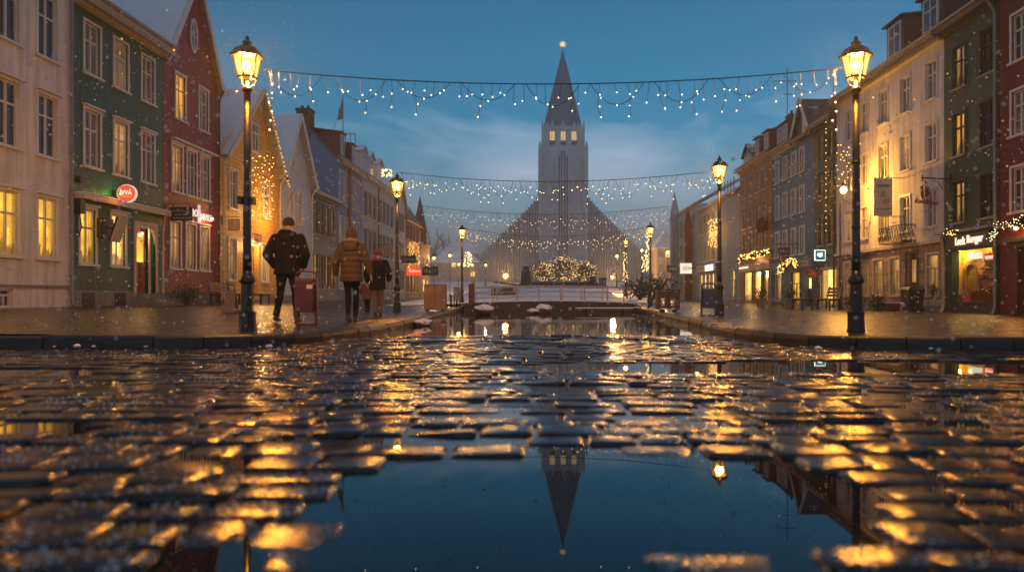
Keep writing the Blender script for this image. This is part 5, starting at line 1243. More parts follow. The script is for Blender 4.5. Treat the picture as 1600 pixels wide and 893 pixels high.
# slim distant lamps on the square
def slim(loc,h,label):
    o=thing('square_lamp',loc,label,'street lamp','slim lamps on the church square'); C=Vector(loc)
    mb=MB(); mb.lathe(C,[(.12,-.5),(.10,.4),(.05,.5),(.045,h-.35)],8); mb.build('post',M('black_iron'),o)
    mb=MB(); mb.ico(C+Vector((0,0,h-.15)),.17,2,(1,1,1.1)); mb.build('lamp_globe',M('far_lamp'),o)
    mb=MB(); mb.lathe(C,[(.3,h+.02),(.16,h+.2),(.02,h+.3)],8); mb.build('lamp_cap',M('black_iron'),o); return o
for i,(px,py,Y,wt,lab) in enumerate(((678,403,95,60,'slim lamp behind the shop signs at the end of the left row'),(703,399,100,90,'slim lamp before the long snow roofed building, left of the third lamp post'),(717,413,110,60,'slim lamp just left of the third left lamp post'),(738,414,115,60,'slim lamp right of the third left lamp post'),(759,414,110,60,'slim lamp before the left end of the church wing'),(964,400,95,90,'slim lamp left of the distant lamp with fairy lights'),(1003,391,105,90,'slim lamp before the right end of the church wing'),(1043,394,90,120,'slim lamp at the foot of the pale turreted house'))):
    z=hill(Y)-.2 if abs(px-850)<140 else .3; p=at(px,py,Y); hgt=p.z-z+.15
    slim((p.x,Y,z),hgt,lab); 
    if wt>=60: point('lamp_light',(p.x,Y-.5,p.z),wt*4,(1,.50,.16),.2)
# flood lights at the church foot
for px,lab in ((790,'bright round flood lamp at the foot of the left church wing'),(957,'round flood lamp at the foot of the right church wing')):
    Y=118; p=at(px,431 if px<800 else 433,Y); o=thing('flood_lamp',(p.x,Y,hill(Y)),lab,'flood lamp','flood lamps before the church')
    mb=MB(); mb.ico((p.x,Y,p.z),.42 if px<800 else .25,2); mb.build('lamp_globe',M('far_lamp'),o); mb=MB(); mb.tube([(p.x,Y,hill(Y)-.6),(p.x,Y,p.z-.3)],.1,6); mb.build('post',M('black_iron'),o)
    point('lamp_light',(p.x,Y-.9,p.z+.4),3800,(1,.45,.12),.4)
# wall lantern on the big white house
wp=at(1318,297,32.6); o=thing('pole_lantern',wp,'bright lantern on a slim pole with curled arm before the white house corner','pole lantern')
mb=MB(); mb.ico(wp,.15,2,(1,1,1.15)); mb.build('lamp_globe',M('far_lamp'),o)
mb=MB(); mb.lathe(wp,[(.19,.15),(.1,.26),(.02,.34)],6); mb.build('lamp_cap',M('black_iron'),o)
mb=MB(); mb.tube([wp+Vector((0,0,-.15)),wp+Vector((.06,.0,-.4)),wp+Vector((.3,.0,-.62)),wp+Vector((.6,0,-.62)),wp+Vector((.75,0,-.45))],.025,6); mb.build('arm',M('black_iron'),o); mb=MB(); mb.lathe((wp.x-.12,wp.y+.05,0),[(.10,-.2),(.09,.5),(.05,.55),(.04,wp.z-.55),(.02,wp.z-.45)],8); mb.bar((wp.x-.12,wp.y+.05,wp.z-.6),(wp.x+.1,wp.y,wp.z-.5),.03); mb.build('post',M('black_iron'),o)
point('lantern_light',wp+Vector((.0,-.20,.0)),520,(1,.43,.06),.1)
sp_=o=thing('loudspeaker',(LP[0][0][0],9.72,1.75),'small black loudspeaker box strapped to the left lamp post','loudspeaker')
c=Vector((-3.90,9.72,1.72)); mb=MB(); mb.box(c.x-.10,c.x-.052,c.y-.08,c.y+.05,c.z-.045,c.z+.05); mb.box(c.x+.052,c.x+.10,c.y-.07,c.y+.05,c.z-.05,c.z+.04); mb.build('speaker_box',M('sign_black'),o)
mb=MB(); mb.lathe(c,[(.056,-.05),(.06,-.04),(.06,.03),(.056,.04)],12); mb.build('strap',M('black_iron'),o); mb=MB(); mb.box(c.x-.03,c.x+.03,c.y-.068,c.y-.06,c.z-.15,c.z-.07); mb.build('notice',M('grey_trim'),o)

# ------------------------------------------------------------------ light strings
BULB={}
def bulbs(parent, pts, matn, r):
    """the first hundred bulbs as parts, any further ones as one part"""
    key=(matn,round(r,4))
    if key not in BULB:
        mb=MB(); mb.ico((0,0,0),r,1,(1,1,1.25)); o=mb.build('bulb',M(matn),None); BULB[key]=o.data; bpy.data.objects.remove(o)
    for p in pts[:100]: link(bpy.data.objects.new('bulb',BULB[key]),parent,p)
    if len(pts)>100:
        mb=MB()
        for p in pts[100:]: mb.octa(p,r)
        o=mb.build('more_bulbs',M(matn),parent); o['kind']='stuff'
def sagpt(a,b,sag,t): p=a.lerp(b,t); p.z-=sag*4*t*(1-t); return p
def garland(a,b,sag,nsw,swag,ndrop,dl,r,matn,label,wr=.006,seed=1,group='icicle light strings across the street'):
    rg=random.Random(seed); a=Vector(a); b=Vector(b); o=thing('light_string',a,label,'light string',group)
    mb=MB(); mb.tube([sagpt(a,b,sag,i/28) for i in range(29)],wr*1.5,5); pts=[]
    for i in range(nsw):
        t0=(i+.08)/nsw; t1=(i+.92)/nsw; d=swag*rg.uniform(.8,1.15)
        q=[]
        for j in range(11):
            t=t0+(t1-t0)*j/10; p=sagpt(a,b,sag,t); p.z-=d*4*(j/10)*(1-j/10); q.append(p)
            if j in (2,5,8): pts.append(p+Vector((0,-r,-r)))
        mb.tube(q,wr*.8,4)
    for i in range(ndrop):
        t=(i+rg.uniform(.2,.8))/ndrop; p=sagpt(a,b,sag,t); L_=dl*rg.choice((.25,.4,.5,.6,.8,1.0)); k=max(1,int(L_/dl*3.2)); q=[p]
        for j in range(k):
            q.append(p+Vector((rg.uniform(-1,1)*dl*.09,rg.uniform(-.03,.03),-L_*(j+1)/k))); pts.append(q[-1]+Vector((rg.uniform(-1,1)*dl*.06,0,-r*.7)))
        mb.tube(q,wr*.55,4)
    mb.build('cable',M('wire'),o); rg.shuffle(pts); bulbs(o,pts,matn,r); return o
garland(at(411,109,9.72),at(1316,106,9.72),.20,9,.27,52,.44,.0082,'bulb','icicle light string nearest to the camera, between the two tallest lamps',seed=2,wr=.0055)
garland((-4.0,20.4,at(0,270,20.5).z),(4.2,18.05,at(0,266,18.0).z),.26,10,.40,66,.58,.0105,'bulb','icicle light string between the second lamps, across the church tower',seed=3)
garland((XL,86,at(0,321,86).z),(XR,86,at(0,322,86).z),1.0,10,1.5,70,2.0,.036,'bulb_far','icicle light string between the far house fronts, above the others near the church',seed=4,wr=.02)
garland((-3.85,35.1,at(0,356,35).z),(4.9,34.4,at(0,354,34.4).z),.42,10,.5,72,.70,.015,'bulb_far','lowest icicle light string, between the lamps by the footbridge',seed=5)
# vertical hanging ends beside the first lamps
for sx,lab in ((1,'single strand of lights hanging right of the left lamp head'),(-1,'single strand of lights hanging left of the right lamp head')):
    px=424 if sx>0 else 1303; rg=random.Random(px); p=at(px,110,9.70); o=thing('light_strand',p,lab,'light string'); q=[p+Vector((0,0,-.06*i)) for i in range(14)]
    mb=MB(); mb.tube(q,.006,5); mb.build('cable',M('wire'),o); bulbs(o,[v+Vector((rg.uniform(-.03,.03),-.015,0)) for v in q[1::2]],'bulb',.012)
def fairy(label,pts,matn,r,wire=True,group='fairy light clusters'):
    o=thing('fairy_lights',pts[0],label,'fairy lights',group)
    if wire:
        mb=MB(); mb.tube(pts,max(.006,r*.3),4); mb.build('cable',M('wire'),o)
    bulbs(o,list(pts),matn,r); return o
rg=random.Random(21)
def zigzag(fc,px0,px1,py0,py1,n,w=.35,jit=1):
    out=[]; cols=max(2,int(abs(px1-px0)/5)); rows=max(1,n//cols)
    for c in range(cols):
        for r in range(rows):
            px=px0+(px1-px0)*(c+rg.random())/cols; rr=r if c%2==0 else rows-1-r; py=py0+(py1-py0)*(rr+rg.random())/rows
            X=fc.x0+fc.sg*w; Y=X*F/(px-CX); out.append(at(px,py,Y)+Vector((0,0,rg.uniform(-.05,.05))))
    return out
fairy('golden fairy light cluster hanging at the yellow house front',zigzag(L,394,428,242,345,80,.5),'bulb_gold',.024)
point('fairy_light_glow',L.P(L.u(411),1.1,4.6),150,(1,.47,.10),.12); point('fairy_light_glow',Rr.P(Rr.u(1115),1.4,6.0),160,(1,.47,.10),.12); point('fairy_light_glow',L.P(L.u(647),1.4,4.8),220,(1,.47,.10),.12)
pts=[]; 
for i in range(26): t=i/25; u=L.u(404)+(L.u(440)-L.u(404))*t; pts.append(L.P(u,.45,10.75+(6.6-10.75)*t-.12+rg.uniform(-.12,.05)))
fairy('fairy lights along the right gable edge of the yellow house',pts,'bulb_gold',.02)
fairy('golden fairy light cluster above the pole lantern',zigzag(Rr,1306,1346,225,298,54,1.0),'bulb_gold',.022)
pts=[Rr.P(Rr.u(1303),.4,9.2-.32*i+rg.uniform(-.08,.08)) for i in range(18)]; fairy('vertical strand of fairy lights at the moss green house corner',pts,'bulb_gold',.02)
fairy('dense golden light net on the far red brick house',zigzag(L,637,656,378,422,110,.5),'bulb_gold',.034)
fairy('golden light net on the pale house beyond the blue bin',zigzag(Rr,1106,1125,342,386,100,.5),'bulb_gold',.034)
def drift(px0,px1,py0,py1,Y,n): return [at(rg.uniform(px0,px1),py0+(py1-py0)*(i+rg.random())/n,Y+rg.uniform(-.3,.3)) for i in range(n)]
fairy('fairy lights hanging beside the third left lamp post',drift(726,737,393,416,37,40),'bulb_far',.028)
fairy('fairy lights wound on the small distant lamp post',drift(973,980,392,440,47.8,34),'bulb_far',.03)
fairy('fairy lights hanging beside the third right lamp post',drift(1009,1014,365,420,37,36),'bulb_far',.028)
fairy('light net at the right house fronts behind the third right lamp',drift(1003,1012,398,425,60,30),'bulb_far',.045)

# ------------------------------------------------------------------ people, seen from behind
def limb(mb,a,b,r0,r1,n=12,mid=None):
    a,b=Vector(a),Vector(b); m=a.lerp(b,.5); rm=mid or (r0+r1)/2*1.04
    mb.tube([a,a.lerp(b,.2),m,a.lerp(b,.8),b],[r0,r0*1.02,rm,(rm+r1*2)/3,r1],n)
def hand(mb,w,d,side,sc=1.0,curl=.5):
    """palm, four unequal bent fingers and a thumb leaving its side; d: direction of the hand"""
    w=Vector(w); d=Vector(d).normalized(); f=Vector((0,1,0)); f=(f-d*f.dot(d)).normalized(); s=d.cross(f)*side
    mb.tube([w,w+d*.04*sc,w+d*.085*sc],[(.024*sc,.017*sc),(.021*sc,.038*sc),(.018*sc,.040*sc)],10,ax=s)
    for i,ln in enumerate((.066,.076,.070,.054)):
        k=w+d*.082*sc+f*((1.5-i)*.0195*sc); e=k+(d*.55+s*-.2*curl)*ln*sc; t=e+(d*.35-s*.55*curl)*ln*.8*sc
        mb.tube([k-d*.012*sc,k,e,t],[.0095*sc,.0095*sc,.0085*sc,.007*sc],8)
    k=w+d*.028*sc+f*.030*sc; mb.tube([k-f*.012*sc,k,k+(d*.5+f*.75)*.035*sc,k+(d*.95+f*.72)*.058*sc],[.012*sc,.012*sc,.0105*sc,.008*sc],8)
def person(px,pyf,H,label,cfg):
    Y=.47*F/(pyf-HY); X=(px-CX)*Y/F; z0=ground(X,Y); B=Vector((X,Y,z0+.0)); k=H/1.75; rot=R(cfg.get('turn',0))
    def V(x,y,z): return B+Vector(((x*math.cos(rot)-y*math.sin(rot))*k,(x*math.sin(rot)+y*math.cos(rot))*k,z*k))
    def S(mb):   # scale radii is done by callers through k
        return mb
    o=thing('person',B,label,'person'); st=cfg['stride']; hipw=.088; bulk=cfg.get('bulk',1); shw=cfg.get('sh',.185)
    hip=[V(-hipw,0,.90),V(hipw,0,.90)]; lean=cfg.get('lean',.02)
    # st: list of (foot x, foot y, heel lift) left, right
    ank=[]; kn=[]
    for i,(fx,fy,lift) in enumerate(st):
        a=V(fx,fy,.075+lift); ank.append(a); h=hip[i]; m=h.lerp(a,.5); m+=Vector((-math.sin(rot),math.cos(rot),0))*(.04+lift*.9)*k; kn.append(m)
    sh=[V(-shw,lean,1.42),V(shw,lean,1.42)]; el=[V(*cfg['elbow'][0]),V(*cfg['elbow'][1])]; wr=[V(*cfg['wrist'][0]),V(*cfg['wrist'][1])]
    head=V(cfg.get('hx',0),lean+.03,1.635)
    mb=MB()
    def body_legs(mb,g,ank_r):
        for i in (0,1):
            mb.tube([hip[i]+Vector((0,0,.04*k)),hip[i].lerp(kn[i],.35),hip[i].lerp(kn[i],.75),kn[i],kn[i].lerp(ank[i],.3),kn[i].lerp(ank[i],.7),ank[i]],[q*k*g for q in (.088,.082,.064,.056,.060,.047,ank_r)],14)
    body_legs(mb,.86,.036)
    mb.tube([V(0,0,.84),V(0,0,.95),V(0,.0,1.08),V(0,lean*.6,1.25),V(0,lean,1.38),V(0,lean,1.45)],[(.14*k,.10*k),(.155*k,.105*k),(.125*k,.09*k),(.15*k,.105*k),(.16*k,.095*k),(.07*k,.06*k)],16,ax=(math.cos(rot),math.sin(rot),0))
    for i in (0,1):
        limb(mb,sh[i]+(V(0,0,0)-B)*0,el[i],.045*k,.036*k); limb(mb,el[i],wr[i],.036*k,.024*k)
    mb.tube([V(0,lean,1.40),V(cfg.get('hx',0)*.5,lean+.015,1.5),head+Vector((0,0,-.04*k))],[.055*k,.050*k,.052*k],12)
    mb.ico(head,.098*k,3,(.80,.97,1.18)); fw=Vector((-math.sin(rot),math.cos(rot),0)); sd=Vector((math.cos(rot),math.sin(rot),0))
    mb.ico(head+fw*.03*k+Vector((0,0,-.055*k)),.065*k,2,(.8,.85,.9)); mb.tube([head+fw*.088*k+Vector((0,0,.012*k)),head+fw*.112*k+Vector((0,0,-.022*k)),head+fw*.09*k+Vector((0,0,-.03*k))],[.008*k,.014*k,.012*k],8)
    for s in (-1,1): mb.ico(head+sd*s*.080*k+Vector((0,0,-.008*k)),.028*k,2,(.4,.75,1.15))
    mb.tube([head+fw*.083*k+sd*-.022*k+Vector((0,0,-.055*k)),head+fw*.092*k+Vector((0,0,-.055*k)),head+fw*.083*k+sd*.022*k+Vector((0,0,-.055*k))],.007*k,6)
    for i in (0,1):
        if cfg['hands'][i]: hand(mb,wr[i],wr[i]-el[i] if not cfg.get('hd') else cfg['hd'][i],(-1,1)[i],k)
        else: limb(mb,wr[i],wr[i]+(wr[i]-el[i]).normalized()*.06*k,.024*k,.03*k)
    fuse(mb,'body',M('skin'),o,voxel=.0085,smooth=2)
    for s in (-1,1):
        e=MB(); e.ico(head+fw*.083*k+sd*s*.032*k+Vector((0,0,.006*k)),.012*k,2); e.build('eye',M('ink_dark'),o)
    # trousers
    mb=MB(); body_legs(mb,cfg.get('tw',1.06),cfg.get('cuff',.050)); mb.tube([V(0,0,.80),V(0,-.01,.90),V(0,0,1.0)],[(.155*k,.115*k),(.175*k,.13*k),(.16*k,.115*k)],16,ax=sd); fuse(mb,'trousers',M(cfg['trousers']),o,voxel=.011,smooth=3)
    # shoes
    for i in (0,1):
        a=ank[i]; lift=st[i][2]; dn=Vector((0,0,-.045*k)); tip=a+fw*.16*k+Vector((0,0,-.055*k-lift*.75*k)); heel=a-fw*.055*k+dn
        mb=MB(); mb.tube([heel,a+dn*.9,a+fw*.08*k+dn+Vector((0,0,-lift*.4*k)),tip,tip+fw*.04*k],[(.033*k,.036*k),(.040*k,.046*k),(.042*k,.034*k),(.040*k,.024*k),(.02*k,.014*k)],12,ax=sd); mb.tube([a+Vector((0,0,.06*k)),a+dn*.6],[.044*k,.044*k],12)
        fuse(mb,'shoe',M(cfg.get('shoe','leather')),o,voxel=.009,smooth=3)
    # jacket: torso, sleeves and collar in one surface
    jb=cfg['hem']; mb=MB(); N=26; prof=[]
    for i in range(N+1):
        t=i/N; z=jb+(1.47-jb)*t
        wx=(.205-.02*math.sin(math.pi*min(1,t*1.5)))*bulk if t<.75 else (.195*bulk+(shw+.01-.195*bulk)*(t-.75)/.17 if t<.92 else (shw+.01)-(shw-.09)*(t-.92)/.08)
        wy=(.150 if t<.75 else .150-.055*(t-.75)/.25)*bulk
        q=cfg.get('quilt',0); 
        if q: ph=(z*q)%1; f=1-.10*(1-min(1,4*ph*(1-ph)*1.6)); wx*=f; wy*=f
        prof.append((V(0,lean*t-(.01),z),(wx*k,wy*k)))
    mb.tube([p for p,_ in prof],[r for _,r in prof],28,ax=sd)
    for i in (0,1):
        def slv(a,b,r0,r1,n=9):
            ps=[];rs=[]
            for j in range(n+1):
                t=j/n; p=a.lerp(b,t); r=r0+(r1-r0)*t; q=cfg.get('quilt',0)
                if q: ph=((t*(a-b).length/k)*q)%1; r*=1-.12*(1-min(1,4*ph*(1-ph)*1.6))
                ps.append(p); rs.append(r*k)
            mb.tube(ps,rs,14)
        top=sh[i]+Vector((0,0,-.01*k)); slv(top,el[i],.085*bulk,.072*bulk); slv(el[i],wr[i]+(el[i]-wr[i]).normalized()*.01,.072*bulk,.056*bulk); mb.ico(el[i],.073*bulk*k,2); mb.ico(top,.086*bulk*k,2)
    fuse(mb,'jacket',M(cfg['jacket']),o,voxel=.0105,smooth=2)
    return o,V,k,head,fw,sd
# man in black
o,V,k,head,fw,sd=person(449,503.5,1.83,'man in black hooded jacket and dark knit hat walking away, hands in pockets',dict(stride=[(-.15,-.12,.03),(.13,.10,0)],elbow=[(-.325,-.05,1.14),(.32,-.04,1.14)],wrist=[(-.235,.12,.93),(.225,.13,.93)],hands=[0,0],trousers='black_trousers',jacket='black_jacket',hem=.80,bulk=1.10,sh=.205,tw=1.12,lean=.03))
mb=MB(); mb.tube([V(-.13,.0,1.47),V(-.075,-.085,1.515),V(.0,-.115,1.52),V(.075,-.085,1.515),V(.13,.0,1.47)],[.045*k]*5,12); mb.ico(V(0,-.085,1.42),.115*k,3,(1.15,.7,.85)); fuse(mb,'hood',M('black_jacket'),o,voxel=.010,smooth=3)
mb=MB(); mb.tube([V(-.125,.01,1.515),V(-.07,-.085,1.555),V(0,-.11,1.558),V(.07,-.085,1.545),V(.12,.0,1.505)],[.022*k,.026*k,.026*k,.024*k,.018*k],10); fuse(mb,'hood_trim',M('fur_collar'),o,voxel=.008,smooth=2)
mb=MB(); mb.ico(head+Vector((0,0,.048*k)),.108*k,3,(.9,1.02,.93)); mb.tube([head+Vector((0,0,-.005*k)),head+Vector((0,0,.05*k))],[(.090*k,.108*k),(.094*k,.111*k)],18,ax=sd); fuse(mb,'knit_hat',M('knit_dark'),o,voxel=.009,smooth=3)
# woman in brown puffer
o,V,k,head,fw,sd=person(549,503.0,1.67,'woman in brown quilted jacket with hood and black trousers walking away',dict(stride=[(-.035,-.10,.03),(.05,.10,0)],elbow=[(-.29,.0,1.14),(.30,.0,1.14)],wrist=[(-.315,.05,.88),(.345,.05,.90)],hands=[1,1],trousers='black_trousers',jacket='brown_puffer',hem=.76,bulk=1.08,sh=.18,quilt=9.0,tw=.96,cuff=.042,lean=.02,shoe='leather'))
mb=MB(); mb.tube([V(-.15,.02,1.44),V(-.12,-.07,1.485),V(.0,-.13,1.50),V(.12,-.07,1.485),V(.15,.02,1.44)],[.045*k]*5,12); mb.ico(V(0,-.11,1.40),.115*k,3,(1.15,.6,.95)); fuse(mb,'hood',M('brown_puffer'),o,voxel=.010,smooth=3)
mb=MB(); mb.tube([V(-.16,.03,1.47),V(-.115,-.075,1.525),V(.0,-.135,1.54),V(.115,-.075,1.525),V(.16,.03,1.47)],[.024*k,.028*k,.030*k,.028*k,.024*k],10); fuse(mb,'hood_trim',M('fur_collar'),o,voxel=.008,smooth=2)
mb=MB(); mb.ico(head+Vector((0,0,.022*k))-fw*.012*k,.112*k,3,(.95,1.0,1.05)); mb.ico(head+Vector((0,0,.085*k))-fw*.085*k,.050*k,2); mb.ico(head+Vector((0,0,-.06*k))-fw*.06*k,.08*k,2,(1.1,.7,1)); fuse(mb,'hair',M('brown_hair'),o,voxel=.009,smooth=2)
# person in red hat
o,V,k,head,fw,sd=person(590,494.0,1.52,'person in red knit hat, dark parka and tan trousers walking beside the woman',dict(stride=[(-.05,-.06,.02),(.06,.08,0)],elbow=[(-.30,-.02,1.12),(.32,-.03,1.14)],wrist=[(-.29,.06,.88),(.27,.10,.94)],hands=[1,0],trousers='tan_trousers',jacket='dark_parka',hem=.72,bulk=1.10,sh=.19,tw=1.18,cuff=.062,lean=.02))
mb=MB(); mb.ico(head+Vector((0,0,.045*k)),.115*k,3,(.95,1.0,.95)); mb.tube([head+Vector((0,0,-.015*k)),head+Vector((0,0,.05*k))],[(.098*k,.112*k),(.102*k,.116*k)],18,ax=sd); fuse(mb,'knit_hat',M('red_knit'),o,voxel=.009,smooth=3)
mb=MB(); mb.tube([V(-.12,.02,1.46),V(-.08,-.08,1.49),V(0,-.10,1.5),V(.08,-.08,1.49),V(.12,.02,1.46)],[.045*k]*5,12); fuse(mb,'scarf',M('red_knit'),o,voxel=.010,smooth=3)
# small child between them
o,V,k,head,fw,sd=person(573.5,490.5,.92,'small child in rust coloured coat between the woman and the red hat',dict(stride=[(-.05,-.04,.02),(.06,.05,0)],elbow=[(-.27,.0,1.16),(.27,.0,1.16)],wrist=[(-.36,.02,1.0),(.30,.04,.95)],hands=[1,1],trousers='black_trousers',jacket='rust_coat',hem=.70,bulk=1.22,sh=.19,tw=1.1,lean=.0))
mb=MB(); mb.ico(head+Vector((0,0,.03*k)),.13*k,3,(1,1,1.02)); mb.ico(head+Vector((0,0,.16*k)),.05*k,2); fuse(mb,'knit_hat',M('brown_hair'),o,voxel=.009,smooth=2)

# ------------------------------------------------------------------ litter bins, boxes, benches, planters
def frame_bin(px,pyb,wpx,hpx,matn,label,sticker=False,tilt=0):
    Y=.47*F/(pyb-HY); s=F/Y; X=(px-CX)/s; w=wpx/s; h=hpx/s; z=ground(X,Y); o=thing('litter_bin',(X,Y,z),label,'litter bin'); m=M(matn); d=.22
    mb=MB(); mb.box(X-w/2+.03,X+w/2-.03,Y-d/2,Y+d/2,z+h*.26,z+h*.84); mb.build('bin_body',m,o,bevel=.012)
    mb=MB(); mb.box(X-w/2+.05,X+w/2-.05,Y-d/2+.02,Y+d/2-.02,z+h*.842,z+h*.86); mb.build('bin_lid',m,o)
    mb=MB()
    for s2 in (-1,1): mb.box(X+s2*(w/2-.015)-.015,X+s2*(w/2-.015)+.015,Y-.03,Y+.03,z,z+h*.9)
    mb.box(X-w/2+.03,X+w/2-.03,Y-.025,Y+.025,z+.01,z+.045); mb.build('bin_stand',m,o)
    mb=MB(); mb.sm=True; N=10; mb.tube([(X-(w/2-.015)*math.cos(math.pi*i/N),Y,z+h*.89+h*.11*math.sin(math.pi*i/N)**.6) for i in range(N+1)],.016,8); mb.build('bin_hoop',m,o)
    if sticker: mb=MB(); mb.box(X+w*.12,X+w*.38,Y-d/2-.006,Y-d/2-.001,z+h*.68,z+h*.75); mb.build('sticker',M('ink_pale'),o)
    return o
frame_bin(478.5,510,35,87,'bin_red','dark red metal litter bin on legs beside the man in black',True)
frame_bin(1107,494.5,24,52,'bin_blue','navy blue metal litter bin on legs by the right canal wall')
# brown cabinet
Y=22.4; s=F/Y; X=(680.5-CX)/s; o=thing('utility_cabinet',(X,Y,0),'plain brown metal cabinet at the left canal edge','cabinet')
mb=MB(); mb.box(X-.325,X+.325,Y-.18,Y+.18,.05,.79); mb.build('cabinet_body',M('board_brown'),o,bevel=.012); mb=MB(); mb.box(X-.34,X+.34,Y-.195,Y+.195,.791,.82); mb.build('cabinet_top',M('board_brown'),o)
for a in (-.24,.24): mb=MB(); mb.box(X+a-.05,X+a+.05,Y-.12,Y+.12,-.01,.049); mb.build('cabinet_foot',M('dark_trim'),o)
mb=MB(); mb.box(X-.004,X+.004,Y-.186,Y-.181,.08,.77); mb.build('door_joint',M('dark_trim'),o)
# wooden planter stand by the right wall
Y=21.4; s=F/Y; X=(1043-CX)/s; o=thing('wooden_stand',(X,Y,0),'dark wooden box stand with openings near the right canal wall','box stand')
mb=MB(); 
for a in (-.29,.29): mb.box(X+a-.035,X+a+.035,Y-.2,Y+.2,.08,.62)
mb.box(X-.255,X+.255,Y-.2,Y+.2,.40,.60); mb.box(X-.255,X+.255,Y-.2,Y+.2,.12,.18); mb.box(X-.06,X+.06,Y-.18,Y+.18,.18,.40); mb.build('box_frame',M('dark_wood'),o)
mb=MB(); mb.box(X-.33,X+.33,Y-.22,Y+.22,.622,.655); mb.build('box_top',M('dark_wood'),o)
for a in (-.16,.2): mb=MB(); mb.box(X+a-.06,X+a+.06,Y-.1,Y+.1,-.01,.079); mb.build('box_foot',M('dark_wood'),o)
def bench(c,rz,ln,label,matn='wood',back=True):
    o=thing('bench',c,label,'bench','benches before the houses'); c=Vector(c); ca,sa=math.cos(rz),math.sin(rz)
    def V(x,y,z): return c+Vector((x*ca-y*sa,x*sa+y*ca,z))
    def bx(mb,x0,x1,y0,y1,z0,z1,dz=0): mb.box8([V(x0,y0,z0),V(x1,y0,z0),V(x1,y1,z0+dz),V(x0,y1,z0+dz),V(x0,y0,z1),V(x1,y0,z1),V(x1,y1,z1+dz),V(x0,y1,z1+dz)])
    mb=MB(); 
    for i in range(4): bx(mb,-ln/2,ln/2,-.22+i*.115,-.12+i*.115,.42,.455)
    mb.build('seat',M(matn),o)
    if back:
        mb=MB()
        for i in range(3): y=.24+i*.03; bx(mb,-ln/2,ln/2,y,y+.03,.52+i*.13,.62+i*.13)
        mb.build('backrest',M(matn),o)
    for sx in (-1,1):
        mb=MB(); x=sx*(ln/2-.12); bx(mb,x-.03,x+.03,-.20,-.14,0,.418); bx(mb,x-.03,x+.03,.16,.22,0,.418); bx(mb,x-.03,x+.03,-.2,.22,.36,.41)
        if back: mb.bar(V(x,.2,.40),V(x,.34,.93),.05)
        mb.build('leg',M('black_iron'),o)
    return o
bench((-12.6,29.3,ground(-12.6)),R(90),2.0,'wooden bench with backrest before the red gabled house')
bench((-12.0,31.4,ground(-12)),R(90),1.1,'low backless bench between the red and yellow houses','dark_wood',False)
bench((11.2,29.2,ground(11.2,29)),R(-90),1.5,'reddish wooden bench with backrest before the moss green house')
bench((10.1,29.0,ground(10,29)),R(-90),1.4,'low backless wooden bench before the blue house','wood',False)
# sloping advertising board
o=thing('sandwich_board',(-8.0,18.9,ground(-8)),'ochre wooden sandwich board with a looped handle by the left lamp','sandwich board'); c=Vector((-8.0,18.9,ground(-8)))
for s2 in (1,-1):
    mb=MB(); mb.box8([c+Vector(v) for v in ((-.15,-.16*s2,0),(.15,-.16*s2,0),(.15,-.14*s2,0),(-.15,-.14*s2,0),(-.12,-.03*s2,.56),(.12,-.03*s2,.56),(.12,-.01*s2,.56),(-.12,-.01*s2,.56))]); mb.build('board',M('yellow_boards' if False else 'board_brown'),o)
mb=MB(); mb.tube([c+Vector(v) for v in ((-.09,0,.55),(-.09,0,.66),(-.05,0,.70),(.05,0,.70),(.09,0,.66),(.09,0,.55))],.013,6); mb.build('handle',M('black_iron'),o)
# plants
def leaves(mb,c,rx,ry,rz,n,ls,rg,hollow=.5):
    c=Vector(c)
    for i in range(n):
        d=Vector((rg.gauss(0,1),rg.gauss(0,1),rg.gauss(0,1))).normalized(); r=hollow+(1-hollow)*rg.random()**.6; r*=1+.25*noise.noise(d*2.2+c)
        p=c+Vector((d.x*rx*r,d.y*ry*r,d.z*rz*r)); a=Vector((rg.uniform(-1,1),rg.uniform(-1,1),rg.uniform(-1,1))).normalized(); b=a.cross(d+Vector((.01,.02,.03))).normalized(); l=ls*rg.uniform(.6,1.4)
        mb.poly(p-a*l,p+b*l*.4,p+a*l,p-b*l*.4)
def shrub(c,rx,rz,label,pot=None,matn='fir_leaf',n=420,ls=.05,name='potted_shrub',group=None,ry=None):
    c=Vector(c); o=thing(name,c,label,'shrub' if not pot else 'potted shrub',group); rg=random.Random(int(abs(c.x*100)+c.y)); zb=0
    if pot: mb=MB(); mb.lathe(c,[(rx*.55,0),(rx*.72,.36),(rx*.78,.37),(rx*.78,.42),(rx*.6,.42)],10); mb.build('pot',M(pot),o); zb=.42
    mb=MB()
    for i in range(5): a=rg.uniform(0,6.28); mb.tube([c+Vector((0,0,max(0,zb-.1))),c+Vector((rx*.3*math.cos(a),rx*.3*math.sin(a),zb+rz*.8)),c+Vector((rx*.6*math.cos(a),rx*.6*math.sin(a),zb+rz*1.5))],[rx*.06,rx*.04,rx*.015],5)
    mb.build('stems',M('bark'),o)
    mb=MB(); leaves(mb,c+Vector((0,0,zb+rz)),rx,ry or rx,rz,n,ls,rg,.3); mb.build('foliage',M(matn),o,recalc=False); return o
shrub((-13.2,27.3,ground(-13)),.55,.42,'dark bushy shrub left of the bench at the red house',n=500)
shrub((11.6,27.6,ground(11.6,27)),.45,.36,'dark shrub at the foot of the right bench',n=420)
shrub((12.1,26.9,ground(12,27)),.34,.32,'small dark shrub beside the drainpipe of the white house',n=320)
shrub((11.7,35.2,ground(11.7,35)),.42,.26,'low shrub in grey stone pot before the blue house','pot_stone',n=300)
shrub((10.9,37.2,ground(11,37)),.36,.28,'shrub in stone pot below the lit garland','pot_stone',n=260)
shrub((13.9,26.4,.45),.2,.25,'green plant standing in the right ground floor window of the white house',n=160,ls=.04)
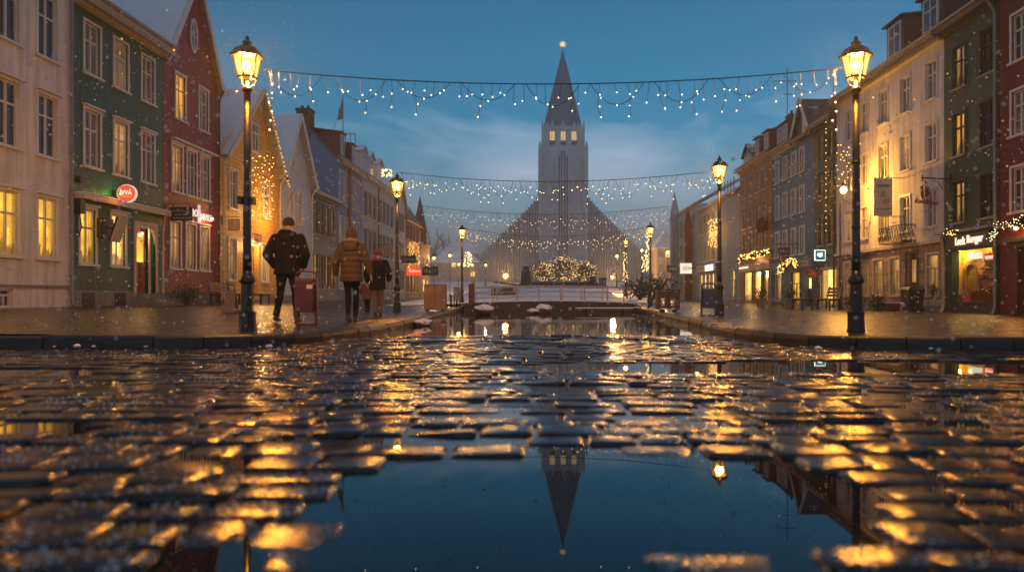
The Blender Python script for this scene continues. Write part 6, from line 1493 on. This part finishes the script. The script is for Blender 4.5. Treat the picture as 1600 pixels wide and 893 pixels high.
# red trough and wheelie bin before the white house
x,y=13.1,28.1; z=ground(x,y); o=thing('flower_trough',(x,y,z),'red plant trough at the white house wall','trough'); mb=MB(); mb.prism([(x-.2,y-.42,z),(x+.2,y-.42,z),(x+.2,y+.42,z),(x-.2,y+.42,z)],[(x-.26,y-.48,z+.3),(x+.26,y-.48,z+.3),(x+.26,y+.48,z+.3),(x-.26,y+.48,z+.3)]); mb.build('trough',M('pot_red'),o)
mb=MB(); mb.box(x-.22,x+.22,y-.44,y+.44,z+.301,z+.33); mb.build('snow_cover',M('snow'),o)
x,y=13.3,26.7; z=ground(x,y); o=thing('wheelie_bin',(x,y,z),'black wheelie bin with rounded lid by the white house','wheelie bin'); mb=MB(); mb.prism([(x-.22,y-.25,z+.06),(x+.22,y-.25,z+.06),(x+.22,y+.25,z+.06),(x-.22,y+.25,z+.06)],[(x-.29,y-.32,z+.80),(x+.29,y-.32,z+.80),(x+.29,y+.32,z+.80),(x-.29,y+.32,z+.80)]); mb.build('bin_body',M('sign_black'),o)
mb=MB(); mb.prism([(x-.31,y-.34,z+.802),(x+.31,y-.34,z+.802),(x+.31,y+.34,z+.802),(x-.31,y+.34,z+.802)],[(x-.2,y-.28,z+.9),(x+.27,y-.28,z+.9),(x+.27,y+.28,z+.9),(x-.2,y+.28,z+.9)]); mb.build('lid',M('sign_black'),o)
for a in (-.26,.26): mb=MB(); mb.tube([(x+.2,y+a-.03,z+.09),(x+.2,y+a+.03,z+.09)],.09,12); mb.build('wheel',M('black_iron'),o)
# bicycles against the white terrace
def bicycle(c,rz,label):
    c=Vector(c); o=thing('bicycle',c,label,'bicycle','bicycles by the left houses'); ca,sa=math.cos(rz),math.sin(rz); V=lambda x,y,z:c+Vector((x*ca-y*sa,x*sa+y*ca,z)); B=M('black_iron')
    for x in (-.5,.5):
        mb=MB(); N=18; mb.tube([V(x+.33*math.cos(2*math.pi*i/N),0,.34+.33*math.sin(2*math.pi*i/N)) for i in range(N+1)],.018,6); wl=mb.build('wheel',B,o,origin=V(x,0,.34))
        mb=MB(); 
        for i in range(8): mb.tube([V(x,0,.34),V(x+.32*math.cos(2*math.pi*i/8),0,.34+.32*math.sin(2*math.pi*i/8))],.004,3)
        mb.build('spokes',M('grey_trim'),wl)
    mb=MB()
    for a,b in (((-.5,.34),(-.18,.80)),((-.5,.34),(-.05,.32)),((-.05,.32),(-.2,.86)),((-.05,.32),(.36,.80)),((-.18,.78),(.36,.82)),((.34,.95),(.5,.34))): mb.tube([V(a[0],0,a[1]),V(b[0],0,b[1])],.018,6)
    mb.build('bike_frame',B,o); mb=MB(); mb.ico(V(-.2,0,.90),.11,2,(1.2,.7,.3)); mb.build('saddle',B,o); mb=MB(); mb.tube([V(.3,-.25,.98),V(.36,-.1,1.0),V(.36,.1,1.0),V(.3,.25,.98)],.014,6); mb.build('handlebar',B,o); return o
bicycle((-11.8,48.5,ground(-12)),R(80),'bicycle leaning by the slate blue house behind the woman')
bicycle((-12.2,60.5,ground(-12)),R(85),'bicycle standing at the white terrace behind the red hat')
bicycle((-12.0,80,ground(-12)),R(85),'bicycle at the far brick house, left of the brown cabinet')
# bollards and red post by the bridge ends
bi=0
for x,y,lab in ((-3.95,29.0,'bollard left of the bridge, nearest of its row'),(-3.8,30.2,'bollard left of the bridge, second of its row'),(-3.7,31.4,'bollard left of the bridge, third of its row'),(-3.6,32.6,'bollard left of the bridge, last of its row'),(4.15,29.4,'bollard right of the bridge beside the railing end'),(4.45,28.4,'bollard right of the bridge, second from the railing'),(4.75,28.0,'short bollard right of the bridge near the third lamp')):
    hh=.55 if x<0 else .62; o=thing('bollard',(x,y,0),lab,'bollard','bollards at the bridge ends'); mb=MB(); mb.lathe((x,y,-.02),[(.045,0),(.04,hh*.8),(.055,hh*.84),(.055,hh*.9),(.03,hh)],10); mb.build('bollard_post',M('black_iron'),o)
p=at(737,470,29.4); o=thing('notice_post',(p.x,29.4,0),'red notice post at the left end of the footbridge','post'); mb=MB(); mb.box(p.x-.12,p.x+.10,29.35,29.45,.15,.95); mb.build('notice_panel',M('bin_red'),o); mb=MB(); mb.box(p.x+.08,p.x+.12,29.38,29.42,-.02,1.1); mb.build('post',M('dark_wood'),o)
p=at(714,470,29.6); o=thing('notice_board',(p.x,29.6,0),'grey upright notice board beside the third left lamp','notice board'); mb=MB(); mb.box(p.x-.14,p.x+.14,29.57,29.63,.3,.82); mb.build('notice_panel',M('grey_trim'),o); mb=MB(); mb.box(p.x-.13,p.x-.09,29.58,29.62,-.02,.3); mb.box(p.x+.09,p.x+.13,29.58,29.62,-.02,.3); mb.build('leg',M('black_iron'),o)
# dark crate beyond the bridge, bins on the snow
p=at(788,455,44); o=thing('market_hut',(p.x,44,.4),'small dark sloping hut beyond the bridge railing','hut'); mb=MB(); mb.box(p.x-.75,p.x+.75,43.6,44.8,.2,1.05); mb.build('wall',M('dark_wood'),o); mb=MB(); slab(mb,(p.x-.6,43.4,1.25),(p.x+.8,43.4,1.08),(p.x+.8,45,1.08),(p.x-.6,45,1.25),.08); mb.build('roof',M('dark_wood'),o)
p=at(941,450,52); o=thing('litter_bin',(p.x,52,hill(52)),'dark litter bin on the snow right of the church stairs','litter bin'); mb=MB(); mb.box(p.x-.27,p.x+.27,51.8,52.2,.7,1.65); mb.build('bin_body',M('bin_blue'),o); mb=MB(); mb.box(p.x-.31,p.x+.31,51.76,52.24,1.651,1.74); mb.build('lid',M('dark_trim'),o)

# ------------------------------------------------------------------ lit hedges before the church and bare trees on the skyline
def lit_hedge(px0,px1,pt,pb,Y,nb,label):
    a=at(px0,pb,Y); b=at(px1,pt,Y); c=Vector(((a.x+b.x)/2,Y,hill(Y)-.2)); rx=(b.x-a.x)/2; rz=(b.z-c.z)/2
    o=shrub(c,rx,rz,label,None,'hedge_leaf',1100,.22,'lit_shrub','lit shrubs before the church',ry=min(rx,2.2)); rg=random.Random(px0); pts=[]
    for i in range(nb):
        d=Vector((rg.gauss(0,1),-abs(rg.gauss(0,.8)),rg.gauss(0,1))).normalized(); pts.append(Vector((c.x,c.y,c.z+rz))+Vector((d.x*rx,d.y*min(rx,2.2),d.z*rz))*rg.uniform(.7,1.02)*(1+.3*noise.noise(d*2.4+c)))
    bulbs(o,pts,'bulb_far',.038)
lit_hedge(832,868,408,445,108,150,'left lit shrub before the church door'); lit_hedge(855,905,400,445,105,330,'largest lit shrub in the middle before the church door'); lit_hedge(893,934,407,445,108,170,'right lit shrub before the church door')
def bare_tree(c,h,label,seed):
    c=Vector(c); rg=random.Random(seed); o=thing('bare_tree',c,label,'tree','bare trees on the skyline'); tr=MB(); crown=MB()
    def grow(mb,p,d,ln,r,lv):
        e=p+d*ln+Vector((rg.uniform(-1,1),rg.uniform(-1,1),0))*ln*.08; (tr if lv==0 else crown).tube([p,p.lerp(e,.5)+Vector((rg.uniform(-1,1),0,rg.uniform(-1,1)))*ln*.05,e],[r,r*.8,r*.6],5)
        if lv<5:
            for i in range(3 if lv<2 else 2): n=(d+Vector((rg.uniform(-1,1),rg.uniform(-1,1),rg.uniform(-.15,.6)))*.75).normalized(); grow(mb,p.lerp(e,rg.uniform(.6,1)),n,ln*rg.uniform(.6,.8),r*.58,lv+1)
    grow(tr,c,Vector((0,0,1)),h*.3,h*.03,0); tr.build('trunk',M('bark'),o); crown.build('crown',M('bark'),o)
    return o
for i,(px,Y,hh,lab) in enumerate(((676,205,15,'bare tree at the left edge of the skyline above the brown cabinet'),(690,215,19,'tallest bare tree on the left skyline'),(708,200,14,'bare tree above the snow roofed long building'),(724,210,13,'bare tree between villa and church wing'),(738,195,11,'small bare tree close to the left church wing'),(1024,190,12,'bare tree right of the church wing'),(1038,180,14,'bare tree left of the turreted house'))):
    p=at(px,420,Y); bare_tree((p.x,Y,hill(Y)),hh,lab,i+3)
# dark garden bushes on the right before the pale houses
for px,Y,rx,rz,lab in ((1000,58,1.7,.8,'grey bush at the right side of the church square'),(1020,54,1.9,1.0,'dark bush behind the third right lamp')):
    p=at(px,450,Y); shrub((p.x,Y,.2),rx,rz,lab,None,'hedge_leaf',500,.14,'garden_shrub')
# ------------------------------------------------------------------ signs and hangings
def facing(fc,px,py,w):
    """a point w metres out of the facade, seen at this pixel"""
    X=fc.x0+fc.sg*w; Y=X*F/(px-CX); return at(px,py,Y)
def front(p): return plane_mtx(p,(1,0,0),(0,-1,0))
def panel(mb,p,w,h,t=.05): mb.box(p.x-w/2,p.x+w/2,p.y,p.y+t,p.z-h/2,p.z+h/2)
def bracket(fc,p,z,o,over=.1,r=.014,scroll=True):
    mb=MB(); mb.tube([Vector((fc.x0,p.y+.02,z)),Vector((p.x+(fc.sg*over),p.y+.02,z))],r,6); mb.tube([Vector((fc.x0+fc.sg*.012,p.y+.02,z-.32)),Vector((fc.x0+fc.sg*.012,p.y+.02,z+.06))],r*1.3,6)
    if scroll: mb.tube([Vector((fc.x0,p.y+.02,z-.3)),Vector((fc.x0+fc.sg*.18,p.y+.02,z-.22)),Vector((fc.x0+fc.sg*.3,p.y+.02,z-.02))],r*.8,6)
    return mb.build('bracket',M('black_iron'),o)
# lit oval sign on the green house
p=facing(L,197.5,302,.48); o=thing('oval_sign',p,'lit round orange red shop sign with white rim on the green house','sign'); N=28
def disc(c,rx,rz,y0,y1): 
    a=[Vector((c.x+rx*math.cos(2*math.pi*i/N),y0,c.z+rz*math.sin(2*math.pi*i/N))) for i in range(N)]; mb=MB(); mb.prism(a,[v+Vector((0,y1-y0,0)) for v in a]); return mb
disc(p,.325,.305,p.y,p.y+.1).build('sign_rim',M('letter_soft'),o); disc(p,.295,.275,p.y-.012,p.y-.001).build('sign_face',M('sign_glow_red'),o)
text('ÍVVÁ','lettering',M('letter_glow'),.2,front(p+Vector((-.01,-.02,.02))),o,.005,.40,bold=.006); mb=MB(); mb.box(p.x-.12,p.x+.16,p.y-.02,p.y-.013,p.z-.115,p.z-.10); mb.build('underline',M('letter_soft'),o)
mb=MB(); mb.box(L.x0,p.x-.3,p.y+.03,p.y+.07,p.z-.03,p.z+.03); mb.box(L.x0,L.x0+.12,p.y-.02,p.y+.12,p.z-.1,p.z+.1); mb.build('bracket',M('sign_black'),o); point('sign_light',p+Vector((-.28,-.18,.0)),2.2,(.55,1,.08),.04); point('sign_light',p+Vector((.1,-.5,-.1)),5,(1,.25,.08),.1)
# tilted black panel lamp
p=facing(L,171,356,.42); o=thing('panel_heater',p,'tilted black panel lamp between the ground floor windows of the green house','panel lamp'); mb=MB(); q=[Vector((-.03,-.05,-.42)),Vector((.05,-.05,-.42)),Vector((.33,-.05,.36)),Vector((.25,-.05,.36))]; mb.prism([p+v for v in q],[p+v+Vector((0,.5,0)) for v in q]); mb.build('panel_case',M('sign_black'),o)
mb=MB(); q=[Vector((.053,-.06,-.44)),Vector((.085,-.06,-.44)),Vector((.365,-.06,.36)),Vector((.333,-.06,.36))]; mb.prism([p+v for v in q],[p+v+Vector((0,.52,0)) for v in q]); mb.build('panel_rim',M('cream_trim'),o); mb=MB(); mb.bar(p+Vector((.0,.2,0)),Vector((L.x0,p.y+.2,p.z+.05)),.06); mb.box(L.x0,L.x0+.3,p.y-.05,p.y+.45,p.z-.3,p.z+.32); mb.build('bracket',M('sign_black'),o)
p=L.P(L.u(119),.12,3.4); o=thing('meter_box',p,'dark electric box and lamp at the left corner of the green house','electric box'); mb=MB(); L.box(mb,p.y-.1,p.y+.14,.003,.2,3.0,3.45); mb.build('box_case',M('sign_black'),o); mb=MB(); L.box(mb,p.y-.06,p.y+.10,.003,.16,3.95,4.15); mb.build('lamp_head',M('dark_trim'),o); mb=MB(); mb.tube([L.P(p.y+.05,.08,3.0),L.P(p.y+.1,.1,2.6),L.P(p.y+.0,.08,2.3),L.P(p.y-.05,.06,2.5)],.02,6); mb.build('cable_loop',M('wire'),o)
# black hanging sign and bright letters on the red house
p=facing(L,283,334,.60); o=thing('hanging_sign',p,'black hanging sign with faint writing on the red house','sign','hanging signs'); mb=MB(); panel(mb,p,.82,.52,.06); mb.build('sign_board',M('sign_black'),o,bevel=.006); bracket(L,p,p.z+.40,o,.35)
for dz,tx,wd in ((.12,'Cmania & Lnum',.62),(-.02,'asnum  Gnm',.5),(-.15,'Inm um mu',.6)): text(tx,'lettering',M('ink_pale'),.10,front(p+Vector((0,-.004,dz))),o,.002,wd)
mb=MB(); 
for a in (-.3,.3): mb.tube([p+Vector((a,.03,.26)),p+Vector((a,.03,.40))],.008,4)
mb.build('chain',M('black_iron'),o)
p=L.P((L.u(299)+L.u(329))/2,.06,3.80); o=thing('shop_lettering',p,'bright white shop letters on the red house front','sign'); text('BO','letters',M('letter_glow'),.42,L.m(L.u(302.5),.05,3.86),o,.01,.50,bold=.002); text('ÁNNYLIS','letters',M('letter_glow'),.40,L.m(L.u(319.5),.05,3.78),o,.01,1.18,bold=.002); mb=MB(); L.box(mb,L.u(308.0),L.u(310.3),.02,.08,3.5,4.25); mb.build('letter_bar',M('letter_soft'),o)
# framed hanging sign and door plate on the yellow house
p=facing(L,365.5,351,.55); o=thing('hanging_sign',p,'plain weathered square sign hung on an iron bracket at the yellow house','sign','hanging signs'); mb=MB(); panel(mb,p,.44,.44,.04); mb.build('sign_board',M('ink_tan'),o); mb=MB(); 
for a,b,c,d in ((-.25,.25,.22,.25),(-.25,.25,-.25,-.22),(-.25,-.22,-.22,.22),(.22,.25,-.22,.22)): mb.box(p.x+a,p.x+b,p.y-.01,p.y+.05,p.z+c,p.z+d)
mb.build('sign_frame',M('dark_wood'),o); bracket(L,p,p.z+.34,o,.3)
p=L.P((L.u(391)+L.u(407))/2,0,3.38); o=thing('door_plate',p,'brown plate with pale letters above the yellow house door','sign'); mb=MB(); L.box(mb,L.u(391),L.u(407),.005,.07,3.14,3.62); mb.build('plate_border',M('cream_trim'),o); mb=MB(); L.box(mb,L.u(391.6),L.u(406.4),.071,.085,3.19,3.57); mb.build('plate',M('sign_brown'),o); text('DINCE','lettering',M('ink_tan'),.34,L.m(p.y,.09,3.38),o,.004,1.0)
# signs in the left distance
p=facing(L,647.5,423,.9); o=thing('lit_sign',p,'small red lit sign at the far left brick house','sign'); mb=MB(); panel(mb,p,1.7,.95,.2); mb.build('sign_box',M('sign_glow_red'),o); text('Imnu','lettering',M('letter_glow'),.5,front(p+Vector((0,-.02,0))),o,.01,1.1)
for px,py,w,h,lab in ((639,405,1.5,.75,'small dark sign above the red lit sign'),(672,423,1.7,.95,'dark shop sign right of the red lit sign')):
    p=facing(L,px,py,1.2 if px<650 else 2.6); o=thing('shop_sign',p,lab,'sign'); mb=MB(); panel(mb,p,w,h,.1); mb.build('sign_board',M('sign_black'),o); text('OSO' if px>650 else 'Ilnnu','lettering',M('ink_pale'),.5,front(p+Vector((0,-.01,0))),o,.004,w*.75); bracket(L,p,p.z+h*.5+.1,o,.5,.03)
p=facing(L,604,391,1.1); o=thing('hanging_sign',p,'tan hanging sign on the white terrace above the red hat','sign','hanging signs'); mb=MB(); panel(mb,p,.75,.72,.06); mb.build('sign_board',M('ink_tan'),o); bracket(L,p,p.z+.5,o,.4,.025)
p=facing(L,604,270,.6); o=thing('light_figure',p,'golden light decoration on the white terrace roof edge','light decoration'); q=[p+Vector((rg.uniform(-.45,.45),0,rg.uniform(-.3,.3))) for i in range(40)]; bulbs(o,q,'bulb_gold',.045); mb=MB(); panel(mb,p,1.0,.06,.03); mb.build('figure_frame',M('wire'),o)
p=facing(L,520,374,.5)
o=thing('wall_lamp',p,'round copper wall lamp on the blue house behind the woman','wall lamp'); mb=MB(); mb.ico(p,.22,2); mb.build('lamp_shade',M('ink_tan'),o); mb=MB(); mb.tube([p+Vector((0,0,.2)),p+Vector((-.2,0,.5)),Vector((L.x0,p.y,p.z+.4))],.03,6); mb.build('bracket',M('black_iron'),o)
# flag on the blue house roof
p=at(536,215,54.5); o=thing('flag',p,'red and blue flag hanging limp on a roof pole','flag'); mb=MB(); mb.tube([p,p+Vector((0,0,3.1))],.035,6); mb.build('flag_pole',M('grey_trim'),o)
mb=MB(); 
for i in range(6):
    a=p+Vector((-.9+i*.36,0,-.7)); mb.bar(a,a+Vector((0,0,1.0)),.05)
mb.bar(p+Vector((-.9,0,.3)),p+Vector((.9,0,.3)),.06); mb.bar(p+Vector((-.9,0,.2)),p+Vector((0,0,2.4)),.03); mb.build('roof_rail',M('grey_trim'),o)
for nm,a,b,mt,y in (('flag_cloth',0,.62,'cloth_red',0),('flag_cross',.2,.38,'cloth_white',-.03),('flag_cross',.25,.33,'cloth_blue',-.045)):
    mb=MB(); N=8; pts=[]
    for i in range(N+1): t=i/N; w0=(.15+.5*t); pts.append((p+Vector((-.02-w0*a+.03*math.sin(t*9),y+.05*math.sin(t*7),2.9-1.5*t)),p+Vector((-.02-w0*b+.03*math.sin(t*9),y+.05*math.cos(t*5),2.9-1.5*t-.2*b))))
    for (a0,b0),(a1,b1) in zip(pts,pts[1:]): mb.prism([a0,b0,b1,a1],[v+Vector((0,.012,0)) for v in (a0,b0,b1,a1)])
    mb.build(nm,M(mt),o)
# ---- right side
p=facing(Rr,1380,308,.85); o=thing('shop_banner',p,'white hanging banner with dark emblem on the big white house','banner'); mb=MB(); panel(mb,p,.74,1.50,.02); mb.build('banner_cloth',M('sign_white'),o)
text('CADINSA','lettering',M('ink_dark'),.15,front(p+Vector((0,-.004,.45))),o,.002,.56,bold=.004); text('NU JR SANNO','lettering',M('ink_dark'),.12,front(p+Vector((.02,-.004,-.48))),o,.002,.62); text('iumn us nmnuni','lettering',M('ink_tan'),.07,front(p+Vector((0,-.004,-.64))),o,.002,.56)
mb=MB(); rg2=random.Random(3)
for i in range(9): a=R(20+i*36); c=p+Vector((0,-.006,.12)); r0=.05; r1=.19 if i%2 else .13; mb.bar(c+Vector((r0*math.cos(a),0,r0*math.sin(a)*.8)),c+Vector((r1*math.cos(a+.5),0,r1*math.sin(a+.5)*.8)),.035,.006)
for i in range(3): c=p+Vector((-.16+.12*i,-.006,-.13-.03*(i%2))); mb.bar(c,c+Vector((.10,0,.05)),.03,.006)
mb.build('emblem',M('ink_dark'),o); mb=MB(); mb.ico(p+Vector((.14,.0,-.17)),.17,2,(1,.03,.75)); mb.build('emblem_patch',M('ink_tan'),o)
mb=MB()
for z in (.77,-.77): mb.tube([Vector((Rr.x0,p.y+.01,p.z+z)),p+Vector((-.42 if z>0 else -.1,.01,z))],.016,6)
mb.build('bracket',M('black_iron'),o)
p=facing(Rr,1445,296,.95); o=thing('wing_sign',p,'red two feathered hanging sign with red script on an ornate bracket','sign','hanging signs')
for dx,q in ((-.14,((0,.12),(.07,.16),(.12,-.28),(.06,-.36),(.01,-.2))),(.02,((.0,.34),(.08,.22),(.17,-.05),(.07,-.3),(.0,-.2)))):
    mb=MB(); a=[p+Vector((dx+x_,0,z_)) for x_,z_ in q]; mb.prism(a,[v+Vector((0,.035,0)) for v in a]); mb.build('feather',M('sign_red'),o)
text('Roddinjou','lettering',M('sign_red'),.26,plane_mtx(p+Vector((.04,-.0,-.43)),(1,0,-.08),(0,-1,0)),o,.012,.82,shear=.25,bold=.008)
zb=p.z+.42; mb=MB(); mb.bar(Vector((p.x-.12,p.y+.02,zb)),Vector((Rr.x0,p.y+.02,zb-.05)),.04); mb.bar(Vector((Rr.x0-.03,p.y+.02,zb+.12)),Vector((Rr.x0-.03,p.y+.02,zb-.52)),.05); mb.bar(Vector((p.x-.08,p.y+.02,zb+.1)),Vector((p.x-.08,p.y+.02,zb-.12)),.03)
mb.tube([Vector((Rr.x0-.03,p.y+.02,zb-.48)),Vector((Rr.x0-.3,p.y+.02,zb-.38)),Vector((Rr.x0-.5,p.y+.02,zb-.12)),Vector((Rr.x0-.62,p.y+.02,zb-.1)),Vector((Rr.x0-.6,p.y+.02,zb-.04))],.014,6); N=12; mb.tube([Vector((Rr.x0-.2+.10*math.cos(5.4*i/N),p.y+.02,zb-.2+.10*math.sin(5.4*i/N))) for i in range(N+1)],.012,6); mb.build('bracket',M('black_iron'),o)
# shop letters
p=Rr.P(Rr.u(1518.5),.11,2.37); o=thing('shop_lettering',p,'glowing cream shop letters above the lit shop window','sign'); text('Loak','letters',M('letter_glow'),.36,Rr.m(Rr.u(1505.5),.125,2.35),o,.015,.62,bold=.016); text('Beeger','letters',M('letter_glow'),.36,Rr.m(Rr.u(1528.5),.125,2.38),o,.015,.92,bold=.016)
# pharmacy style green square
p=facing(Rr,1281.5,398.5,.55); o=thing('square_sign',p,'teal lit square sign with white star shape on the moss green house','sign'); mb=MB(); panel(mb,p,.54,.54,.08); mb.build('sign_rim',M('white_glow'),o); mb=MB(); mb.box(p.x-.24,p.x+.24,p.y-.01,p.y-.002,p.z-.24,p.z+.24); mb.build('sign_face',M('teal_glow'),o)
mb=MB(); c=p+Vector((0,-.016,0))
for a in (0,40,80,130,165): r=R(a+12); d=Vector((math.cos(r),0,math.sin(r)))*(.16 if a%80 else .12); mb.bar(c-d*.7,c+d,.06,.01,up=(0,1,0))
mb.build('emblem',M('white_glow'),o); mb=MB(); mb.bar(p+Vector((.27,.04,0)),Vector((Rr.x0,p.y+.04,p.z)),.05); mb.build('bracket',M('sign_black'),o)
p=facing(Rr,1225,397,.75); o=thing('stacked_sign',p,'brown double hanging sign with pale writing on the blue house','sign','hanging signs'); 
for dz,h,w,tx in ((.16,.42,.66,'Amnum Inu'),(-.28,.36,.56,'Jamnu')):
    q=p+Vector((0,0,dz)); mb=MB(); panel(mb,q,w,h,.05); mb.build('sign_board',M('sign_brown'),o); text(tx,'lettering',M('ink_pale'),.16,front(q+Vector((0,-.004,0))),o,.002,w*.8)
bracket(Rr,p,p.z+.6,o,.45,.018)
p=facing(Rr,1268.5,427.5,.5); o=thing('round_sign',p,'round red hanging sign at the blue house door','sign','hanging signs'); disc(p,.27,.24,p.y,p.y+.05).build('sign_board',M('sign_glow_red'),o); o.children[0].data.materials.clear(); o.children[0].data.materials.append(M('sign_red')); text('Annoni','lettering',M('ink_pale'),.13,front(p+Vector((0,-.004,0))),o,.002,.40); bracket(Rr,p,p.z+.3,o,.2)
p=Rr.P(Rr.u(1258),.17,2.26); o=thing('shop_lettering',p,'pale letters on the blue shop board','sign'); mb=MB(); Rr.box(mb,Rr.u(1268),Rr.u(1248),.163,.175,2.12,2.42); mb.build('letter_board',M('ink_pale'),o); text('VDEKE VB','letters',M('ink_dark'),.24,Rr.m(Rr.u(1257.5),.18,2.27),o,.003,1.5)
p=Rr.P(Rr.u(1191),.13,2.5); o=thing('shop_lettering',p,'worn pale script on the dark board of the ochre brick shop','sign'); text('Amcsonnn','letters',M('ink_pale'),.34,Rr.m(Rr.u(1190),.125,2.57),o,.004,2.0); text('Snmmonu','letters',M('ink_pale'),.2,Rr.m(Rr.u(1190),.125,2.34),o,.004,1.5); mb=MB(); Rr.box(mb,Rr.u(1172),Rr.u(1158),.125,.16,2.42,2.56); mb.build('light_bar',M('letter_glow'),o)
p=facing(Rr,1072,419,1.5); o=thing('lit_sign',p,'white lit square sign at the far right house fronts','sign'); mb=MB(); panel(mb,p,1.05,.95,.15); mb.build('sign_box',M('letter_glow'),o); mb=MB(); mb.box(p.x-.3,p.x+.3,p.y-.02,p.y-.002,p.z-.2,p.z+.2); mb.build('sign_mark',M('letter_soft'),o); bracket(Rr,p,p.z,o,-.2,.05,False)
p=Rr.P(Rr.u(1112),.21,2.9); o=thing('lit_sign',p,'greenish lit shop sign above the far lit shop front','sign'); mb=MB(); Rr.box(mb,Rr.u(1118),Rr.u(1106),.203,.26,2.65,3.15); mb.build('sign_box',M('white_glow'),o); text('LYnna','letters',M('teal_glow'),.5,Rr.m(Rr.u(1112),.265,2.9),o,.004,2.0)
p=facing(Rr,1051,420,2.4); o=thing('shop_sign',p,'dark sign with pale scrawl left of the white lit sign','sign'); mb=MB(); panel(mb,p,1.05,.65,.1); mb.build('sign_board',M('sign_black'),o); text('JRDA','lettering',M('ink_pale'),.4,front(p+Vector((0,-.01,0))),o,.004,.8)
p=facing(Rr,1190,352,.4); o=thing('hanging_basket',p,'round rust coloured wall ornament on the ochre brick house','ornament'); mb=MB(); mb.ico(p,.42,2,(1,.5,1.15),.4); mb.build('ornament_body',M('rust_brick'),o); bracket(Rr,p,p.z+.5,o,.05,.02)
# evergreen garlands with lights
def evergreen(fc,pts,r,nl,nb,label,bm='bulb_gold',br=.02,seed=1):
    rg=random.Random(seed); pts=[Vector(p) for p in pts]; o=thing('evergreen_garland',pts[0],label,'garland','evergreen garlands with lights'); mb=MB(); mb.tube(pts,r*.18,5); mb.build('garland_rope',M('bark'),o); mb=MB(); bl=[]
    for i in range(nl):
        t=rg.random()*(len(pts)-1); j=int(t); p=pts[j].lerp(pts[min(j+1,len(pts)-1)],t-j); rr=r*(.7+.5*noise.noise(p*1.4)); d=Vector((rg.gauss(0,1),rg.gauss(0,1),rg.gauss(0,1))).normalized(); e=p+d*rr*rg.uniform(.5,1.1); a=d.orthogonal().normalized()*r*.10; mb.poly(p+d*rr*.2-a,p+d*rr*.2+a,e+a*.3,e-a*.3)
        if len(bl)<nb and rg.random()<.3: bl.append(p+Vector((fc.sg*abs(d.x),-abs(d.y),d.z)).normalized()*rr*1.0)
    mb.build('needles',M('fir_leaf'),o,recalc=False); bulbs(o,bl,bm,br*.75)
rg=random.Random(5)
evergreen(Rr,[facing(Rr,px,py,.45) for px,py in ((1547,372),(1552,364),(1556,357),(1568,352),(1582,348),(1597,346),(1615,344))],.26,1900,85,'big dark evergreen garland with lights over the right shop corner','bulb',.016,2)
evergreen(Rr,[facing(Rr,px,py,.45) for px,py in ((1478,362),(1486,364),(1495,362))],.14,300,22,'short lit garland at the left end of the shop ledge','bulb_gold',.018,3)
evergreen(Rr,[facing(Rr,px,py,.4) for px,py in ((1154,408),(1160,402),(1170,400),(1180,398),(1190,397),(1198,393),(1204,391))],.26,900,90,'lit evergreen garland above the ochre brick shop','bulb_gold',.04,4)
evergreen(Rr,[facing(Rr,px,py,.5) for px,py in ((1217,424),(1222,418),(1229,413),(1236,408),(1242,409),(1247,416))],.30,900,95,'lit evergreen garland on the blue house shop','bulb_gold',.034,5)
# antennas
for x,y,z,h,lab in ((XR+2.2,Rr.u(1180),11.6,4.5,'thin roof antenna above the ochre brick house'),(XR+2,Rr.u(1158)+1,10.6,2.2,'branched roof antenna above the pale house')):
    o=thing('antenna',(x,y,z),lab,'antenna'); mb=MB(); mb.tube([(x,y,z),(x,y,z+h)],.03,5); mb.build('mast',M('wire'),o); mb=MB(); mb.bar((x-.9,y,z+h*.8),(x+.6,y,z+h*.8),.04); mb.bar((x-.3,y,z+h*.6),(x+.3,y,z+h*.6),.04); mb.build('cross_bar',M('wire'),o)

# ------------------------------------------------------------------ falling snow
m=bpy.data.materials.new('snowflake'); m.use_nodes=True; k=NT(m); b=k.n['Principled BSDF']; b.inputs['Base Color'].default_value=(.9,.9,.92,1); b.inputs['Roughness'].default_value=.7
tr=k.new('ShaderNodeBsdfTranslucent'); tr.inputs[0].default_value=(.9,.9,.92,1); mx=k.new('ShaderNodeMixShader'); mx.inputs[0].default_value=.5; k.link(b.outputs[0],mx.inputs[1]); k.link(tr.outputs[0],mx.inputs[2]); k.link(mx.outputs[0],k.n['Material Output'].inputs[0])
rg=random.Random(77); mb=MB()
for i in range(7500):
    Y=3.4+46*rg.random()**1.5; X=rg.uniform(-.80,.72)*Y; top=ZC+.44*Y; z=rg.uniform(0.03,top)
    r=(.0048+.0006*Y)*rg.choice((.7,.85,1,1,1.25,1.6))
    if z<.2 and Y<8: continue
    if z>ZC+.19*Y and -.34*Y<X<.44*Y: continue
    if z>ZC+.07*Y and -.22*Y<X<.22*Y: continue
    if z>ZC+.34*Y and rg.random()<.75: continue
    mb.octa((X,Y,z),r)
o=mb.build('falling_snow',m,None,recalc=False,smooth=True); tag(o,'white snowflakes falling in front of the street','snow',kind='stuff')
# ------------------------------------------------------------------ snowy air
mb=MB(); mb.box(-1600,1600,-650,2500,-2.0,95); hz=mb.build('haze',[],None)
m=bpy.data.materials.new('haze_air'); m.use_nodes=True; k=NT(m); k.n.remove(k.n['Principled BSDF']); v=k.new('ShaderNodeVolumePrincipled'); v.inputs['Color'].default_value=(.80,.88,.97,1); v.inputs['Density'].default_value=.0023; v.inputs['Anisotropy'].default_value=.55
k.link(v.outputs[0],k.n['Material Output'].inputs['Volume']); hz.data.materials.append(m); tag(hz,'pale snowy haze filling the street','haze',kind='stuff')
